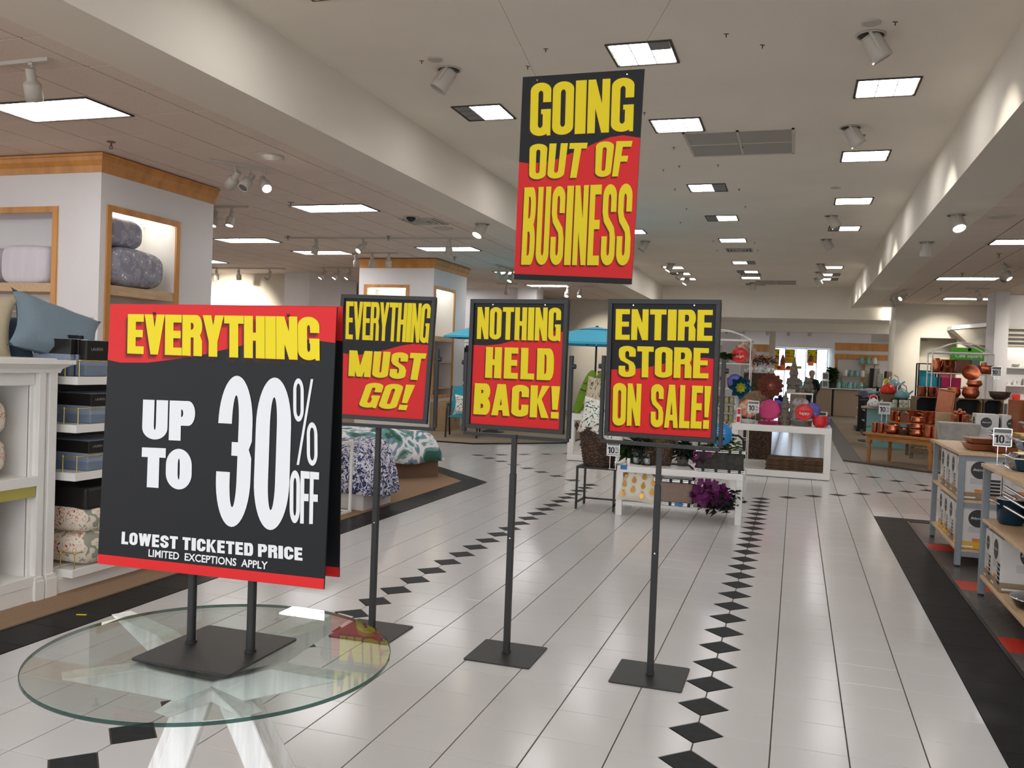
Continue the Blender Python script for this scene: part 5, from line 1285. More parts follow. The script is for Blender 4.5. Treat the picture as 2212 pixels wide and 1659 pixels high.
for k, (x, y, l) in enumerate(((-1.24, 5.78, 'left'), (-1.115, 5.76, 'right, close to the sign pole'))):
    t = thing('pineapple_lantern', 'glass pineapple lantern in black wire on the white bench, %s' % l, 'lantern', (x, y, TOPZ))
    m = MB(); m.lathe([(.045, .012), (.078, .05), (.088, .10), (.075, .16), (.05, .20), (.045, .20)], n=18); m.build('glass_body', clear, t)
    m = MB(); m.lathe([(.06, 0), (.06, .008), (.03, .012), (.0001, .012)], n=14)
    for k2 in range(8):
        a = k2 * PI / 4
        for s in (-1, 1):
            pr = [(.047, .012), (.080, .05), (.091, .10), (.078, .16), (.05, .205)]
            m.path([(r * math.cos(a + s * .35 * i), r * math.sin(a + s * .35 * i), z) for i, (r, z) in enumerate(pr)], .0022, 4)
    m.build('wire_cage', blk_metal, t)
    m = MB(); m.lathe([(.03, .013), (.03, .07), (.0001, .07)], n=14); m.build('candle', paper, t)
    leaves(t, rpts(34, 0, 0, .235, .03, .03, .03, k), .13, mat('dark_metal_leaf', srgb(50, 60, 44), .5), 'crown_leaves', k, .1)
m = MB(); m.lathe([(.016, 0), (.018, .075), (.0001, .075)], n=12); o = m.build('white_candle', paper, None, loc=(-1.285, 5.60, TOPZ + .0)); tag(o, 'small white candle at the left front corner of the white bench', 'candle')
t = thing('grass_pot', 'dark pot with green artificial grass behind the glass pineapples', 'plant', (-1.30, 5.98, TOPZ))
m = MB(); m.lathe([(.06, 0), (.08, .12), (.07, .12), (.0001, .11)], n=16); m.build('pot', stone, t)
leaves(t, rpts(150, 0, 0, .14, .07, .07, .03, 3), .26, leaf, 'grass_blades', 3, .35)
t = thing('green_plant', 'dark green bushy plant between hyacinth basket and purple orchids', 'plant', (-.77, 5.95, TOPZ))
m = MB(); m.lathe([(.05, 0), (.07, .10), (.06, .10), (.0001, .09)], n=14); m.build('pot', stone, t)
leaves(t, rpts(200, 0, 0, .16, .10, .08, .10, 4), .12, leaf_d, 'foliage', 4, .3)
def fold_basket(x, y, z, w_, d_, h_, m_, label, rz=0., tilt=None):
    t = thing('folding_basket', label, 'basket', (x, y, z), (0, 0, rz) if tilt is None else tilt)
    m = MB(); m.box(-w_ / 2, -d_ / 2, .012, w_ / 2, d_ / 2, h_); m.build('fabric_body', m_, t, .02, 2)
    for zz, nm in ((h_ + .004, 'rim'), (.008, 'base_frame')):
        m = MB(); P = [(-w_ / 2 - .006, -d_ / 2 - .006), (w_ / 2 + .006, -d_ / 2 - .006), (w_ / 2 + .006, d_ / 2 + .006), (-w_ / 2 - .006, d_ / 2 + .006)]
        for a_, b_ in zip(P, P[1:] + P[:1]): m.tube((*a_, zz), (*b_, zz), .008, 8); m.tube((*a_, zz + .016), (*b_, zz + .016), .006, 8)
        m.build(nm, chrome, t)
        for f in (-.36, -.08, .2, .42):
            k = MB(); k.box(f * w_ - .014, -d_ / 2 - .017, zz - .012, f * w_ + .014, -d_ / 2 - .002, zz + .026); k.build('clip', ink, t)
    m = MB(); m.path([(-w_ / 2, 0, h_), (-w_ / 2 + .015, 0, h_ + .13), (-w_ / 2 + .06, 0, h_ + .17), (w_ / 2 - .06, 0, h_ + .17), (w_ / 2 - .015, 0, h_ + .13), (w_ / 2, 0, h_)], .011, 8); m.build('handle', ink, t)
    return t
mesh_f = mat('dark_mesh_cloth', srgb(62, 60, 54), .8, noise=.3, nscale=20)
t = fold_basket(-.36, 5.72, TOPZ, .46, .28, .20, mesh_f, 'dark folding basket with purple orchids on the right end of the white bench', .05)
blob_flowers(t, rpts(70, -.14, -.08, .13, .14, .10, .12, 8), .038, purple, 'orchid_petals', 8)
blob_flowers(t, rpts(16, .02, -.1, .15, .14, .08, .10, 18), .03, mat('yellow_green_bloom', srgb(140, 140, 50), .7), 'small_blooms', 18)
leaves(t, rpts(220, 0, -.02, .24, .20, .10, .14, 9), .10, leaf, 'foliage', 9)
m = MB(); m.lathe([(.0001, -.002), (.115, -.002), (.115, .002), (.0001, .002)], n=40); o = m.build('round_tag', blue_tag, None, loc=tuple(aty(1556, 938, 5.50)), rot=(PI / 2 - .02, 0, .05)); tag(o, 'round bright blue card tag leaning on the orchid basket', 'tag')
k = MB()
for z, a in ((.06, .03), (.035, .045), (.01, .05)): k.box(-a, -.0035, z, a, -.0025, z + .004)
k.box(-.012, -.0035, .085, .012, -.0025, .095); k2 = k.build('printed_lines', paper, o, rot=(-PI / 2, 0, 0)); k2.location = (0, 0, 0)
k = MB(); k.lathe([(.0001, .0), (.045, .0)], n=14, sy=.5); k3 = k.build('printed_picture', leaf_d, o, loc=(0, -.045, .0032))
pct_sign(-1.455, 5.62, .463, 1.25, 'ten percent off sign on the black end table, in front of the wicker basket')
# ---- low bench: lower shelf
o = pillow_mesh(.42, .42, .13, 17, .12)
po = o.build('pineapple_pillow', linen, None, loc=(-1.16, 5.60, .34), rot=(1.15, .06, .03)); tag(po, 'cream pillow printed with golden pineapples under the white bench', 'pillow')
t = fold_basket(-.80, 5.66, .147, .38, .24, .24, mat('brown_mesh_cloth', srgb(138, 118, 106), .8, noise=.2, nscale=120), 'brown folding basket with chrome rims on the lower bench shelf', 0)
m = MB(); m.box(.02, -.145, .0, .10, -.14, .03); m.build('tape', tape_b, t)
t = thing('orchid_bunch', 'purple artificial orchids with dark leaves on the lower bench shelf', 'flowers', (-.37, 5.62, .147))
m = MB(); m.box(-.14, -.06, 0, .16, .12, .10); m.build('tray', leaf_d, t, .02)
blob_flowers(t, rpts(85, -.06, -.12, .15, .19, .10, .14, 10), .045, purple, 'orchid_petals', 10)
leaves(t, rpts(260, 0.02, -.06, .10, .22, .12, .14, 11), .11, leaf_d, 'foliage', 11, .4)
# golden pineapples printed on the pillow (flat foil pieces that follow the pillow front)
rnd = random.Random(2)
def pil_z(x, y):
    e = max(0, (1 - (x / .21) ** 4)) * max(0, (1 - (y / .21) ** 4)); return .065 * e ** .45 * 1.03 + .0035
for i, x in enumerate((-.145, -.05, .05, .145)):
    for j in range(4):
        y = -.15 + j * .10 + (.05 if i % 2 else 0)
        if abs(y) > .175: continue
        pz = MB(); n = 10; vs = [(x + .024 * math.cos(a), y + .030 * math.sin(a)) for a in [2 * PI * k / n for k in range(n)]]
        pz.add([(a, b_, pil_z(a, b_) + .004) for a, b_ in vs], [tuple(range(n))])
        for dx in (-.012, 0, .012): pz.add([(a, b_, pil_z(a, b_) + .004) for a, b_ in ((x - .005 + dx * .3, y + .024), (x + .005 + dx * .3, y + .024), (x + dx * 1.4, y + .052))], [(0, 1, 2)])
        pz.build('foil_pineapple', gold, po)
# ---- big white table
BZ = .76
def plate_stand(x, y, z, r, m_, label, tilt=1.35, rz=0., cat='plate', shape=20, text=None):
    t = thing('standing_plate', label, cat, (x, y, z + r * math.sin(tilt) * .99 + .004), (tilt, 0, rz))
    m = MB(); m.lathe([(.0001, -.012), (r * .62, -.012), (r, .012), (r, .018), (r * .64, -.004), (.0001, -.004)], n=shape); m.build('plate_body', m_, t)
    if text: font(text, r * .5, paper, 'lettering', t, (0, -.1 * r, -.0025), (0, 0, 0), shear=.3)
    return t
def stack(x, y, z, r, n, h, m_, label, name='plate_stack', cat='plates'):
    for k in range(n):
        m = MB(); m.lathe([(r * .6, 0), (r, h * .8), (r, h), (r * .62, h * .3), (.0001, h * .3)], n=20)
        if k == 0: me = m.mesh('plate'); me.materials.append(m_)
        o = inst(me, 'plate', None, (x, y, z + k * h * .62)); tag(o, label + ', %s from below' % NTH[k], cat, label + ' set')
def cube_box(x, y, z, w_, d_, h_, m_, label, cat='box', name='box', rz=0., m_win=None):
    t = thing(name, label, cat, (x, y, z), rz)
    m = MB(); m.box(-w_ / 2, -d_ / 2, 0, w_ / 2, d_ / 2, h_); m.build('body', m_, t, .002)
    if m_win: m = MB(); m.box(-w_ * .38, -d_ / 2 - .002, h_ * .15, w_ * .38, -d_ / 2 - .0005, h_ * .85); m.build('printed_panel', m_win, t)
    return t
# jar sets at the left end
for k in range(3):
    t = thing('jar_set', 'boxed olive glass jar set, left on the big white table, %s from below' % NTH[k], 'jars', (-.655, 10.35, .757 + k * .135))
    m = MB(); m.box(-.115, -.11, 0, .115, .11, .012); m.box(-.115, -.11, .12, .115, .11, .132); m.build('tray', mat('jar_tray', srgb(150, 164, 184), .5) if k == 1 else tan_c, t)
    jm = MB(); jm.lathe([(.028, 0), (.034, .01), (.034, .085), (.026, .10), (.028, .106), (.0001, .106)], n=12); jme = jm.mesh('jar'); jme.materials.append(jar_b)
    for i in range(3):
        for j in range(2): inst(jme, 'jar', t, (-.073 + i * .073, -.06 + j * .1, .0125))
cube_box(-.46, 10.12, BZ, .06, .08, .12, paper, 'small boxed red candle at the front of the big white table, lower', m_win=plate_r)
cube_box(-.455, 10.13, BZ + .121, .06, .08, .11, paper, 'small boxed red candle stacked on the lower one, left of the ten percent sign', m_win=plate_r)
plate_stand(-.33, 10.3, BZ + .08, .14, mat('cream_flower_glaze', srgb(214, 190, 160), .2, noise=.5, nscale=14, col2=srgb(190, 80, 60)), 'cream plate with red flowers behind the ten percent sign')
stack(-.34, 10.28, BZ, .13, 4, .017, paper, 'white plate in the low stack by the price sign')
pct_sign(-.25, 10.10, BZ, 1.5, 'ten percent off sign on the big white table beside the pink plate')
plate_stand(-.02, 10.26, BZ + .05, .165, plate_p, 'magenta octagonal textured plate standing on the big white table', shape=8)
stack(-.02, 10.24, BZ, .165, 5, .014, plate_p, 'magenta textured plate lying in the low pink stack')
plate_stand(.08, 10.45, BZ + .13, .12, plate_b, 'blue plate behind the magenta textured plate', shape=8)
stack(.44, 10.28, BZ, .155, 9, .014, galv, 'grey plate in the wide stack on the big table')
plate_stand(.47, 10.12, BZ + .085, .125, plate_r, 'round red plate reading happy on the plate stack', text='happy')
plate_stand(.58, 10.26, BZ + .11, .125, plate_b, 'violet-blue octagonal plate behind the red happy plate', shape=8)
def bowl_at(x, y, z, r, h, m_, label, n=20, name='bowl', cat='bowl', group=None, rim=None, rot=None):
    m = MB(); m.lathe([(r * .5, 0), (r * .85, h * .35), (r, h), (r * .96, h), (r * .8, h * .4), (.0001, h * .12)], n=n); o = m.build(name, m_, None, loc=(x, y, z), rot=rot); tag(o, label, cat, group); return o
for k in range(4): bowl_at(.70, 10.16, BZ + k * .026, .11, .09, plate_r, 'red faceted bowl nested at the right end of the big table, %s from below' % NTH[k], 8, group='nested red bowls')
for k in range(3): bowl_at(.745, 10.42, BZ + k * .028, .11, .095, plate_b, 'violet-blue bowl nested behind the red bowls, %s from below' % NTH[k], 8, group='nested violet-blue bowls')
cube_box(.72, 10.30, BZ + .165, .16, .02, .06, paper, 'white card with a green picture above the red bowls', 'card', 'gift_card', m_win=leaf)
def gnome(x, y, z, s, label, rz=0.):
    t = thing('stone_gnome', label, 'statue', (x, y, z), rz)
    m = MB(); m.lathe([(.09 * s, 0), (.10 * s, .05 * s), (.085 * s, .16 * s), (.07 * s, .22 * s), (.05 * s, .25 * s)], n=16); m.ball((0, -.01 * s, .27 * s), .062 * s); m.ball((-.035 * s, -.05 * s, .02 * s), .03 * s); m.ball((.035 * s, -.05 * s, .02 * s), .03 * s); m.build('body', stone, t)
    m = MB(); m.lathe([(.075 * s, .28 * s), (.07 * s, .30 * s), (.045 * s, .40 * s), (.02 * s, .50 * s), (.004 * s, .56 * s)], n=14); m.build('pointed_hat', stone, t)
    m = MB(); m.lathe([(.02 * s, .08 * s), (.05 * s, .18 * s), (.055 * s, .25 * s), (.0001, .27 * s)], (0, -.045 * s, 0), n=12, sy=.6); m.ball((0, -.075 * s, .265 * s), .014 * s); m.build('beard', stone, t)
    m = MB()
    for q in (-1, 1): m.tube((q * .075 * s, 0, .21 * s), (q * .085 * s, -.05 * s, .13 * s), .024 * s, 8); m.tube((q * .085 * s, -.05 * s, .13 * s), (q * .03 * s, -.09 * s, .13 * s), .02 * s, 8)
    m.build('arm', stone, t)
    return t
gnome(.20, 10.30, BZ, .92, 'grey stone gnome standing between the magenta plate and the grey plates')
gnome(.30, 11.0, BZ + .48, 1.0, 'large grey stone gnome with a tall pointed hat on the white riser')
# riser
t = thing('riser', 'small white metal riser table on the big white table carrying the gnomes', 'riser', (.40, 10.9, BZ))
m = MB(); m.box(-.20, -.17, .46, .20, .17, .478)
for x in (-.195, .185):
    for y in (-.165, .155): m.box(x, y, 0, x + .01, y + .01, .46)
m.build('frame', white_lac, t)
t = thing('stone_frog', 'grey stone frog figure crouching beside the large gnome', 'statue', (.52, 10.86, BZ + .48))
m = MB(); m.ball((0, 0, .09), .085, .08, .09); m.ball((0, -.03, .19), .06, .055, .05); m.ball((-.035, -.05, .235), .02); m.ball((.035, -.05, .235), .02); m.ball((-.07, -.05, .03), .035, .05, .03); m.ball((.07, -.05, .03), .035, .05, .03); m.build('body', stone, t)
cube_box(.27, 10.80, BZ + .48, .13, .05, .05, galv, 'small grey plaque with raised word in front of the large gnome', 'plaque', 'plaque')
t = thing('folded_towels', 'grey and white printed towels hanging under the white riser', 'towel', (.42, 10.8, BZ)); soft_block(.26, .16, .40, 80, 4, 20, 8, .03).build('cloth', mat('grey_print_cloth', srgb(120, 116, 120), .8, noise=.5, nscale=14, col2=srgb(200, 196, 198)), t)
for k, (x, l, mm) in enumerate(((.38, 'left', plate_r), (.45, 'right', mat('wine_glaze', srgb(130, 20, 50), .15)))):
    m = MB(); m.lathe([(.02, 0), (.045, .03), (.05, .06), (.035, .085), (.04, .09), (.0001, .085)], n=14); o = m.build('glass_votive', mm, None, loc=(x, 10.55, BZ)); tag(o, 'small shiny red votive jar before the riser, ' + l, 'jar')
# metal flowers
def metal_flower(x, y, z, r, rings, m1, m2, label, cat='wall flower', tilt=1.5, rz=.1, centre=.14):
    t = thing('metal_flower', label, cat, (x, y, z), (tilt, 0, rz))
    for R_, n, L_, w_, zz, off, mm in rings:
        pm = MB()
        n2 = 6; vs = []
        for i in range(n2 + 1):
            f = i / n2; ww = w_ * math.sin(PI * min(1, .12 + f * .88)) ** .7 if f < 1 else .001
            for q in (-1, 0, 1): vs.append((R_ * .3 + f * L_, q * ww, zz + .02 * abs(q) + .03 * f * f))
        fs = [(i * 3 + j, (i + 1) * 3 + j, (i + 1) * 3 + j + 1, i * 3 + j + 1) for i in range(n2) for j in (0, 1)]
        pm.add(vs, fs, True); me = pm.mesh('petal'); me.materials.append(mm)
        for k in range(n): inst(me, 'petal', t, None, (0, 0, off + 2 * PI * k / n))
    m = MB(); m.ball((0, 0, rings[-1][4] + .01), r * centre, r * centre, .02); m.build('flower_centre', m2, t)
    return t
p = aty(1600, 838, 11.565); metal_flower(p.x, 11.565, p.z, .2, [(.02, 8, .19, .055, 0, 0, petal_b), (.02, 8, .14, .045, .02, .39, petal_b), (.01, 8, .09, .03, .035, 0, petal_y)], petal_b, petal_y, 'peacock blue metal flower with a yellow centre hanging on the white wire rack')
p = aty(1664, 833, 10.6); metal_flower(p.x, 10.6, p.z, .2, [(.24, 14, .13, .05, 0, 0, terra), (.16, 13, .12, .045, .016, .2, terra), (.08, 12, .11, .040, .030, 0, terra), (.03, 9, .08, .03, .045, .2, terra)], terra, mat('terra_light', srgb(190, 100, 74), .5), 'round terracotta metal flower standing in the middle of the big white table')
t = thing('flower_support', 'thin black easel behind the terracotta metal flower', 'easel', (p.x, 10.625, BZ)); m = MB(); m.path([(-.07, .02, 0), (0, 0, p.z - BZ), (.07, .02, 0)], .006); m.build('frame', blk_metal, t)
# white wire rack
RKY = 11.85; rkx = -.86
rk = thing('wire_rack', 'white wire arch rack standing behind the left end of the big white table', 'rack', (rkx, RKY, 0))
hx, hy = .46, .26
m = MB()
for x in (-hx, hx):
    for y in (-hy, hy): m.tube((x, y, 0), (x, y, 2.06), .009)
for z in (.4, .9, 1.24, 1.66, 2.06):
    for y in (-hy, hy): m.tube((-hx, y, z), (hx, y, z), .007)
    for x in (-hx, hx): m.tube((x, -hy, z), (x, hy, z), .007)
for y in (-hy, hy): m.path([(-hx + 2 * hx * k / 10, y, 2.06 + .16 * math.sin(PI * k / 10)) for k in range(11)], .008)
m.build('frame', white_lac, rk)
for z in (1.24, 1.66): MB().box(-hx, -hy, z, hx, hy, z + .006).build('rack_shelf', white_lac, rk)
RS, RL = 1.67, 1.25
def rx(px, y=RKY): return aty(px, 800, y).x
plate_stand(rx(1597), RKY - .1, RS, .135, plate_r, 'red glazed plate with a word standing on the upper rack shelf', text='laugh', shape=10)
plate_stand(rx(1606), RKY + .08, RS, .19, mat('floral_glaze', srgb(150, 60, 60), .3, noise=.5, nscale=14, col2=srgb(190, 180, 150)), 'large flowered plate behind the red plate on the rack')
t = thing('grass_pot', 'small pot of green grass at the left end of the upper rack shelf', 'plant', (rx(1567), RKY - .08, RS)); MB().lathe([(.05, 0), (.06, .08), (.0001, .075)], n=12).build('pot', galv, t); leaves(t, rpts(120, 0, 0, .10, .07, .07, .03, 31), .18, leaf, 'grass_blades', 31, .2)
for k, (px, mm, l) in enumerate(((1588, mat('coral_glaze', srgb(220, 90, 70), .2), 'coral'), (1607, plate_p, 'pink'))): bowl_at(rx(px), RKY, RL, .09, .07, mm, l + ' bowl on the lower rack shelf under the red plate')
plate_stand(rx(1590), RKY - .15, RL, .12, plate_b, 'blue plate on the lower rack shelf above the metal flower')
for k in range(4): bowl_at(rx(1562 + 15 * k), RKY + .1, RL, .05, .14 + .03 * (k % 2), (galv, terra, jar_b, wicker)[k], 'small vase on the lower rack shelf, %s from the left' % NTH[k], name='vase', cat='vase')
for k in range(4): bowl_at(rx(1562 + 16 * k), RKY - .1, .907, .07, .2, (stone, jar_b, paper, galv)[k], 'planter on the rack level behind the jar sets, %s from the left' % NTH[k], name='planter', cat='planter')
t = thing('butterfly_print', 'pale frame with a butterfly print at the left rack edge', 'picture', (rx(1563), RKY - .18, RL)); MB().box(-.07, -.01, 0, .07, .01, .32).build('frame', tan_c, t); m = MB(); m.add([(0, -.012, .15), (-.05, -.012, .21), (-.045, -.012, .11)], [(0, 1, 2)]); m.add([(0, -.012, .15), (.05, -.012, .21), (.045, -.012, .11)], [(0, 2, 1)]); m.build('printed_butterfly', mat('plum', srgb(90, 40, 60), .6), t)
t = thing('hanging_chimes', 'clear glass chimes hanging at the right end of the white wire rack', 'chimes', (rx(1618), RKY, 1.67))
m = MB()
for k in range(9): a = k * .7; m.tube((.05 * math.cos(a), .05 * math.sin(a), .38), (.05 * math.cos(a), .05 * math.sin(a), .06 + .03 * (k % 3)), .009, 6)
m.tube((0, 0, 0), (0, 0, .4), .004); m.lathe([(.06, .37), (.06, .385), (.0001, .385)], n=12); m.build('glass_rods', clear, t)
# dried flowers, bouquet behind
p = aty(1645, 785, 11.3)
t = thing('dried_flowers', 'tall planter of dusty pink dried flowers behind the wire rack', 'flowers', (-.29, 12.7, 0))
m = MB(); m.box(-.26, -.1, .0, .26, .1, 1.52); m.build('wicker_planter', wicker, t, .01)
leaves(t, rpts(300, 0, 0, 1.72, .32, .10, .09, 41), .11, mat('dusty_pink', srgb(130, 96, 92), .9), 'dried_blooms', 41, 0)
blob_flowers(t, rpts(50, 0, -.06, 1.58, .3, .06, .03, 42), .032, paper, 'white_blooms', 42)
p = aty(1690, 820, 10.9); t = thing('blue_bouquet', 'navy blue artificial hydrangeas left of the large gnome', 'flowers', (p.x, 10.9, BZ)); MB().lathe([(.04, 0), (.05, .2), (.0001, .2)], n=10).build('vase', galv, t)
blob_flowers(t, rpts(90, 0, 0, .34, .09, .06, .08, 43), .035, mat('navy_bloom', srgb(38, 42, 96), .8), 'blooms', 43)
p = aty(1632, 820, 10.95); t = thing('round_plaque', 'large tan woven disc leaning behind the metal flowers', 'disc', (p.x + .02, 11.05, BZ + .24), (1.45, 0, 0)); MB().lathe([(.0001, 0), (.235, 0), (.24, .01), (.0001, .012)], n=32).build('disc', mat('tan_disc', srgb(120, 98, 74), .8, noise=.4, nscale=30), t)
# mats on the plinth
for k in range(9):
    m = MB(); m.box(-.40, -.26, 0, .40, .26, .018); o = m.build('door_mat', bark, None, .004, loc=(.36 + .01 * (k % 3), 10.32 + .008 * (k % 2), .101 + k * .0195), rot=(0, 0, .02 * ((k * 7) % 3 - 1))); tag(o, 'dark brown textured door mat on the table plinth, %s from the bottom of the stack' % NTH[k], 'door mat', 'door mats stacked on the plinth')
m = MB(); m.lathe([(.0001, 0), (.09, 0), (.09, .004), (.0001, .004)], n=20, sy=.5); o = m.build('mat_label', tan_c, None, loc=(.42, 10.25, .280)); tag(o, 'oval tan label on the top door mat', 'label')
# nested end frames behind left
t = thing('nesting_table', 'grey white nesting table behind the left leg of the big table', 'table', (-.55, 13.2, .0))
m = MB()
for q in (0, .1): m.box(-.3 + q, -.25, 0, -.26 + q, -.21, .62 - q); m.box(.26 - q, -.25, 0, .3 - q, -.21, .62 - q); m.box(-.3 + q, -.25, .58 - q, .3 - q, .25, .62 - q); m.box(-.3 + q, .21, 0, -.26 + q, .25, .62 - q); m.box(.26 - q, .21, 0, .3 - q, .25, .62 - q)
m.build('frame', mat('grey_lacquer', srgb(190, 188, 184), .4), t)
# ---- shopper
def person(x, y, label):
    t = thing('person', label, 'person', (x, y, 0), PI * .9)
    me = bpy.data.meshes.new('body'); J = {}
    V = [(0, 0, .88), (0, 0, 1.12), (0, 0, 1.28), (0, -.01, 1.36), (0, -.02, 1.42), (0, -.03, 1.50), (0, -.03, 1.555),
         (.17, 0, 1.27), (.26, -.02, 1.04), (.30, -.08, .82), (.31, -.10, .74), (-.17, 0, 1.27), (-.23, -.05, 1.05), (-.15, -.24, .95), (-.10, -.30, .94),
         (.09, 0, .84), (.10, .01, .47), (.10, .03, .08), (.10, -.08, .03), (-.09, 0, .84), (-.10, -.03, .47), (-.10, 0, .08), (-.10, -.11, .03)]
    Eg = [(0, 1), (1, 2), (2, 3), (3, 4), (4, 5), (5, 6), (2, 7), (7, 8), (8, 9), (9, 10), (2, 11), (11, 12), (12, 13), (13, 14), (0, 15), (15, 16), (16, 17), (17, 18), (0, 19), (19, 20), (20, 21), (21, 22)]
    Rr = [.15, .14, .15, .06, .052, .085, .075, .07, .05, .035, .03, .07, .05, .035, .03, .09, .06, .045, .035, .09, .06, .045, .035]
    me.from_pydata(V, Eg, []); o = bpy.data.objects.new('body', me); COL.objects.link(o); o.parent = t
    md = o.modifiers.new('skin', 'SKIN'); o.modifiers.new('sub', 'SUBSURF').levels = 2; o.modifiers['sub'].render_levels = 2
    for i, r in enumerate(Rr): me.skin_vertices[0].data[i].radius = (r, r * .85)
    me.skin_vertices[0].data[0].use_root = True
    me.materials.append(skin)
    # coat, trousers, hair, hands
    def skinned(name, idx, radii, m_):
        mm = bpy.data.meshes.new(name); ids = {k: n for n, k in enumerate(idx)}
        mm.from_pydata([V[k] for k in idx], [(ids[a], ids[b]) for a, b in Eg if a in ids and b in ids], [])
        oo = bpy.data.objects.new(name, mm); COL.objects.link(oo); oo.parent = t
        oo.modifiers.new('skin', 'SKIN'); s = oo.modifiers.new('sub', 'SUBSURF'); s.levels = 2; s.render_levels = 2
        for n, k in enumerate(idx): mm.skin_vertices[0].data[n].radius = (radii[n], radii[n] * .9)
        mm.skin_vertices[0].data[0].use_root = True; mm.materials.append(m_)
    skinned('jacket', [0, 1, 2, 3, 7, 8, 9, 11, 12, 13], [.20, .18, .175, .075, .095, .072, .05, .095, .072, .05], coat_k)
    skinned('trousers', [0, 15, 16, 17, 19, 20, 21], [.17, .11, .08, .065, .11, .08, .065], mat('dark_trousers', srgb(40, 40, 46), .9))
    m = MB(); m.ball((0, .012, 1.56), .105, .115, .11, 14, 10); m.ball((0, .06, 1.50), .085, .07, .09); m.build('hair', hair_g, t)
    for s, (hx, hy, hz) in ((1, (.31, -.10, .74)), (-1, (-.10, -.30, .94))):
        m = MB(); m.ball((hx, hy, hz - .03), .03, .018, .045)
        for q in range(4): m.tube((hx - .024 + q * .016, hy, hz - .06), (hx - .026 + q * .017, hy - .01, hz - .115 + .008 * abs(q - 1.5)), .0085, 6, r2=.006)
        m.tube((hx - .028, hy, hz - .02), (hx - .045, hy - .02, hz - .07), .009, 6, r2=.007); m.build('hand', skin, t)
    m = MB()
    for s in (-1, 1): m.box(s * .10 - .05, -.17, 0, s * .10 + .05, .09, .07)
    m.build('shoe', ink, t, .02, 2)
person(.86, 29.0, 'grey-haired person in a black jacket seen from behind beyond the stone gnomes')
# ================================================================== COOKWARE SHELF UNITS (right)
def shelf_unit(y0, y1, x0, x1, label):
    t = thing('shelf_unit', label, 'shelf unit', ((x0 + x1) / 2, (y0 + y1) / 2, .004))
    a, b = (x1 - x0) / 2, (y1 - y0) / 2
    for sx in (-1, 1):
        for sy in (-1, 1):
            m = MB(); xs = sorted((sx * a, sx * (a - .045))); ys = sorted((sy * b, sy * (b - .05))); m.box(xs[0], ys[0], .012, xs[1], ys[1], .93); m.build('post', gry_metal, t, .003)
            m = MB(); m.tube((sx * (a - .022), sy * (b - .025), 0), (sx * (a - .022), sy * (b - .025), .012), .02, 10); m.build('foot', ink, t)
    for z in (.944, .555, .150):
        m = MB(); m.box(-a + (.004 if z < .9 else -.012), -b + (.004 if z < .9 else -.012), z - .024, a, b - .004 if z < .9 else b + .012, z); m.build('shelf', wood2, t, .002)
        for sy in (-1, 1): ys = sorted((sy * (b - .006), sy * (b - .03))); MB().box(-a + .045, ys[0], z - .064, a - .045, ys[1], z - .024).build('cross_rail', gry_metal, t)
    return t
SX0, SX1 = 1.645, 2.30
shelf_unit(4.50, 5.95, SX0, SX1, 'wood and grey metal shelf unit, the farther one with copper trays on top')
shelf_unit(2.02, 3.56, SX0, SX1, 'wood and grey metal shelf unit, the nearer one with blue pans')
font_logo = 'Babycakes'
box_g = mat('box_print_grey', srgb(206, 202, 198), .4, noise=.04, nscale=6)
circ_k = mat('logo_black', srgb(52, 50, 50), .5)
brown_p = mat('print_table', srgb(150, 130, 104), .6, noise=.2, nscale=10)
orange_p = mat('print_orange', srgb(214, 130, 60), .6, noise=.3, nscale=30)
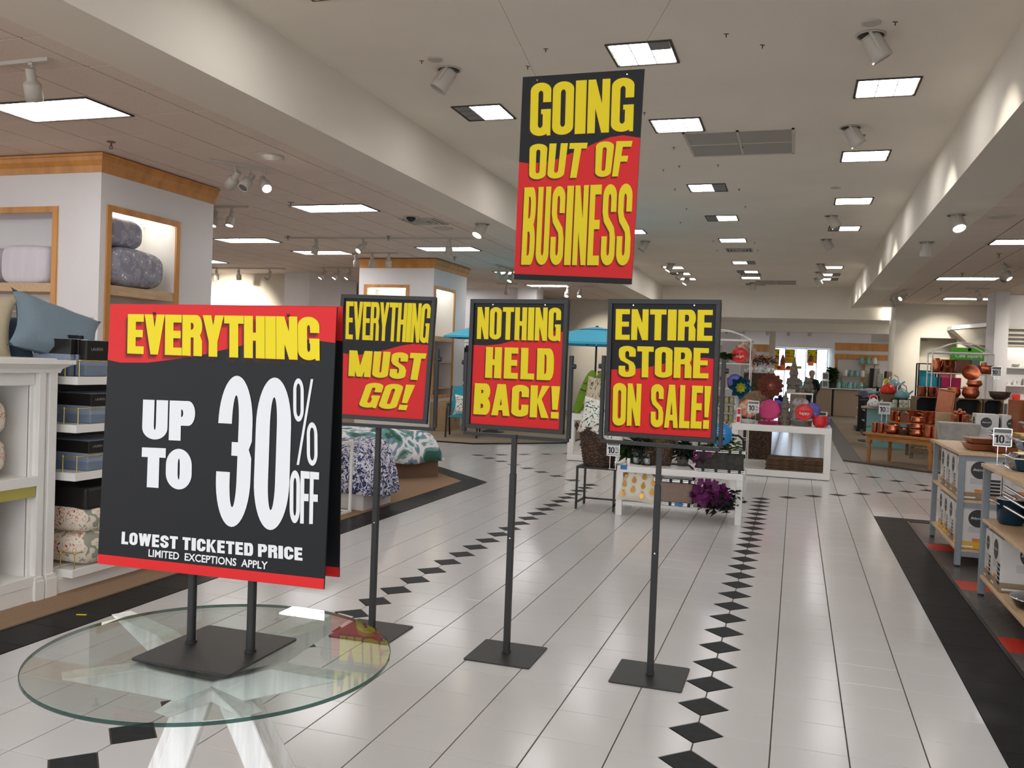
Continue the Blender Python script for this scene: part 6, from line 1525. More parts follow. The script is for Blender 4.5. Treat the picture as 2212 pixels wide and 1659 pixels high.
def pan_box(x, y, z, w_, d_, h_, label, side='y', rz=0., gold_b=False, group=None):
    """cookware carton: round black logo, pan picture. front faces -y (side y) with picture also on the -x side"""
    t = thing('cookware_box', label, 'box', (x, y, z), rz, group)
    m = MB(); m.box(-w_ / 2, -d_ / 2, 0, w_ / 2, d_ / 2, h_); m.build('carton', box_g, t, .003)
    def face(org, ux, nn):
        o = Vector(org); u = Vector(ux); n = Vector(nn); L = w_ if abs(u.x) > .5 else d_
        def P(a, b, e): q = o + u * (a * L / 2) + n * e; return (q.x, q.y, b * h_)
        def poly(ps, mm, nm, e=.0012):
            mb = MB(); vs = [P(a, b, e) for a, b in ps]; mb.add(vs, [tuple(range(len(vs)))]); mb.build(nm, mm, t)
        r = .5 if L < .3 else .42
        ky = r * (L / 2) / h_
        poly([(-.1 + r * math.cos(2 * PI * i / 24), .74 + ky * math.sin(2 * PI * i / 24)) for i in range(24)], circ_k, 'printed_logo')
        q = o + u * (-.1 * L / 2) + n * .0016
        rz_ = math.atan2(u.y, u.x)
        font(font_logo, L * .095, paper, 'lettering', t, (q.x, q.y, .745 * h_), (PI / 2, 0, rz_), shear=.45)
        mb = MB()
        for k in range(5): mb.add([P(-.6, .52 - k * .03, .0012), (P(.1, .52 - k * .03, .0012)), P(.1, .527 - k * .03, .0012), P(-.6, .527 - k * .03, .0012)], [(0, 1, 2, 3)])
        mb.build('printed_lines', ink2, t)
        poly([(-1, .0), (1, .0), (1, .18), (-1, .18)], gold_band if gold_b else brown_p, 'printed_band', .001)
        poly([(-.35, .17), (.1, .17), (.12, .25), (-.38, .26)], orange_p, 'printed_food')
        mb = MB()
        for k in range(5):
            x0 = .42; zz = .12 + k * .085; mb.add([P(x0, zz, .0014), P(x0 + .5, zz, .0014), P(x0 + .52, zz + .06, .0014), P(x0 - .02, zz + .06, .0014)], [(0, 1, 2, 3)]); mb.add([P(x0 - .25, zz + .055, .0014), P(x0, zz + .035, .0014), P(x0, zz + .05, .0014), P(x0 - .25, zz + .07, .0014)], [(0, 1, 2, 3)])
        mb.build('printed_pans', pan_k, t)
        poly([(-.95, .035), (-.3, .035), (-.3, .07), (-.95, .07)], paper, 'printed_label', .0016)
    face((0, -d_ / 2, 0), (1, 0, 0), (0, -1, 0))
    face((-w_ / 2, 0, 0), (0, -1, 0), (-1, 0, 0))
    return t
Z0, Z1, Z2 = .158, .563, .952
for k, (y, w_, l) in enumerate(((4.66, .28, 'first from front'), (4.97, .26, 'second from front'), (5.25, .24, 'third from front'), (5.53, .26, 'fourth from front'))):
    pan_box(1.82, y, Z1, .29, w_, .33, 'white cookware box mid-shelf on the far unit aisle side, ' + l)
    pan_box(1.82, y, Z0, .29, w_, .34, 'white cookware box at the bottom of the far unit aisle side, ' + l, gold_b=k != 1)
pan_box(2.13, 4.72, Z1, .30, .30, .33, 'white cookware box on the middle shelf of the far unit, inner side, facing the viewer')
pan_box(2.13, 4.72, Z0, .30, .30, .34, 'white cookware box with gold foot band, bottom of the far unit, inner side', gold_b=True)
pan_box(1.90, 3.12, Z0, .46, .27, .345, 'big white cookware box with round black logo at the bottom of the near unit')
pan_box(1.79, 3.38, Z0, .24, .20, .34, 'white cookware box squeezed behind the big one at the bottom of the near unit')
for k, (x, l) in enumerate(((2.40, 'left'), (2.66, 'right'))): pan_box(x, 7.65, .80, .23, .24, .365, 'white box with round black logo above the copper trays, the %s one' % l)
t = thing('rear_table', 'plain grey side table behind the far shelf unit', 'table', (2.9, 7.85, .0)); m = MB(); m.box(-.95, -.55, .76, .9, .6, .798)
for x in (-.45, .84):
    for y in (-.5, .54): m.box(x, y, 0, x + .04, y + .04, .76)
m.build('frame', galv, t)
t = thing('tin_crate', 'whitish galvanised tin crate behind the copper trays', 'crate', (2.12, 7.6, .80))
m = MB()
b0, b1 = [(-.18, -.16, 0), (.16, -.16, 0), (.16, .14, 0), (-.18, .14, 0)], [(-.215, -.19, .25), (.20, -.19, .25), (.20, .17, .25), (-.215, .17, .25)]
m.hexa(b0, b1); m.build('body', galv, t, .004)
# copper trays on far unit
def tray(x, y, z, w_, d_, h_, m_, label, lid=None, band=None, rz=0.):
    t = thing('baking_tray', label, 'tray', (x, y, z), rz)
    m = MB(); m.hexa([(-w_ / 2 + .02, -d_ / 2 + .02, 0), (w_ / 2 - .02, -d_ / 2 + .02, 0), (w_ / 2 - .02, d_ / 2 - .02, 0), (-w_ / 2 + .02, d_ / 2 - .02, 0)], [(-w_ / 2, -d_ / 2, h_), (w_ / 2, -d_ / 2, h_), (w_ / 2, d_ / 2, h_), (-w_ / 2, d_ / 2, h_)]); m.build('pan_body', m_, t, .008, 2)
    m = MB(); m.box(-w_ / 2 - .008, -d_ / 2 - .008, h_ - .004, w_ / 2 + .008, d_ / 2 + .008, h_ + .002); m.build('rim', m_, t, .003)
    if lid: m = MB(); m.hexa([(-w_ / 2, -d_ / 2, h_ + .002), (w_ / 2, -d_ / 2, h_ + .002), (w_ / 2, d_ / 2, h_ + .002), (-w_ / 2, d_ / 2, h_ + .002)], [(-w_ / 2 + .03, -d_ / 2 + .03, h_ + .03), (w_ / 2 - .03, -d_ / 2 + .03, h_ + .03), (w_ / 2 - .03, d_ / 2 - .03, h_ + .03), (-w_ / 2 + .03, d_ / 2 - .03, h_ + .03)]); m.build('lid', lid, t, .004)
    if band: m = MB(); m.box(0, -d_ / 2 - .011, .0, w_ * .24, d_ / 2 + .011, h_ + .034); m.build('card_band', band, t)
    return t
cop_m = mat('matt_copper', srgb(158, 96, 66), .35, .5, noise=.1, nscale=12)
tray(1.86, 4.86, Z2, .24, .28, .05, cop_m, 'square matt copper baking pan on the far unit, the lower one at the left corner', rz=.1)
tray(1.86, 4.87, Z2 + .054, .22, .26, .045, cop_m, 'square matt copper baking pan on the far unit, stacked on top at the left corner', rz=.1)
tray(2.08, 4.70, Z2, .34, .24, .045, cop_m, 'copper tray with clear lid and yellow band on the far unit, the lower one', clear, gold_band)
tray(2.10, 4.74, Z2 + .083, .34, .24, .045, cop_m, 'copper tray with clear lid and yellow band on the far unit, the upper one', clear, gold_band)
tray(2.36, 4.75, Z2, .18, .24, .06, cop_m, 'copper tray at the right end of the far unit top')
pct_sign(1.735, 3.44, Z2, 1.06, 'large ten percent off sign on the near shelf unit top', -.15, h=.125)
# blue enamel on near unit
def casserole(x, y, z, w_, d_, h_, m_, label, lid=True, rz=0.):
    t = thing('casserole', label, 'pan', (x, y, z), rz)
    m = MB(); m.hexa([(-w_ / 2 + .025, -d_ / 2 + .025, 0), (w_ / 2 - .025, -d_ / 2 + .025, 0), (w_ / 2 - .025, d_ / 2 - .025, 0), (-w_ / 2 + .025, d_ / 2 - .025, 0)], [(-w_ / 2, -d_ / 2, h_), (w_ / 2, -d_ / 2, h_), (w_ / 2, d_ / 2, h_), (-w_ / 2, d_ / 2, h_)]); m.build('pan_body', m_, t, .018, 3)
    m = MB(); m.box(-w_ / 2 - .012, -d_ / 2 - .012, h_ - .006, w_ / 2 + .012, d_ / 2 + .012, h_ + .004); m.build('steel_rim', chrome, t, .004)
    if lid:
        m = MB(); m.hexa([(-w_ / 2, -d_ / 2, h_ + .004), (w_ / 2, -d_ / 2, h_ + .004), (w_ / 2, d_ / 2, h_ + .004), (-w_ / 2, d_ / 2, h_ + .004)], [(-w_ / 2 + .04, -d_ / 2 + .04, h_ + .026), (w_ / 2 - .04, -d_ / 2 + .04, h_ + .026), (w_ / 2 - .04, d_ / 2 - .04, h_ + .026), (-w_ / 2 + .04, d_ / 2 - .04, h_ + .026)]); m.build('glass_lid', clear, t, .01, 2)
        m = MB(); m.tube((-.03, 0, h_ + .026), (-.03, 0, h_ + .05), .006); m.tube((.03, 0, h_ + .026), (.03, 0, h_ + .05), .006); m.tube((-.035, 0, h_ + .05), (.035, 0, h_ + .05), .008); m.build('lid_handle', chrome, t)
    return t
casserole(1.88, 3.18, Z2, .30, .30, .085, pan_b, 'blue enamel square pan with glass lid on the near unit, lowest of three')
casserole(1.91, 3.19, Z2 + .125, .27, .27, .075, pan_b, 'blue enamel square pan with glass lid on the near unit, middle of three')
casserole(1.94, 3.20, Z2 + .24, .25, .25, .075, pan_b, 'blue enamel square pan with glass lid on the near unit, top of three')
def saucepan(x, y, z, r, h, m_, label, rz, long=.17, lid=False, flare=1.0, two=False, up=.35):
    t = thing('saucepan', label, 'pan', (x, y, z), rz)
    m = MB(); m.lathe([(.0001, 0), (r * .78, 0), (r * .9, h * .12), (r * flare, h), (r * flare + .004, h), (r * flare - .003, h - .004), (r * .85, h * .16), (.0001, .006)], n=28); m.build('pan_body', m_, t)
    m = MB(); m.lathe([(r * flare + .001, h - .003), (r * flare + .008, h), (r * flare + .001, h + .003)], n=28); m.build('steel_rim', chrome, t)
    m = MB()
    if two:
        for s in (-1, 1): m.path([(s * r, -.04, h * .8), (s * (r + .035), -.03, h * .9), (s * (r + .035), .03, h * .9), (s * r, .04, h * .8)], .006)
    else: m.path([(-r * flare + .005, 0, h * .78), (-r * flare - .05, 0, h * .95), (-r * flare - long, 0, h * .95 + long * up)], .009, 8); m.path([(-r * flare - long, 0, h * .95 + long * up), (-r * flare - long - .01, 0, h * .95 + long * up + .003)], .006)
    m.build('handle', chrome, t)
    if lid:
        m = MB(); m.lathe([(r * flare, h + .004), (r * .7, h + .028), (r * .3, h + .04), (.0001, h + .042)], n=28); m.build('glass_lid', clear, t)
        m = MB(); m.path([(-.04, 0, h + .035), (-.03, 0, h + .065), (.03, 0, h + .065), (.04, 0, h + .035)], .006); m.build('lid_handle', chrome, t)
    return t
saucepan(1.79, 3.33, Z1, .095, .17, pan_b, 'blue enamel stock pot at the left end of the near unit middle shelf', .2, two=True)
for k, (mm, l) in enumerate(((pan_k, 'lowest'), (pan_k, 'second from below'), (pan_b, 'third from below'), (pan_b, 'fourth'), (pan_k, 'topmost'))):
    saucepan(1.97 - .008 * k, 3.0 + .01 * k, Z1 + k * .066, .115 - .002 * k, .085, mm, 'dark enamel saucepan in the stack on the near unit middle shelf, ' + l, -.45 - .05 * k, flare=1.05)
for k, (mm, l) in enumerate(((pan_k, 'lower'), (pan_b, 'upper'))):
    saucepan(1.99, 3.30, Z1 + k * .07, .085, .085, mm, 'small dark saucepan behind the blue stock pot, ' + l, -.2)
saucepan(1.83, 2.62, Z0, .16, .06, pan_k, 'wide dark skillet with glass lid at the front of the near unit bottom shelf', -2.2, lid=True, long=.2, flare=1.08)
# ================================================================== COPPER TABLE
def onp(px, py_, c, ang):
    """point where a sight line meets the upright plane through c along direction ang"""
    d = _ray(px, py_); n = Vector((-math.sin(ang), math.cos(ang), 0)); return CAM + d * ((Vector((c[0], c[1], 0)) - Vector((CAM.x, CAM.y, 0))).dot(n) / d.dot(n))
def turned_leg(m, x, y, z0, z1):
    h = z1 - z0
    m.lathe([(.018, 0), (.024, .02), (.022, .05 * h), (.034, .10 * h), (.024, .14 * h), (.03, .18 * h), (.036, .45 * h), (.026, .62 * h), (.036, .66 * h), (.03, .70 * h)], (x, y, z0), n=12)
    m.box(x - .036, y - .036, z0 + .70 * h, x + .036, y + .036, z1)
TA = -.695; TC = (2.25, 13.07)
ct = thing('harvest_table', 'orange wood harvest table with turned legs crowded with copperware', 'table', (TC[0], TC[1], .012), TA)
m = MB(); m.box(-.66, -.38, .50, .66, .38, .54); m.build('table_top', oak, ct, .005)
m = MB(); m.box(-.60, -.33, .41, .60, -.31, .50); m.box(-.60, .31, .41, .60, .33, .50); m.box(-.60, -.33, .41, -.58, .33, .50); m.build('apron', oak, ct)
for x in (-.58, .58):
    for y in (-.30, .30): m = MB(); turned_leg(m, x, y, 0, .50); m.build('leg', oak, ct)
ca, sa = math.cos(TA), math.sin(TA)
def tw(u, v): return (TC[0] + u * ca - v * sa, TC[1] + u * sa + v * ca)
rc = tw(.02, .2)
rt = thing('riser_table', 'orange wood riser shelf on the harvest table', 'riser', (rc[0], rc[1], .553), TA)
m = MB(); m.box(-.52, -.16, .17, .60, .16, .20); m.box(-.5, -.12, 0, -.46, .14, .17); m.box(.54, -.12, 0, .58, .14, .17); m.box(.03, -.12, 0, .07, .14, .17); m.build('shelf_body', oak, rt, .003)
def mug(x, y, z, r, h, m_, label, group=None, handle=True, cat='mug'):
    t = thing('copper_mug', label, cat, (x, y, z), random.uniform(-1, 1), group)
    m = MB(); m.lathe([(.0001, 0), (r * .92, 0), (r, .012), (r, h - .01), (r * 1.04, h), (r * .97, h), (r * .94, .02), (.0001, .012)], n=18); m.build('body', m_, t)
    if handle: m = MB(); m.path([(r, 0, h * .85), (r + .03, 0, h * .8), (r + .035, 0, h * .45), (r, 0, h * .2)], .005); m.build('handle', brass, t)
    return t
def handi(x, y, z, r, h, m_, label, n=22, cat='bowl', group=None):
    m = MB(); m.lathe([(.0001, 0), (r * .6, .0), (r * .95, h * .28), (r, h * .5), (r * .86, h * .86), (r * .92, h), (r * .88, h), (r * .82, h * .84), (.0001, h * .2)], n=n)
    o = m.build('copper_bowl', m_, None, loc=(x, y, z)); tag(o, label, cat, group); return o
TT = .553
def fr(px, v=-.22):
    c = tw(0, v); p = onp(px, 935, c, TA); return p.x, p.y
for k, (px, l) in enumerate(((1889, 'leftmost'), (1903, 'second from the left'))):
    x, y = fr(px, -.25); mug(x, y, TT, .05, .18, copper, 'tall copper tumbler at the front left of the harvest table, ' + l)
x, y = fr(1927, -.2); handi(x, y, TT, .14, .16, copper, 'round copper bowl at the front of the harvest table, left of the plates')
x, y = fr(1953, -.2)
for k in range(7):
    m = MB(); m.lathe([(.06, .006), (.08, .0), (.10, .008), (.102, .012), (.08, .004), (.0001, .004)], n=22); o = m.build('copper_plate', mat('tarnished_copper', srgb(120, 92, 76), .35, .6), None, loc=(x, y, TT + k * .013)); tag(o, 'dark copper plate of the low stack between two copper bowls, %s from below' % NTH[k], 'plate', 'stack of dark copper plates')
x, y = fr(1981, -.2)
for k, l in enumerate(('lowest', 'middle', 'top')):
    handi(x, y, TT + k * .105, .135 - .01 * k, .12, copper, 'round copper bowl of the three-high stack right on the harvest table, ' + l)
x, y = fr(2006, -.25); mug(x, y, TT, .07, .20, copper, 'wide copper canister at the right front of the harvest table')
x, y = fr(2021, -.25); mug(x, y, TT, .055, .17, copper, 'copper tumbler right of the wide canister on the harvest table')
x, y = fr(1945, .02); o = bowl_at(x, y, TT, .15, .1, copper, 'low copper bowl behind the round one on the harvest table')
for k in range(5):
    x, y = fr(1905 + 13 * k, .16); mug(x, y, TT, .03, .11, copper, 'small copper cup in the row under the riser, %s from the left' % NTH[k], 'small copper cups under the riser')
RT = .553 + .203
def rr_(px, v=.2):
    p = onp(px, 895, tw(0, v), TA); return p.x, p.y
for k, (px, l) in enumerate(((1928, 'leftmost'), (1941, 'second'))): x, y = rr_(px, .24); mug(x, y, RT, .05, .18, copper, 'tall copper canister on the wood riser, ' + l + ' from the left')
def pot(x, y, z, r, h, label, m_=copper):
    t = thing('copper_pot', label, 'pot', (x, y, z), .3)
    m = MB(); m.lathe([(.0001, 0), (r * .96, 0), (r, .015), (r, h), (r * 1.03, h + .004), (r * .96, h + .004), (r * .94, .02), (.0001, .015)], n=24); m.build('pot_body', m_, t)
    m = MB()
    for s in (-1, 1): m.path([(s * r, -.05, h * .75), (s * (r + .045), -.04, h * .85), (s * (r + .045), .04, h * .85), (s * r, .05, h * .75)], .007)
    m.build('pot_handle', brass, t); return t
x, y = rr_(1976, .24); pot(x, y, RT, .13, .21, 'large copper pot with brass handles on the riser, the left one')
x, y = rr_(2008, .2); pot(x, y, RT, .14, .21, 'large copper pot with brass handles on the riser, the right one', copper_h)
x, y = rr_(1957, .12); cube_box(x, y, RT, .17, .08, .17, mat('dark_carton', srgb(112, 84, 66), .7), 'brown carton with picture between canister and copper pots', rz=TA + .5, m_win=terra)
x, y = rr_(1942, .08); handi(x, y, RT, .045, .09, mat('bright_copper', srgb(232, 120, 60), .2, 1.0), 'tiny bright copper bell shaped pot at the riser edge', cat='pot')
x, y = rr_(2033, .1); t = thing('copper_stand', 'copper cake stand with glowing rim right of the riser pots', 'cake stand', (x, y, TT)); m = MB(); m.lathe([(.07, 0), (.02, .03), (.015, .26), (.03, .29), (.12, .30), (.12, .31), (.0001, .31)], n=22); m.build('body', copper, t)
x, y = fr(2024, -.33); t = thing('price_card', 'white price tag standing before the tumbler at the right end of the harvest table', 'tag', (x, y, TT)); m = MB(); m.box(-.02, -.002, .0, .02, .002, .13); m.lathe([(.04, .13), (.03, .16), (.0001, .17)], n=10); m.build('card', paper, t)
x, y = fr(1908, .0); pct_sign(x, y, TT, 1.7, 'ten percent off sign above the left end of the harvest table', h=.19)
# ================================================================== TEAL CABINET with teapots
tc = thing('teal_cabinet', 'teal painted cabinet with pale wood top and open end shelves', 'cabinet', (2.75, 17.1, .012), -.28)
m = MB(); m.box(-.86, -.36, .06, .08, .5, .09); m.box(-.86, -.36, .80, .08, .5, .83); m.box(-.86, -.36, .09, .08, -.33, .80); m.box(-.50, .47, .09, .08, .5, .80); m.box(-.52, -.36, .09, -.50, .5, .80); m.box(-.86, .47, .09, -.50, .5, .8); m.box(-.86, -.36, 0, .08, .5, .06); m.box(-.86, -.36, .42, -.5, .5, .45); m.build('carcass', teal_p, tc)
m = MB(); m.box(-.96, -.46, .83, .16, .6, .875); m.build('cabinet_top', wood2, tc, .003)
def ptc(px, py_, y): return aty(px, py_, y).x
TCZ = .89
def teapot(x, y, z, s, m_, label, dots=False, spout=True):
    t = thing('teapot', label, 'teapot', (x, y, z), .2)
    m = MB(); m.lathe([(.0001, 0), (.10 * s, 0), (.13 * s, .03 * s), (.125 * s, .09 * s), (.08 * s, .15 * s), (.04 * s, .165 * s)], n=20); m.tube((.10 * s, 0, .07 * s), (.19 * s, 0, .15 * s), .022 * s, 8, r2=.014 * s); m.build('pot_body', m_, t)
    m = MB(); m.lathe([(.055 * s, .155 * s), (.03 * s, .175 * s), (.014 * s, .19 * s), (.0001, .195 * s)], n=14); m.build('lid', m_, t)
    m = MB(); m.path([(-.09 * s, 0, .12 * s), (-.07 * s, 0, .22 * s), (0, 0, .26 * s), (.07 * s, 0, .22 * s), (.085 * s, 0, .13 * s)], .008 * s, 6); m.build('handle', chrome if not dots else m_, t)
    if dots:
        m = MB()
        for k in range(14):
            a = k * 2.4; z_ = .04 * s + (k % 3) * .035 * s; m.ball((.127 * s * math.cos(a) * (1 - .1 * (k % 3)), .127 * s * math.sin(a) * (1 - .1 * (k % 3)), z_), .014 * s)
        m.build('painted_dots', leaf, t)
    return t
teapot(ptc(1887, 868, 16.7), 16.7, TCZ, 1.0, paper, 'white teapot with green dots at the left of the teal cabinet', True)
pot(ptc(1908, 868, 16.7), 16.7, TCZ, .09, .11, 'white cookie pot with green dots right of the dotted teapot', paper)
pot(ptc(1923, 868, 16.6), 16.6, TCZ, .08, .11, 'second white pot with dark dots on the teal cabinet', paper)
cube_box(ptc(1918, 855, 16.9), 16.95, TCZ, .32, .2, .28, mat('brown_gift', srgb(120, 96, 74), .7), 'brown gift carton behind the dotted pots')
teapot(ptc(1918, 842, 16.95), 16.95, TCZ + .282, 1.25, kettle_r, 'shiny red enamel kettle on the brown carton')
t = thing('kettle_riser', 'dark riser carrying the pale blue kettle', 'riser', (ptc(1948, 858, 16.9), 16.9, TCZ)); m = MB(); m.box(-.22, -.12, .17, .22, .12, .19)
for x in (-.2, .18): m.box(x, -.1, 0, x + .02, .1, .17)
m.build('shelf_body', ink, t)
teapot(ptc(1948, 850, 16.9), 16.9, TCZ + .192, 1.2, kettle_b, 'pale blue enamel kettle right of the red one')
teapot(ptc(1930, 840, 17.3), 17.3, TCZ + .38, 1.2, kettle_b, 'pale blue enamel kettle behind the red one'); 
t = thing('kettle_box', 'tall dark box under the rear pale blue kettle', 'box', (ptc(1930, 840, 17.3), 17.3, TCZ)); MB().box(-.12, -.1, 0, .12, .1, .378).build('body', ink, t)
for k, px in enumerate((1934, 1948, 1960)):
    for r_ in (0, 1):
        o = MB().lathe([(.0001, 0), (.045, 0), (.05, .02), (.05, .07), (.04, .085), (.0001, .085)], n=12).build('spice_jar', mat('dotted_glaze', srgb(196, 200, 176), .3, noise=.4, nscale=40), None, loc=(ptc(px, 866, 16.5), 16.55, TCZ + r_ * .087)); tag(o, 'small dotted jar in the two-high row under the dark riser, %s column, %s' % (NTH[k], ('lower', 'upper')[r_]), 'jar')
bowl_at(ptc(1888, 850, 17.0), 17.0, TCZ + .15, .13, .09, kettle_r, 'red bowl behind the dotted teapot'); t = thing('bowl_stand', 'thin stand under the red and blue bowls', 'stand', (ptc(1888, 850, 17.0), 17.0, TCZ)); MB().lathe([(.08, 0), (.02, .02), (.02, .14), (.06, .15), (.0001, .15)], n=12).build('body', chrome, t)
bowl_at(ptc(1888, 845, 17.0), 17.02, TCZ + .245, .14, .08, kettle_b, 'pale blue bowl on the red bowl')
for k, (z, l) in enumerate(((.45, 'upper'), (.09, 'lower'))):
    for j in range(3):
        o = MB().box(-.14, -.10, 0, .14, .10, .28 if z > .3 else .3).build('book_box', (mat('sage_box', srgb(150, 148, 120), .7), mat('brown_gift', (0, 0, 0)), mat('sage_box', (0, 0, 0)))[j], None, loc=tuple(Vector((2.75, 17.1, 0)) + Matrix.Rotation(-.28, 3, 'Z') @ Vector((-.70, -.19 + j * .26, z + .016))), rot=(0, 0, -.28)); tag(o, 'boxed goods in the open end of the teal cabinet, %s shelf, %s from the front' % (l, NTH[j]), 'box')
t = thing('green_bottle', 'tall green bag with a yellow label standing behind the red kettle', 'bag', (ptc(1915, 810, 17.4), 17.4, TCZ)); MB().box(-.07, -.05, 0, .07, .05, .62).build('bag_body', mat('olive_pack', srgb(120, 140, 60), .3, noise=.3, nscale=20), t, .02, 2); MB().box(-.06, -.053, .45, .06, -.05, .60).build('label', mat('yellow_scrap', (0, 0, 0)), t)
# dark drink stand left of it
t = thing('tiered_stand', 'dark tiered stand with clear bottles and packs left of the red kettle', 'rack', (2.15, 18.6, .012))
m = MB(); m.tube((0, 0, 0), (0, 0, 1.3), .03)
for z in (.0, .95, 1.25): m.lathe([(.38, z), (.38, z + .02), (.0001, z + .02)], n=18)
m.tube((.4, .3, 0), (.4, .3, 1.3), .02); m.build('frame', ink, t)
rnd = random.Random(21)
for k in range(8):
    o = MB().box(-.05, -.04, 0, .05, .04, .32 + .06 * (k % 3)).build('pack', (clear, ink, galv, kraft)[k % 4], None, .01, loc=(2.15 + .26 * math.cos(k * .8), 18.6 + .26 * math.sin(k * .8), 1.283), rot=(0, .1 * (k % 2), k)); tag(o, 'bagged item on the tiered dark stand, ' + NTH[k] + ' around it', 'pack')
# dark gondola posts left
for k, (x, y) in enumerate(((1.98, 22.9), (2.05, 21.3))):
    t = thing('dark_gondola', 'black end-on gondola beside the dark floor band, the %s one' % ('farther', 'nearer')[k], 'gondola', (x + .2, y, .012))
    m = MB(); m.box(-.22, -.6, 0, .22, .5, .10); m.box(-.02, -.55, .1, .02, .45, .95); m.box(-.22, -.6, .95, .22, .5, .98); m.box(-.2, -.6, .1, .2, -.55, .95); m.build('frame', ink, t)
    for z in (.35, .62): MB().box(-.2, -.5, z, .2, .45, z + .015).build('shelf', galv, t)
    for j in range(5): o = MB().box(-.06, -.05, 0, .06, .05, .1 + .03 * (j % 2)).build('purple_pack', mat('violet_pack', srgb(110, 100, 130), .6), None, loc=(x + .1 + .04 * (j % 3), y - .4 + .2 * j, .994)); tag(o, 'small violet pack on the %s black gondola, %s along' % (('farther', 'nearer')[k], NTH[j]), 'pack')
# ================================================================== CRATE DISPLAY WITH COPPER, WIRE RACK
CY = 15.0
dt = thing('crate_table', 'brown slatted table carrying the crates behind the copperware', 'table', (3.25, 15.05, .012))
m = MB(); m.box(-.85, -.45, .82, .85, .45, .858); m.build('table_top', crate_w, dt, .004)
for k in range(6): MB().box(-.8, -.43, .10 + k * .12, .8, -.40, .20 + k * .12).build('slat', crate_w, dt, .003)
m = MB()
for x in (-.8, .74):
    for y in (-.4, .34): m.box(x, y, 0, x + .06, y + .06, .82)
m.build('leg_frame', crate_w, dt)
def crate(x, y, z, w_, d_, h_, label, rz=0.):
    """crate on its side, open towards the viewer"""
    t = thing('wooden_crate', label, 'crate', (x, y, z), rz)
    for z0 in (0, h_ - .016):
        for j in range(3):
            y0 = -d_ / 2 + j * (d_ / 3); MB().box(-w_ / 2, y0, z0, w_ / 2, y0 + d_ / 3 - .012, z0 + .016).build('slat', crate_w, t, .002)
    for s in (-1, 1):
        for j in range(3):
            y0 = -d_ / 2 + j * d_ / 3; xs = sorted((s * w_ / 2, s * (w_ / 2 - .016))); MB().box(xs[0], y0, .016, xs[1], y0 + d_ / 3 - .012, h_ - .016).build('slat', crate_w, t, .002)
    MB().box(-w_ / 2, d_ / 2 - .016, .016, w_ / 2, d_ / 2, h_ - .016).build('back_board', ink, t)
    for s in (-1, 1):
        for (z0, dz) in ((.016, 1), (h_ - .016, -1)): MB().prism([(0, 0), (.055, 0), (0, .055)], 0, .016).xf(Matrix.Translation((s * (w_ / 2 - .016), -d_ / 2 + .02, z0)) @ Matrix.Rotation(PI / 2, 4, 'X') @ Matrix.Diagonal((-s, dz, 1, 1))).build('corner_block', crate_w, t)
    return t
CT = .872
crate(2.72, CY, CT, .44, .42, .315, 'weathered wooden crate lying on its side, the left one, with copper mugs on it', .1)
crate(3.42, CY, CT, .46, .42, .315, 'weathered wooden crate lying on its side, the right one, under the large hammered bowls', .05)
crate(3.86, CY + .1, CT, .34, .38, .315, 'narrow wooden crate standing right of the large hammered bowls', .05)
K2 = CT + .317
for k, (px, l) in enumerate(((1992, 'left'), (2012, 'right'))): mug(aty(px, 850, CY).x, CY, K2, .075, .19, copper, 'copper mug on the left crate, the %s one' % l)
o = MB().box(-.06, -.05, 0, .06, .05, .19).build('pink_box', magenta, None, loc=(aty(2023, 848, CY).x - .01, CY + .1, K2)); tag(o, 'small magenta box beside the copper mugs', 'box')
t = thing('copper_tray', 'rectangular matt copper tray leaning between the two crates', 'tray', (2.99, 14.68, CT + .012), (-.28, .14, .0))
m = MB(); m.box(-.15, -.012, 0, .15, .012, .47); m.build('tray_body', cop_m, t, .004); m = MB()
for q in ((-.15, 0, -.13, .47), (.13, 0, .15, .47), (-.13, 0, .13, .02), (-.13, .45, .13, .47)): m.box(q[0], -.035, q[1], q[2], -.012, q[3])
m.box(-.06, -.018, .39, .06, -.0125, .41); m.build('tray_rim', cop_m, t)
bx = aty(2097, 845, CY).x
handi(bx, CY, K2 + .0, .155, .22, copper_h, 'large hammered copper bowl on the right crate')
handi(bx - .28, CY + .06, K2, .125, .20, copper_h, 'hammered copper bowl left of the large one on the right crate')
handi(bx + .06, CY + .02, K2 + .222, .14, .12, copper_h, 'copper bowl balanced on the large hammered bowl')
m = MB(); m.lathe([(.02, 0), (.13, .03), (.165, .10), (.16, .10), (.125, .035), (.0001, .01)], n=22); o = m.build('tilted_bowl', copper_h, None, loc=(bx - .02, CY + .10, K2 + .46), rot=(1.2, .2, 0)); tag(o, 'copper bowl tipped towards the viewer showing its dark inside', 'bowl')
bowl_at(bx + .50, CY + .05, K2, .19, .15, mat('dark_bowl', srgb(62, 44, 36), .5), 'dark brown oval bowl right of the hammered bowls')
for k, px in enumerate((2064, 2084)):
    mug(aty(px, 905, 8.0).x, 8.0, .80, .05, .33, copper, 'copper canister beside the kraft box, the %s one' % ('left', 'right')[k])
t = thing('knob_dish', 'copper dish of knobs standing on the two canisters', 'dish', (aty(2074, 888, 8.).x, 8.02, 1.132)); m = MB(); m.lathe([(.05, 0), (.09, .012), (.0001, .012)], n=16)
for k in range(6): m.ball((.05 * math.cos(k), .05 * math.sin(k), .024), .016)
m.ball((0, 0, .045), .024); m.build('body', copper, t)
cube_box(aty(2044, 900, 8.2).x, 8.22, .80, .22, .14, .335, kraft, 'plain kraft box behind the tin crate')
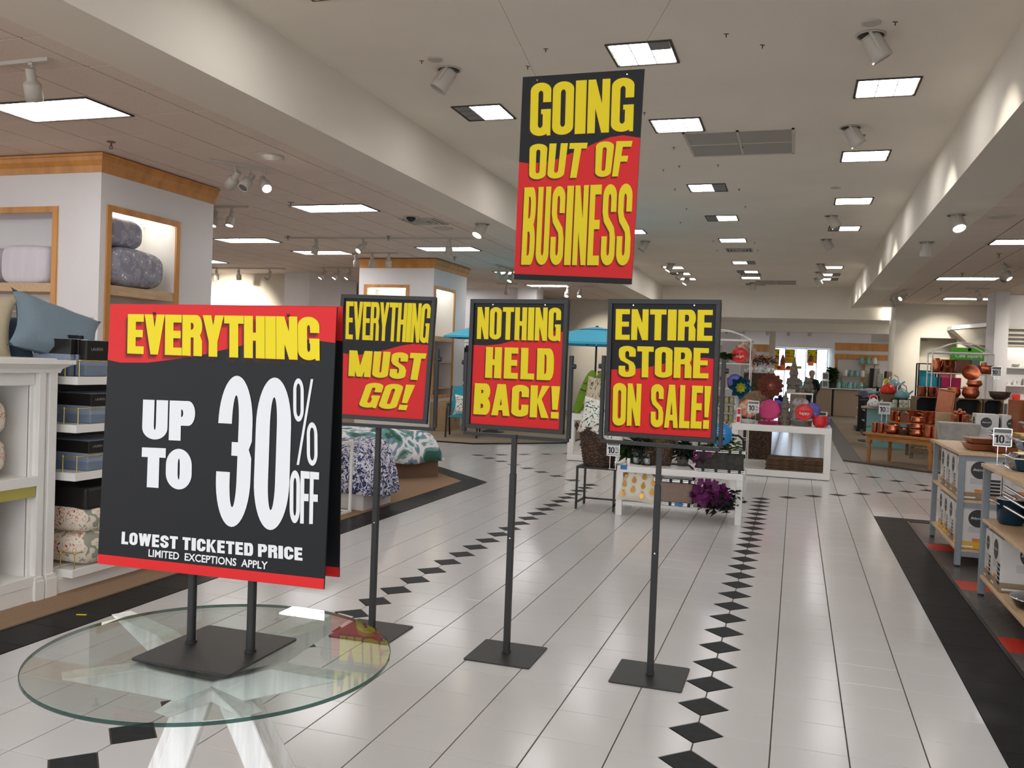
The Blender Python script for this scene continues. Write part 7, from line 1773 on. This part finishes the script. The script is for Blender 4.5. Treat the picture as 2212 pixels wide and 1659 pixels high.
# wire rack right
RY = 16.6
wr = thing('wire_rack', 'white arched wire rack with copper pieces behind the crates', 'rack', (3.53, RY, .012))
hx, hy = .56, .33
m = MB()
for x in (-hx, hx):
    for y in (-hy, hy): m.tube((x, y, 0), (x, y, 2.06), .013)
for z in (1.64, 2.06, 1.10, .4):
    for y in (-hy, hy): m.tube((-hx, y, z), (hx, y, z), .011 if z < 2 else .016)
    for x in (-hx, hx): m.tube((x, -hy, z), (x, hy, z), .011)
for y in (-hy, hy): m.path([(-hx + 2 * hx * k / 12, y, 2.06 + .22 * math.sin(PI * k / 12)) for k in range(13)], .011)
m.build('frame', white_lac, wr)
MB().box(-hx, -hy, 1.64, hx, hy, 1.647).build('rack_shelf', clear, wr)
z = 1.661
t = thing('copper_pitcher', 'hammered copper pitcher on the white rack shelf', 'pitcher', (aty(2020, 790, RY).x, RY - .1, z)); m = MB(); m.lathe([(.07, 0), (.105, .07), (.10, .16), (.07, .24), (.075, .30), (.07, .30), (.0001, .03)], n=18); m.build('body', copper_h, t); m = MB(); m.path([(.07, 0, .26), (.13, 0, .24), (.10, 0, .12)], .01); m.build('handle', copper, t)
mug(aty(2045, 790, RY).x, RY, z, .14, .28, copper, 'wide copper ice bucket on the white rack shelf')
cube_box(aty(2078, 790, RY).x, RY + .05, z, .30, .2, .29, MATS['dark_carton'], 'brown carton with a copper picture on the white rack shelf', m_win=terra)
cube_box(aty(2103, 792, RY).x + .03, RY + .02, z, .15, .18, .29, mat('grey_carton', srgb(120, 124, 134), .5), 'grey carton beside the brown one on the white rack shelf')
handi(aty(2121, 790, RY).x, RY - .2, z, .06, .24, copper_h, 'small copper jug at the right of the rack shelf', cat='jug')
bowl_at(4.0, RY - .2, z, .17, .18, copper_h, 'large copper bowl at the right end of the white rack shelf')
for k, (px, mm, l) in enumerate(((2008, cyan_b, 'cyan'), (2052, magenta, 'magenta'))):
    cube_box(aty(px, 825, 18.2).x, 18.2, 1.352, .40, .3, .22, mm, l + ' gift carton seen through the white rack')
    cube_box(aty(px - 6, 805, 18.2).x, 18.2, 1.573, .30, .2, .14, (cyan_b, plate_r)[k], 'smaller carton on the ' + l + ' one')
dk = thing('dark_shelf', 'black metal shelf with bright cartons behind the white rack', 'shelf', (3.32, 18.2, .012))
m = MB()
for x in (-.40, .0, .68):
    for y in (-.2, .18): m.box(x, y, 0, x + .03, y + .025, 1.86)
for z_ in (1.32, 1.84, .7): m.box(-.40, -.2, z_, .71, .2, z_ + .02)
m.build('frame', ink, dk)
gs = thing('green_sign', 'bright green box sign with white letters over the copper rack', 'sign', (3.89, 18.0, 1.95))
m = MB(); m.box(-.33, -.08, 0, .33, .08, .29); m.build('sign_box', green_s, gs, .003)
font('Café Square', .11, paper, 'lettering', gs, (0.02, -.0815, .11)); m = MB(); m.lathe([(.0001, 0), (.035, 0)], n=10); m.build('emblem', paper, gs, loc=(.03, -.0815, .25), rot=(PI / 2, 0, 0))
m = MB(); m.tube((-.3, 0, -1.938), (-.3, 0, .0), .01, 6); m.tube((.3, 0, -1.938), (.3, 0, .0), .01, 6); m.build('post', chrome, gs)
# tall copper trays at right edge
for k in range(3):
    p = aty(2192 + 10 * k, 890, 7.6)
    t = thing('copper_tray', 'tall copper framed tray standing at the right edge of the photo, ' + NTH[k], 'tray', (p.x, 7.5 - .02 * k, .80), (0, 0, .3)); m = MB(); m.box(-.035, -.12, 0, -.02, .12, .54 - .01 * k); m.box(-.02, -.12, 0, .01, -.10, .54); m.box(-.02, .10, 0, .01, .12, .54); m.box(-.02, -.1, .51, .01, .1, .53); m.build('body', cop_m, t)
# ================================================================== WALL SHELVING FAR RIGHT
ws = thing('wall_shelving', 'built-in lit white wall shelving with a louvred header at the far right', 'shelving', (5.12, 21.0, 0))
m = MB(); m.box(0, 0, 0, 5, .06, 2.36); m.box(0, 0, 2.36, 5, .1, 2.86); m.box(0, .2, 2.86, 5, .3, 3.69); m.build('back_panel', wall_w, ws)
m = MB()
for k in range(4): m.box(0, -.28, 2.40 + k * .10, 5, -.24 + .12, 2.44 + k * .10)
m.box(0, -.30, 2.36, 5, -.28 + .3, 2.39); m.box(0, -.32, 2.82, 5, 0, 2.88); m.build('louvred_header', wall_p, ws)
for z in (1.86, 1.42, 1.0, .55): MB().box(0, -.35, z, 5, 0, z + .035).build('shelf', white_lac, ws)
m = MB(); m.box(.1, -.2, 2.33, 4.9, -.05, 2.35); m.build('niche_light', mat('niche_lamp', (1, 1, 1)), ws)
rnd = random.Random(77)
for r_, z in enumerate((1.895, 1.455, 1.035, .585)):
    for k in range(9):
        x = 5.22 + k * .24 + rnd.uniform(-.02, .02); mm = (paper, galv, paper, mat('pale_china', srgb(196, 196, 192), .3), kettle_r, paper)[rnd.randrange(6) if r_ > 1 else rnd.randrange(4)]
        nm = 'on the %s wall shelf, %s from the square column' % (('top', 'second', 'third', 'lowest')[r_], NTH[k])
        if (k + r_) % 3 == 0: cube_box(x, 20.85, z, .18, .15, .16 + .03 * (k % 2), mm, 'pale gift box ' + nm)
        elif (k + r_) % 3 == 1: bowl_at(x, 20.85, z, .09, .07, mm, 'small bowl ' + nm)
        else: mug(x, 20.85, z, .045, .11, mm, 'mug ' + nm, cat='mug')
cp = aty(2100, 722, 24.4)
t = thing('wall_canopy', 'white slanted shelf canopy on the far right wall left of the square column', 'canopy', (cp.x, 24.5, cp.z)); m = MB(); m.hexa([(-.05, -.1, -.3), (.5, -.1, -.3), (.5, .29, -.3), (-.05, .29, -.3)], [(-.55, -.5, .10), (.7, -.5, .25), (.7, .29, .25), (-.55, .29, .10)]); m.build('soffit', wall_p, t); m = MB(); m.hexa([(-.6, -.55, .10), (.7, -.55, .25), (.7, .29, .25), (-.6, .29, .10)], [(-.6, -.55, .2), (.7, -.55, .37), (.7, .29, .37), (-.6, .29, .2)]); m.build('fascia', white_lac, t)
pct_sign(aty(2152, 815, 16).x, 16.0, 1.58, 1.6, 'ten percent off sign at the right of the white rack', h=.03)
t = thing('sign_post', 'thin pole holding the distant ten percent sign', 'pole', (aty(2152, 815, 16).x, 16.03, .012)); MB().tube((0, 0, 0), (0, 0, 1.57), .01).build('pole', chrome, t)
t = thing('tool_rack', 'low white rack with red handled tools right of the crates', 'rack', (4.1, 14.9, .012)); m = MB(); m.box(0, 0, 1.08, .4, .3, 1.10); m.box(0, 0, .4, .02, .3, 1.08); m.box(.38, 0, .4, .4, .3, 1.08); m.box(0, 0, 0, .4, .3, .4); m.build('frame', white_lac, t)
for k in range(2): o = MB().lathe([(.02, 0), (.03, .05), (.015, .10), (.02, .13), (.0001, .135)], n=10).build('red_tool', kettle_r, None, loc=(4.2 + k * .2, 14.95, 1.115)); tag(o, 'small red handled tool on the low white rack, ' + ('left', 'right')[k], 'tool')
# mirror or doorway in the far right wall
t = thing('far_alcove', 'bright alcove with spotlights seen through the opening of the far right wall', 'alcove', (4.25, 27.0, 0)) if False else None
plank('wall_right', (3.3, 26.5, 0, 5.2, 26.6, 2.8), wall_p)
can(4.0, 25.8, 2.9, 'glowing spotlight inside the opening of the far right wall', (.3, 0), lit=True)
plank('ceiling', (3.22, 25.0, 2.9, 6, 26.6, 2.95), wall_p)
beam((4.4, 25.5, 2.85), (4.4, 26.5, 1.8), 30)
# ================================================================== FAR DEPARTMENT
plank('wall_back', (-24, 44.0, 0, 14, 44.2, 3.3), wall_p)
# shop windows with daylight, banners hanging in them
day = mat('daylight_sky', (0.62, 0.78, 1.0), .5, emit=3.0)
wx0, wx1 = aty(1673, 780, 43.8).x, aty(1787, 780, 43.8).x
wz0, wz1 = .1, aty(1730, 754, 43.8).z
t = struct(MB().box(wx0 - .4, 43.8, wz0 - .1, wx0, 43.98, wz1 + .1).build('window_1', wall_w))
m = MB(); m.box(wx0, 43.85, wz0, wx1, 43.9, wz1); w_ = struct(m.build('window_1', day))
fr = MB()
for k in range(6): x = wx0 + (wx1 - wx0) * k / 5; fr.box(x - .02, 43.75, wz0, x + .02, 43.85, wz1)
fr.box(wx0, 43.75, wz0 - .05, wx1, 43.85, wz0); fr.box(wx0, 43.75, wz1, wx1, 43.85, wz1 + .05); fr.build('window_frame', wall_w, w_)
def far_banner(px0, px1, py0, py1, lines, label, y=43.735):
    a = aty(px0, py0, y); b = aty(px1, py1, y); W, H = b.x - a.x, a.z - b.z
    t = thing('window_banner', label, 'sign', ((a.x + b.x) / 2, y, (a.z + b.z) / 2))
    MB().box(-W / 2, -.01, -H / 2, W / 2, .01, H / 2).build('board', sign_k, t)
    m = MB(); m.box(-W / 2, -.012, -H / 2, W / 2, -.0105, H * .12); m.build('printed_field', sign_r, t)
    mb = MB(); n = len(lines)
    for k, s in enumerate(lines): word(mb, s, [(.05, .04 + k * .96 / n), (.95, .04 + k * .96 / n), (.95, (k + 1) * .96 / n), (.05, (k + 1) * .96 / n)], W, H, -.014, stem=.42, b=.17, gap=.06)
    mb.build('lettering', sign_y, t)
    if False:
        m = MB(); m.tube((-W * .3, 0, H / 2), (-W * .3, 0, 3.25 - (a.z + b.z) / 2), .004, 4); m.tube((W * .3, 0, H / 2), (W * .3, 0, 3.25 - (a.z + b.z) / 2), .004, 4); m.build('wire', chrome, t)
far_banner(1672, 1682, 754, 800, ['NG', 'OF', 'SS'], 'yellow, red and black banner cut by the left edge of the far shop window')
far_banner(1697, 1716, 754, 785, ['STORE', 'CLOSING'], 'far window banner reading STORE CLOSING')
far_banner(1744, 1764, 755, 785, ['GOING', 'OUT OF'], 'far window banner reading GOING OUT OF')
far_banner(1700, 1731, 790, 797, ['STORE CLOSING'], 'low yellow strip banner at the foot of the far window')
# nutcracker-like orange display figure seen against the window
for k, (px, py0, py1, l) in enumerate(((1690, 765, 800, 'left, tall'), (1751, 765, 790, 'right, in front of a banner'), (1683, 790, 800, 'small, at far left'), (1702, 790, 800, 'small, between the banners'))):
    a = aty(px, py0, 40.); b = aty(px, py1, 40.); h = a.z - b.z
    t = thing('wall_figure', 'small brown and orange bottle-shaped display against the far window, ' + l, 'figure', (b.x, 40., b.z))
    MB().lathe([(.10, 0), (.12, h * .3), (.11, h * .6), (.06, h * .85), (.01, h)], n=12).build('body', mat('brown_figure', srgb(120, 60, 50), .5, noise=.3, nscale=6), t)
    MB().lathe([(.125, 0), (.125, h * .35), (.0001, h * .36)], n=12).build('lower_body', mat('orange_figure', srgb(230, 120, 50), .5), t)
# low shelf wall below windows (white shelving with framed pictures and dishes)
fs = thing('far_shelving', 'white far shelving with framed pictures and golden dishes below the window', 'shelving', (2.6, 39.0, 0))
m = MB(); m.box(.6, 0, 0, 2.6, .05, 1.75)
for z in (.4, .95, 1.35, 1.73): m.box(.6, -.35, z, 2.6, 0, z + .03)
m.build('body', white_lac, fs)
rnd = random.Random(12)
for k in range(14):
    x = 3.35 + (k % 7) * .29; z = (1.38, .98)[k // 7]
    if k % 2: cube_box(x, 38.8, z, .26, .05, .30, paper, 'white framed picture on the far shelving, %s shelf, %s from the left' % (('upper', 'lower')[k // 7], NTH[k % 7]), 'picture', 'picture_frame', m_win=kraft)
    else: bowl_at(x, 38.8, z, .12, .2, gold, 'golden dish on the far shelving, %s shelf, %s from the left' % (('upper', 'lower')[k // 7], NTH[k % 7]))
# far low walls, columns, orange wood header bands
def band_wall(px0, px1, y, label, zt=None, door=False):
    a = aty(px0, 750, y).x; b = aty(px1, 750, y).x
    z1 = aty(px1, 745, y).z
    t = thing('wall_cabinet', label, 'wall cabinet', (a, y, .012))
    MB().box(0, 0, 0, b - a, .4, z1).build('panel', wall_w, t)
    MB().box(-.02, -.05, z1 - .28, b - a + .02, .42, z1).build('wood_band', wood, t)
    MB().box(-.02, -.05, z1 - .62, b - a + .02, .42, z1 - .42).build('wood_band', wood, t)
    MB().box(0, -.04, 0, .10, 0, z1 - .6).build('stile', wood, t)
    return t
bw = band_wall(1805, 1960, 31.6, 'far white wall cabinet with maple header bands')
MB().box(.95, -.04, 0, 1.06, 0, 2.0).build('stile', wood, bw)
for x0, x1 in ((1.95, 3.2),):
    m = MB(); m.box(x0, -.06, 0, x1, 0, 1.86); m.build('wood_door', wood, bw); m = MB(); m.box(x0 + .15, -.075, .1, x1 - .15, -.06, 1.7); m.build('door_panel', mat('panel_oak', srgb(160, 110, 60), .5), bw)
font('guests', .16, galv, 'lettering', bw, (2.6, -.08, 1.45)) if False else None
band_wall(1625, 1660, 30.5, 'narrow far pillar cabinet with maple header bands')
plank('column', (aty(1661, 760, 31.0).x, 31.0, 0, aty(1674, 760, 31.0).x, 31.5, 3.25), wall_p)
plank('wall_back', (-6, 35.5, 2.62, 3.2, 35.6, 3.25), wall_w)
plank('trim_5', (aty(1560, 760, 33.0).x, 33.0, 0, aty(1600, 760, 33.0).x, 33.2, 3.25), wall_w)
# bright lit panel up on the right
p0 = aty(1906, 665, 26.4); p1 = aty(1937, 692, 26.4)
t = thing('light_box', 'small bright lit wall panel beside the end of the right beam', 'light panel', (p0.x, 26.4, p1.z)); MB().box(0, 0, 0, p1.x - p0.x, .04, p0.z - p1.z).build('lit_panel', mat('panel_glow', (1, .97, .9), .5, emit=3), t)
# tan counter with teal jars
x0, x1 = 1.05, 3.0
t = thing('tan_counter', 'long tan draped counter with rows of teal glass jars', 'counter', (x0, 30.8, .012)); m = MB(); m.box(-.9, 0, 0, .55, .8, 1.0); m.box(.62, 0.05, 0, x1 - x0, .8, 1.0); m.build('drape', tan_c, t, .02); m = MB(); m.box(-.95, -.05, 1.0, x1 - x0 + .05, .85, 1.03); m.build('counter_top', wall_w, t)
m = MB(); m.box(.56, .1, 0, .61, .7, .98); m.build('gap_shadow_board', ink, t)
for k in range(14):
    x = x0 - .75 + k * .19; o = MB().lathe([(.0001, 0), (.08, 0), (.085, .03), (.085, .17), (.05, .21), (.055, .25), (.0001, .25)], n=12).build('glass_jar', jar_g, None, loc=(x, 30.95 + .1 * (k % 2), 1.046)); tag(o, 'teal glass jar in the row on the tan counter, %s from the left' % (NTH[k] if k < 12 else ('thirteenth', 'fourteenth')[k - 12]), 'jar')
t = thing('jar_stand', 'white tiered stand with a second and third level of teal jars', 'stand', (2.6, 31.25, 1.042)); m = MB(); m.box(-.7, -.1, .42, .5, .25, .45); m.box(-.1, -.1, .9, .6, .25, .93); m.box(-.7, 0, 0, -.65, .1, .42); m.box(.42, 0, 0, .47, .1, .9); m.box(.0, 0, .45, .05, .1, .9); m.build('tiers', tan_c, t)
for k in range(7):
    z = 1.042 + (.452 if k < 4 else .932); x = (2.05 + k * .2) if k < 4 else 2.6 + (k - 4) * .22
    o = MB().lathe([(.0001, 0), (.08, 0), (.085, .03), (.08, .2), (.055, .24), (.0001, .24)], n=12).build('glass_jar', jar_g if k % 3 else paper, None, loc=(x, 31.3, z)); tag(o, 'jar on the tiered white stand behind the tan counter, ' + NTH[k] + ' of the raised ones', 'jar')
t = thing('tall_grass', 'tall dark green artificial grasses on the tan counter', 'plant', (1.60, 30.98, 1.042)); MB().lathe([(.12, 0), (.15, .25), (.0001, .24)], n=12).build('vase', leaf_d, t)
leaves(t, rpts(360, 0, 0, .45, .13, .10, .28, 61), .28, leaf, 'grass_blades', 61, .1)
for k in range(2): cube_box(aty(1783, 822 + k * 12, 30.7).x, 30.7, 1.046 + .31 * k, .22, .05, .28, paper, 'white card with a printed square on the tan counter, ' + ('lower', 'upper')[k], 'card', 'square_card', m_win=ink2) if k == 0 else cube_box(aty(1783, 822, 30.7).x, 30.7, 1.33, .22, .05, .28, paper, 'white card with a printed square on the tan counter, upper', 'card', 'square_card', m_win=ink2)
# low glass-front fixtures far left behind signs
for k, (x, y) in enumerate(((-11.5, 14.5), (-10.5, 9.5), (-9.0, 10.8))):
    t = thing('bedding_shelf', 'white bedding gondola deep in the left department, ' + ('far', 'near', 'middle')[k], 'shelf', (x, y, .012)); m = MB(); m.box(-.7, -.3, 0, .7, .3, .1)
    for z in (.5, .95, 1.35): m.box(-.7, -.3, z, .7, .3, z + .03)
    m.box(-.7, -.02, .1, .7, .02, 1.4); m.build('body', white_lac, t)
    for j in range(5): o = soft_block(.24, .26, .18, 90 + j, 4, 12, 6, .01).build('folded_towel', (lav, linen, cl_b)[j % 3], None, loc=(x - .55 + j * .27, y - .15, .542)); tag(o, 'folded towel on the %s bedding gondola, %s from the left' % (('far', 'near', 'middle')[k], NTH[j]), 'towel')
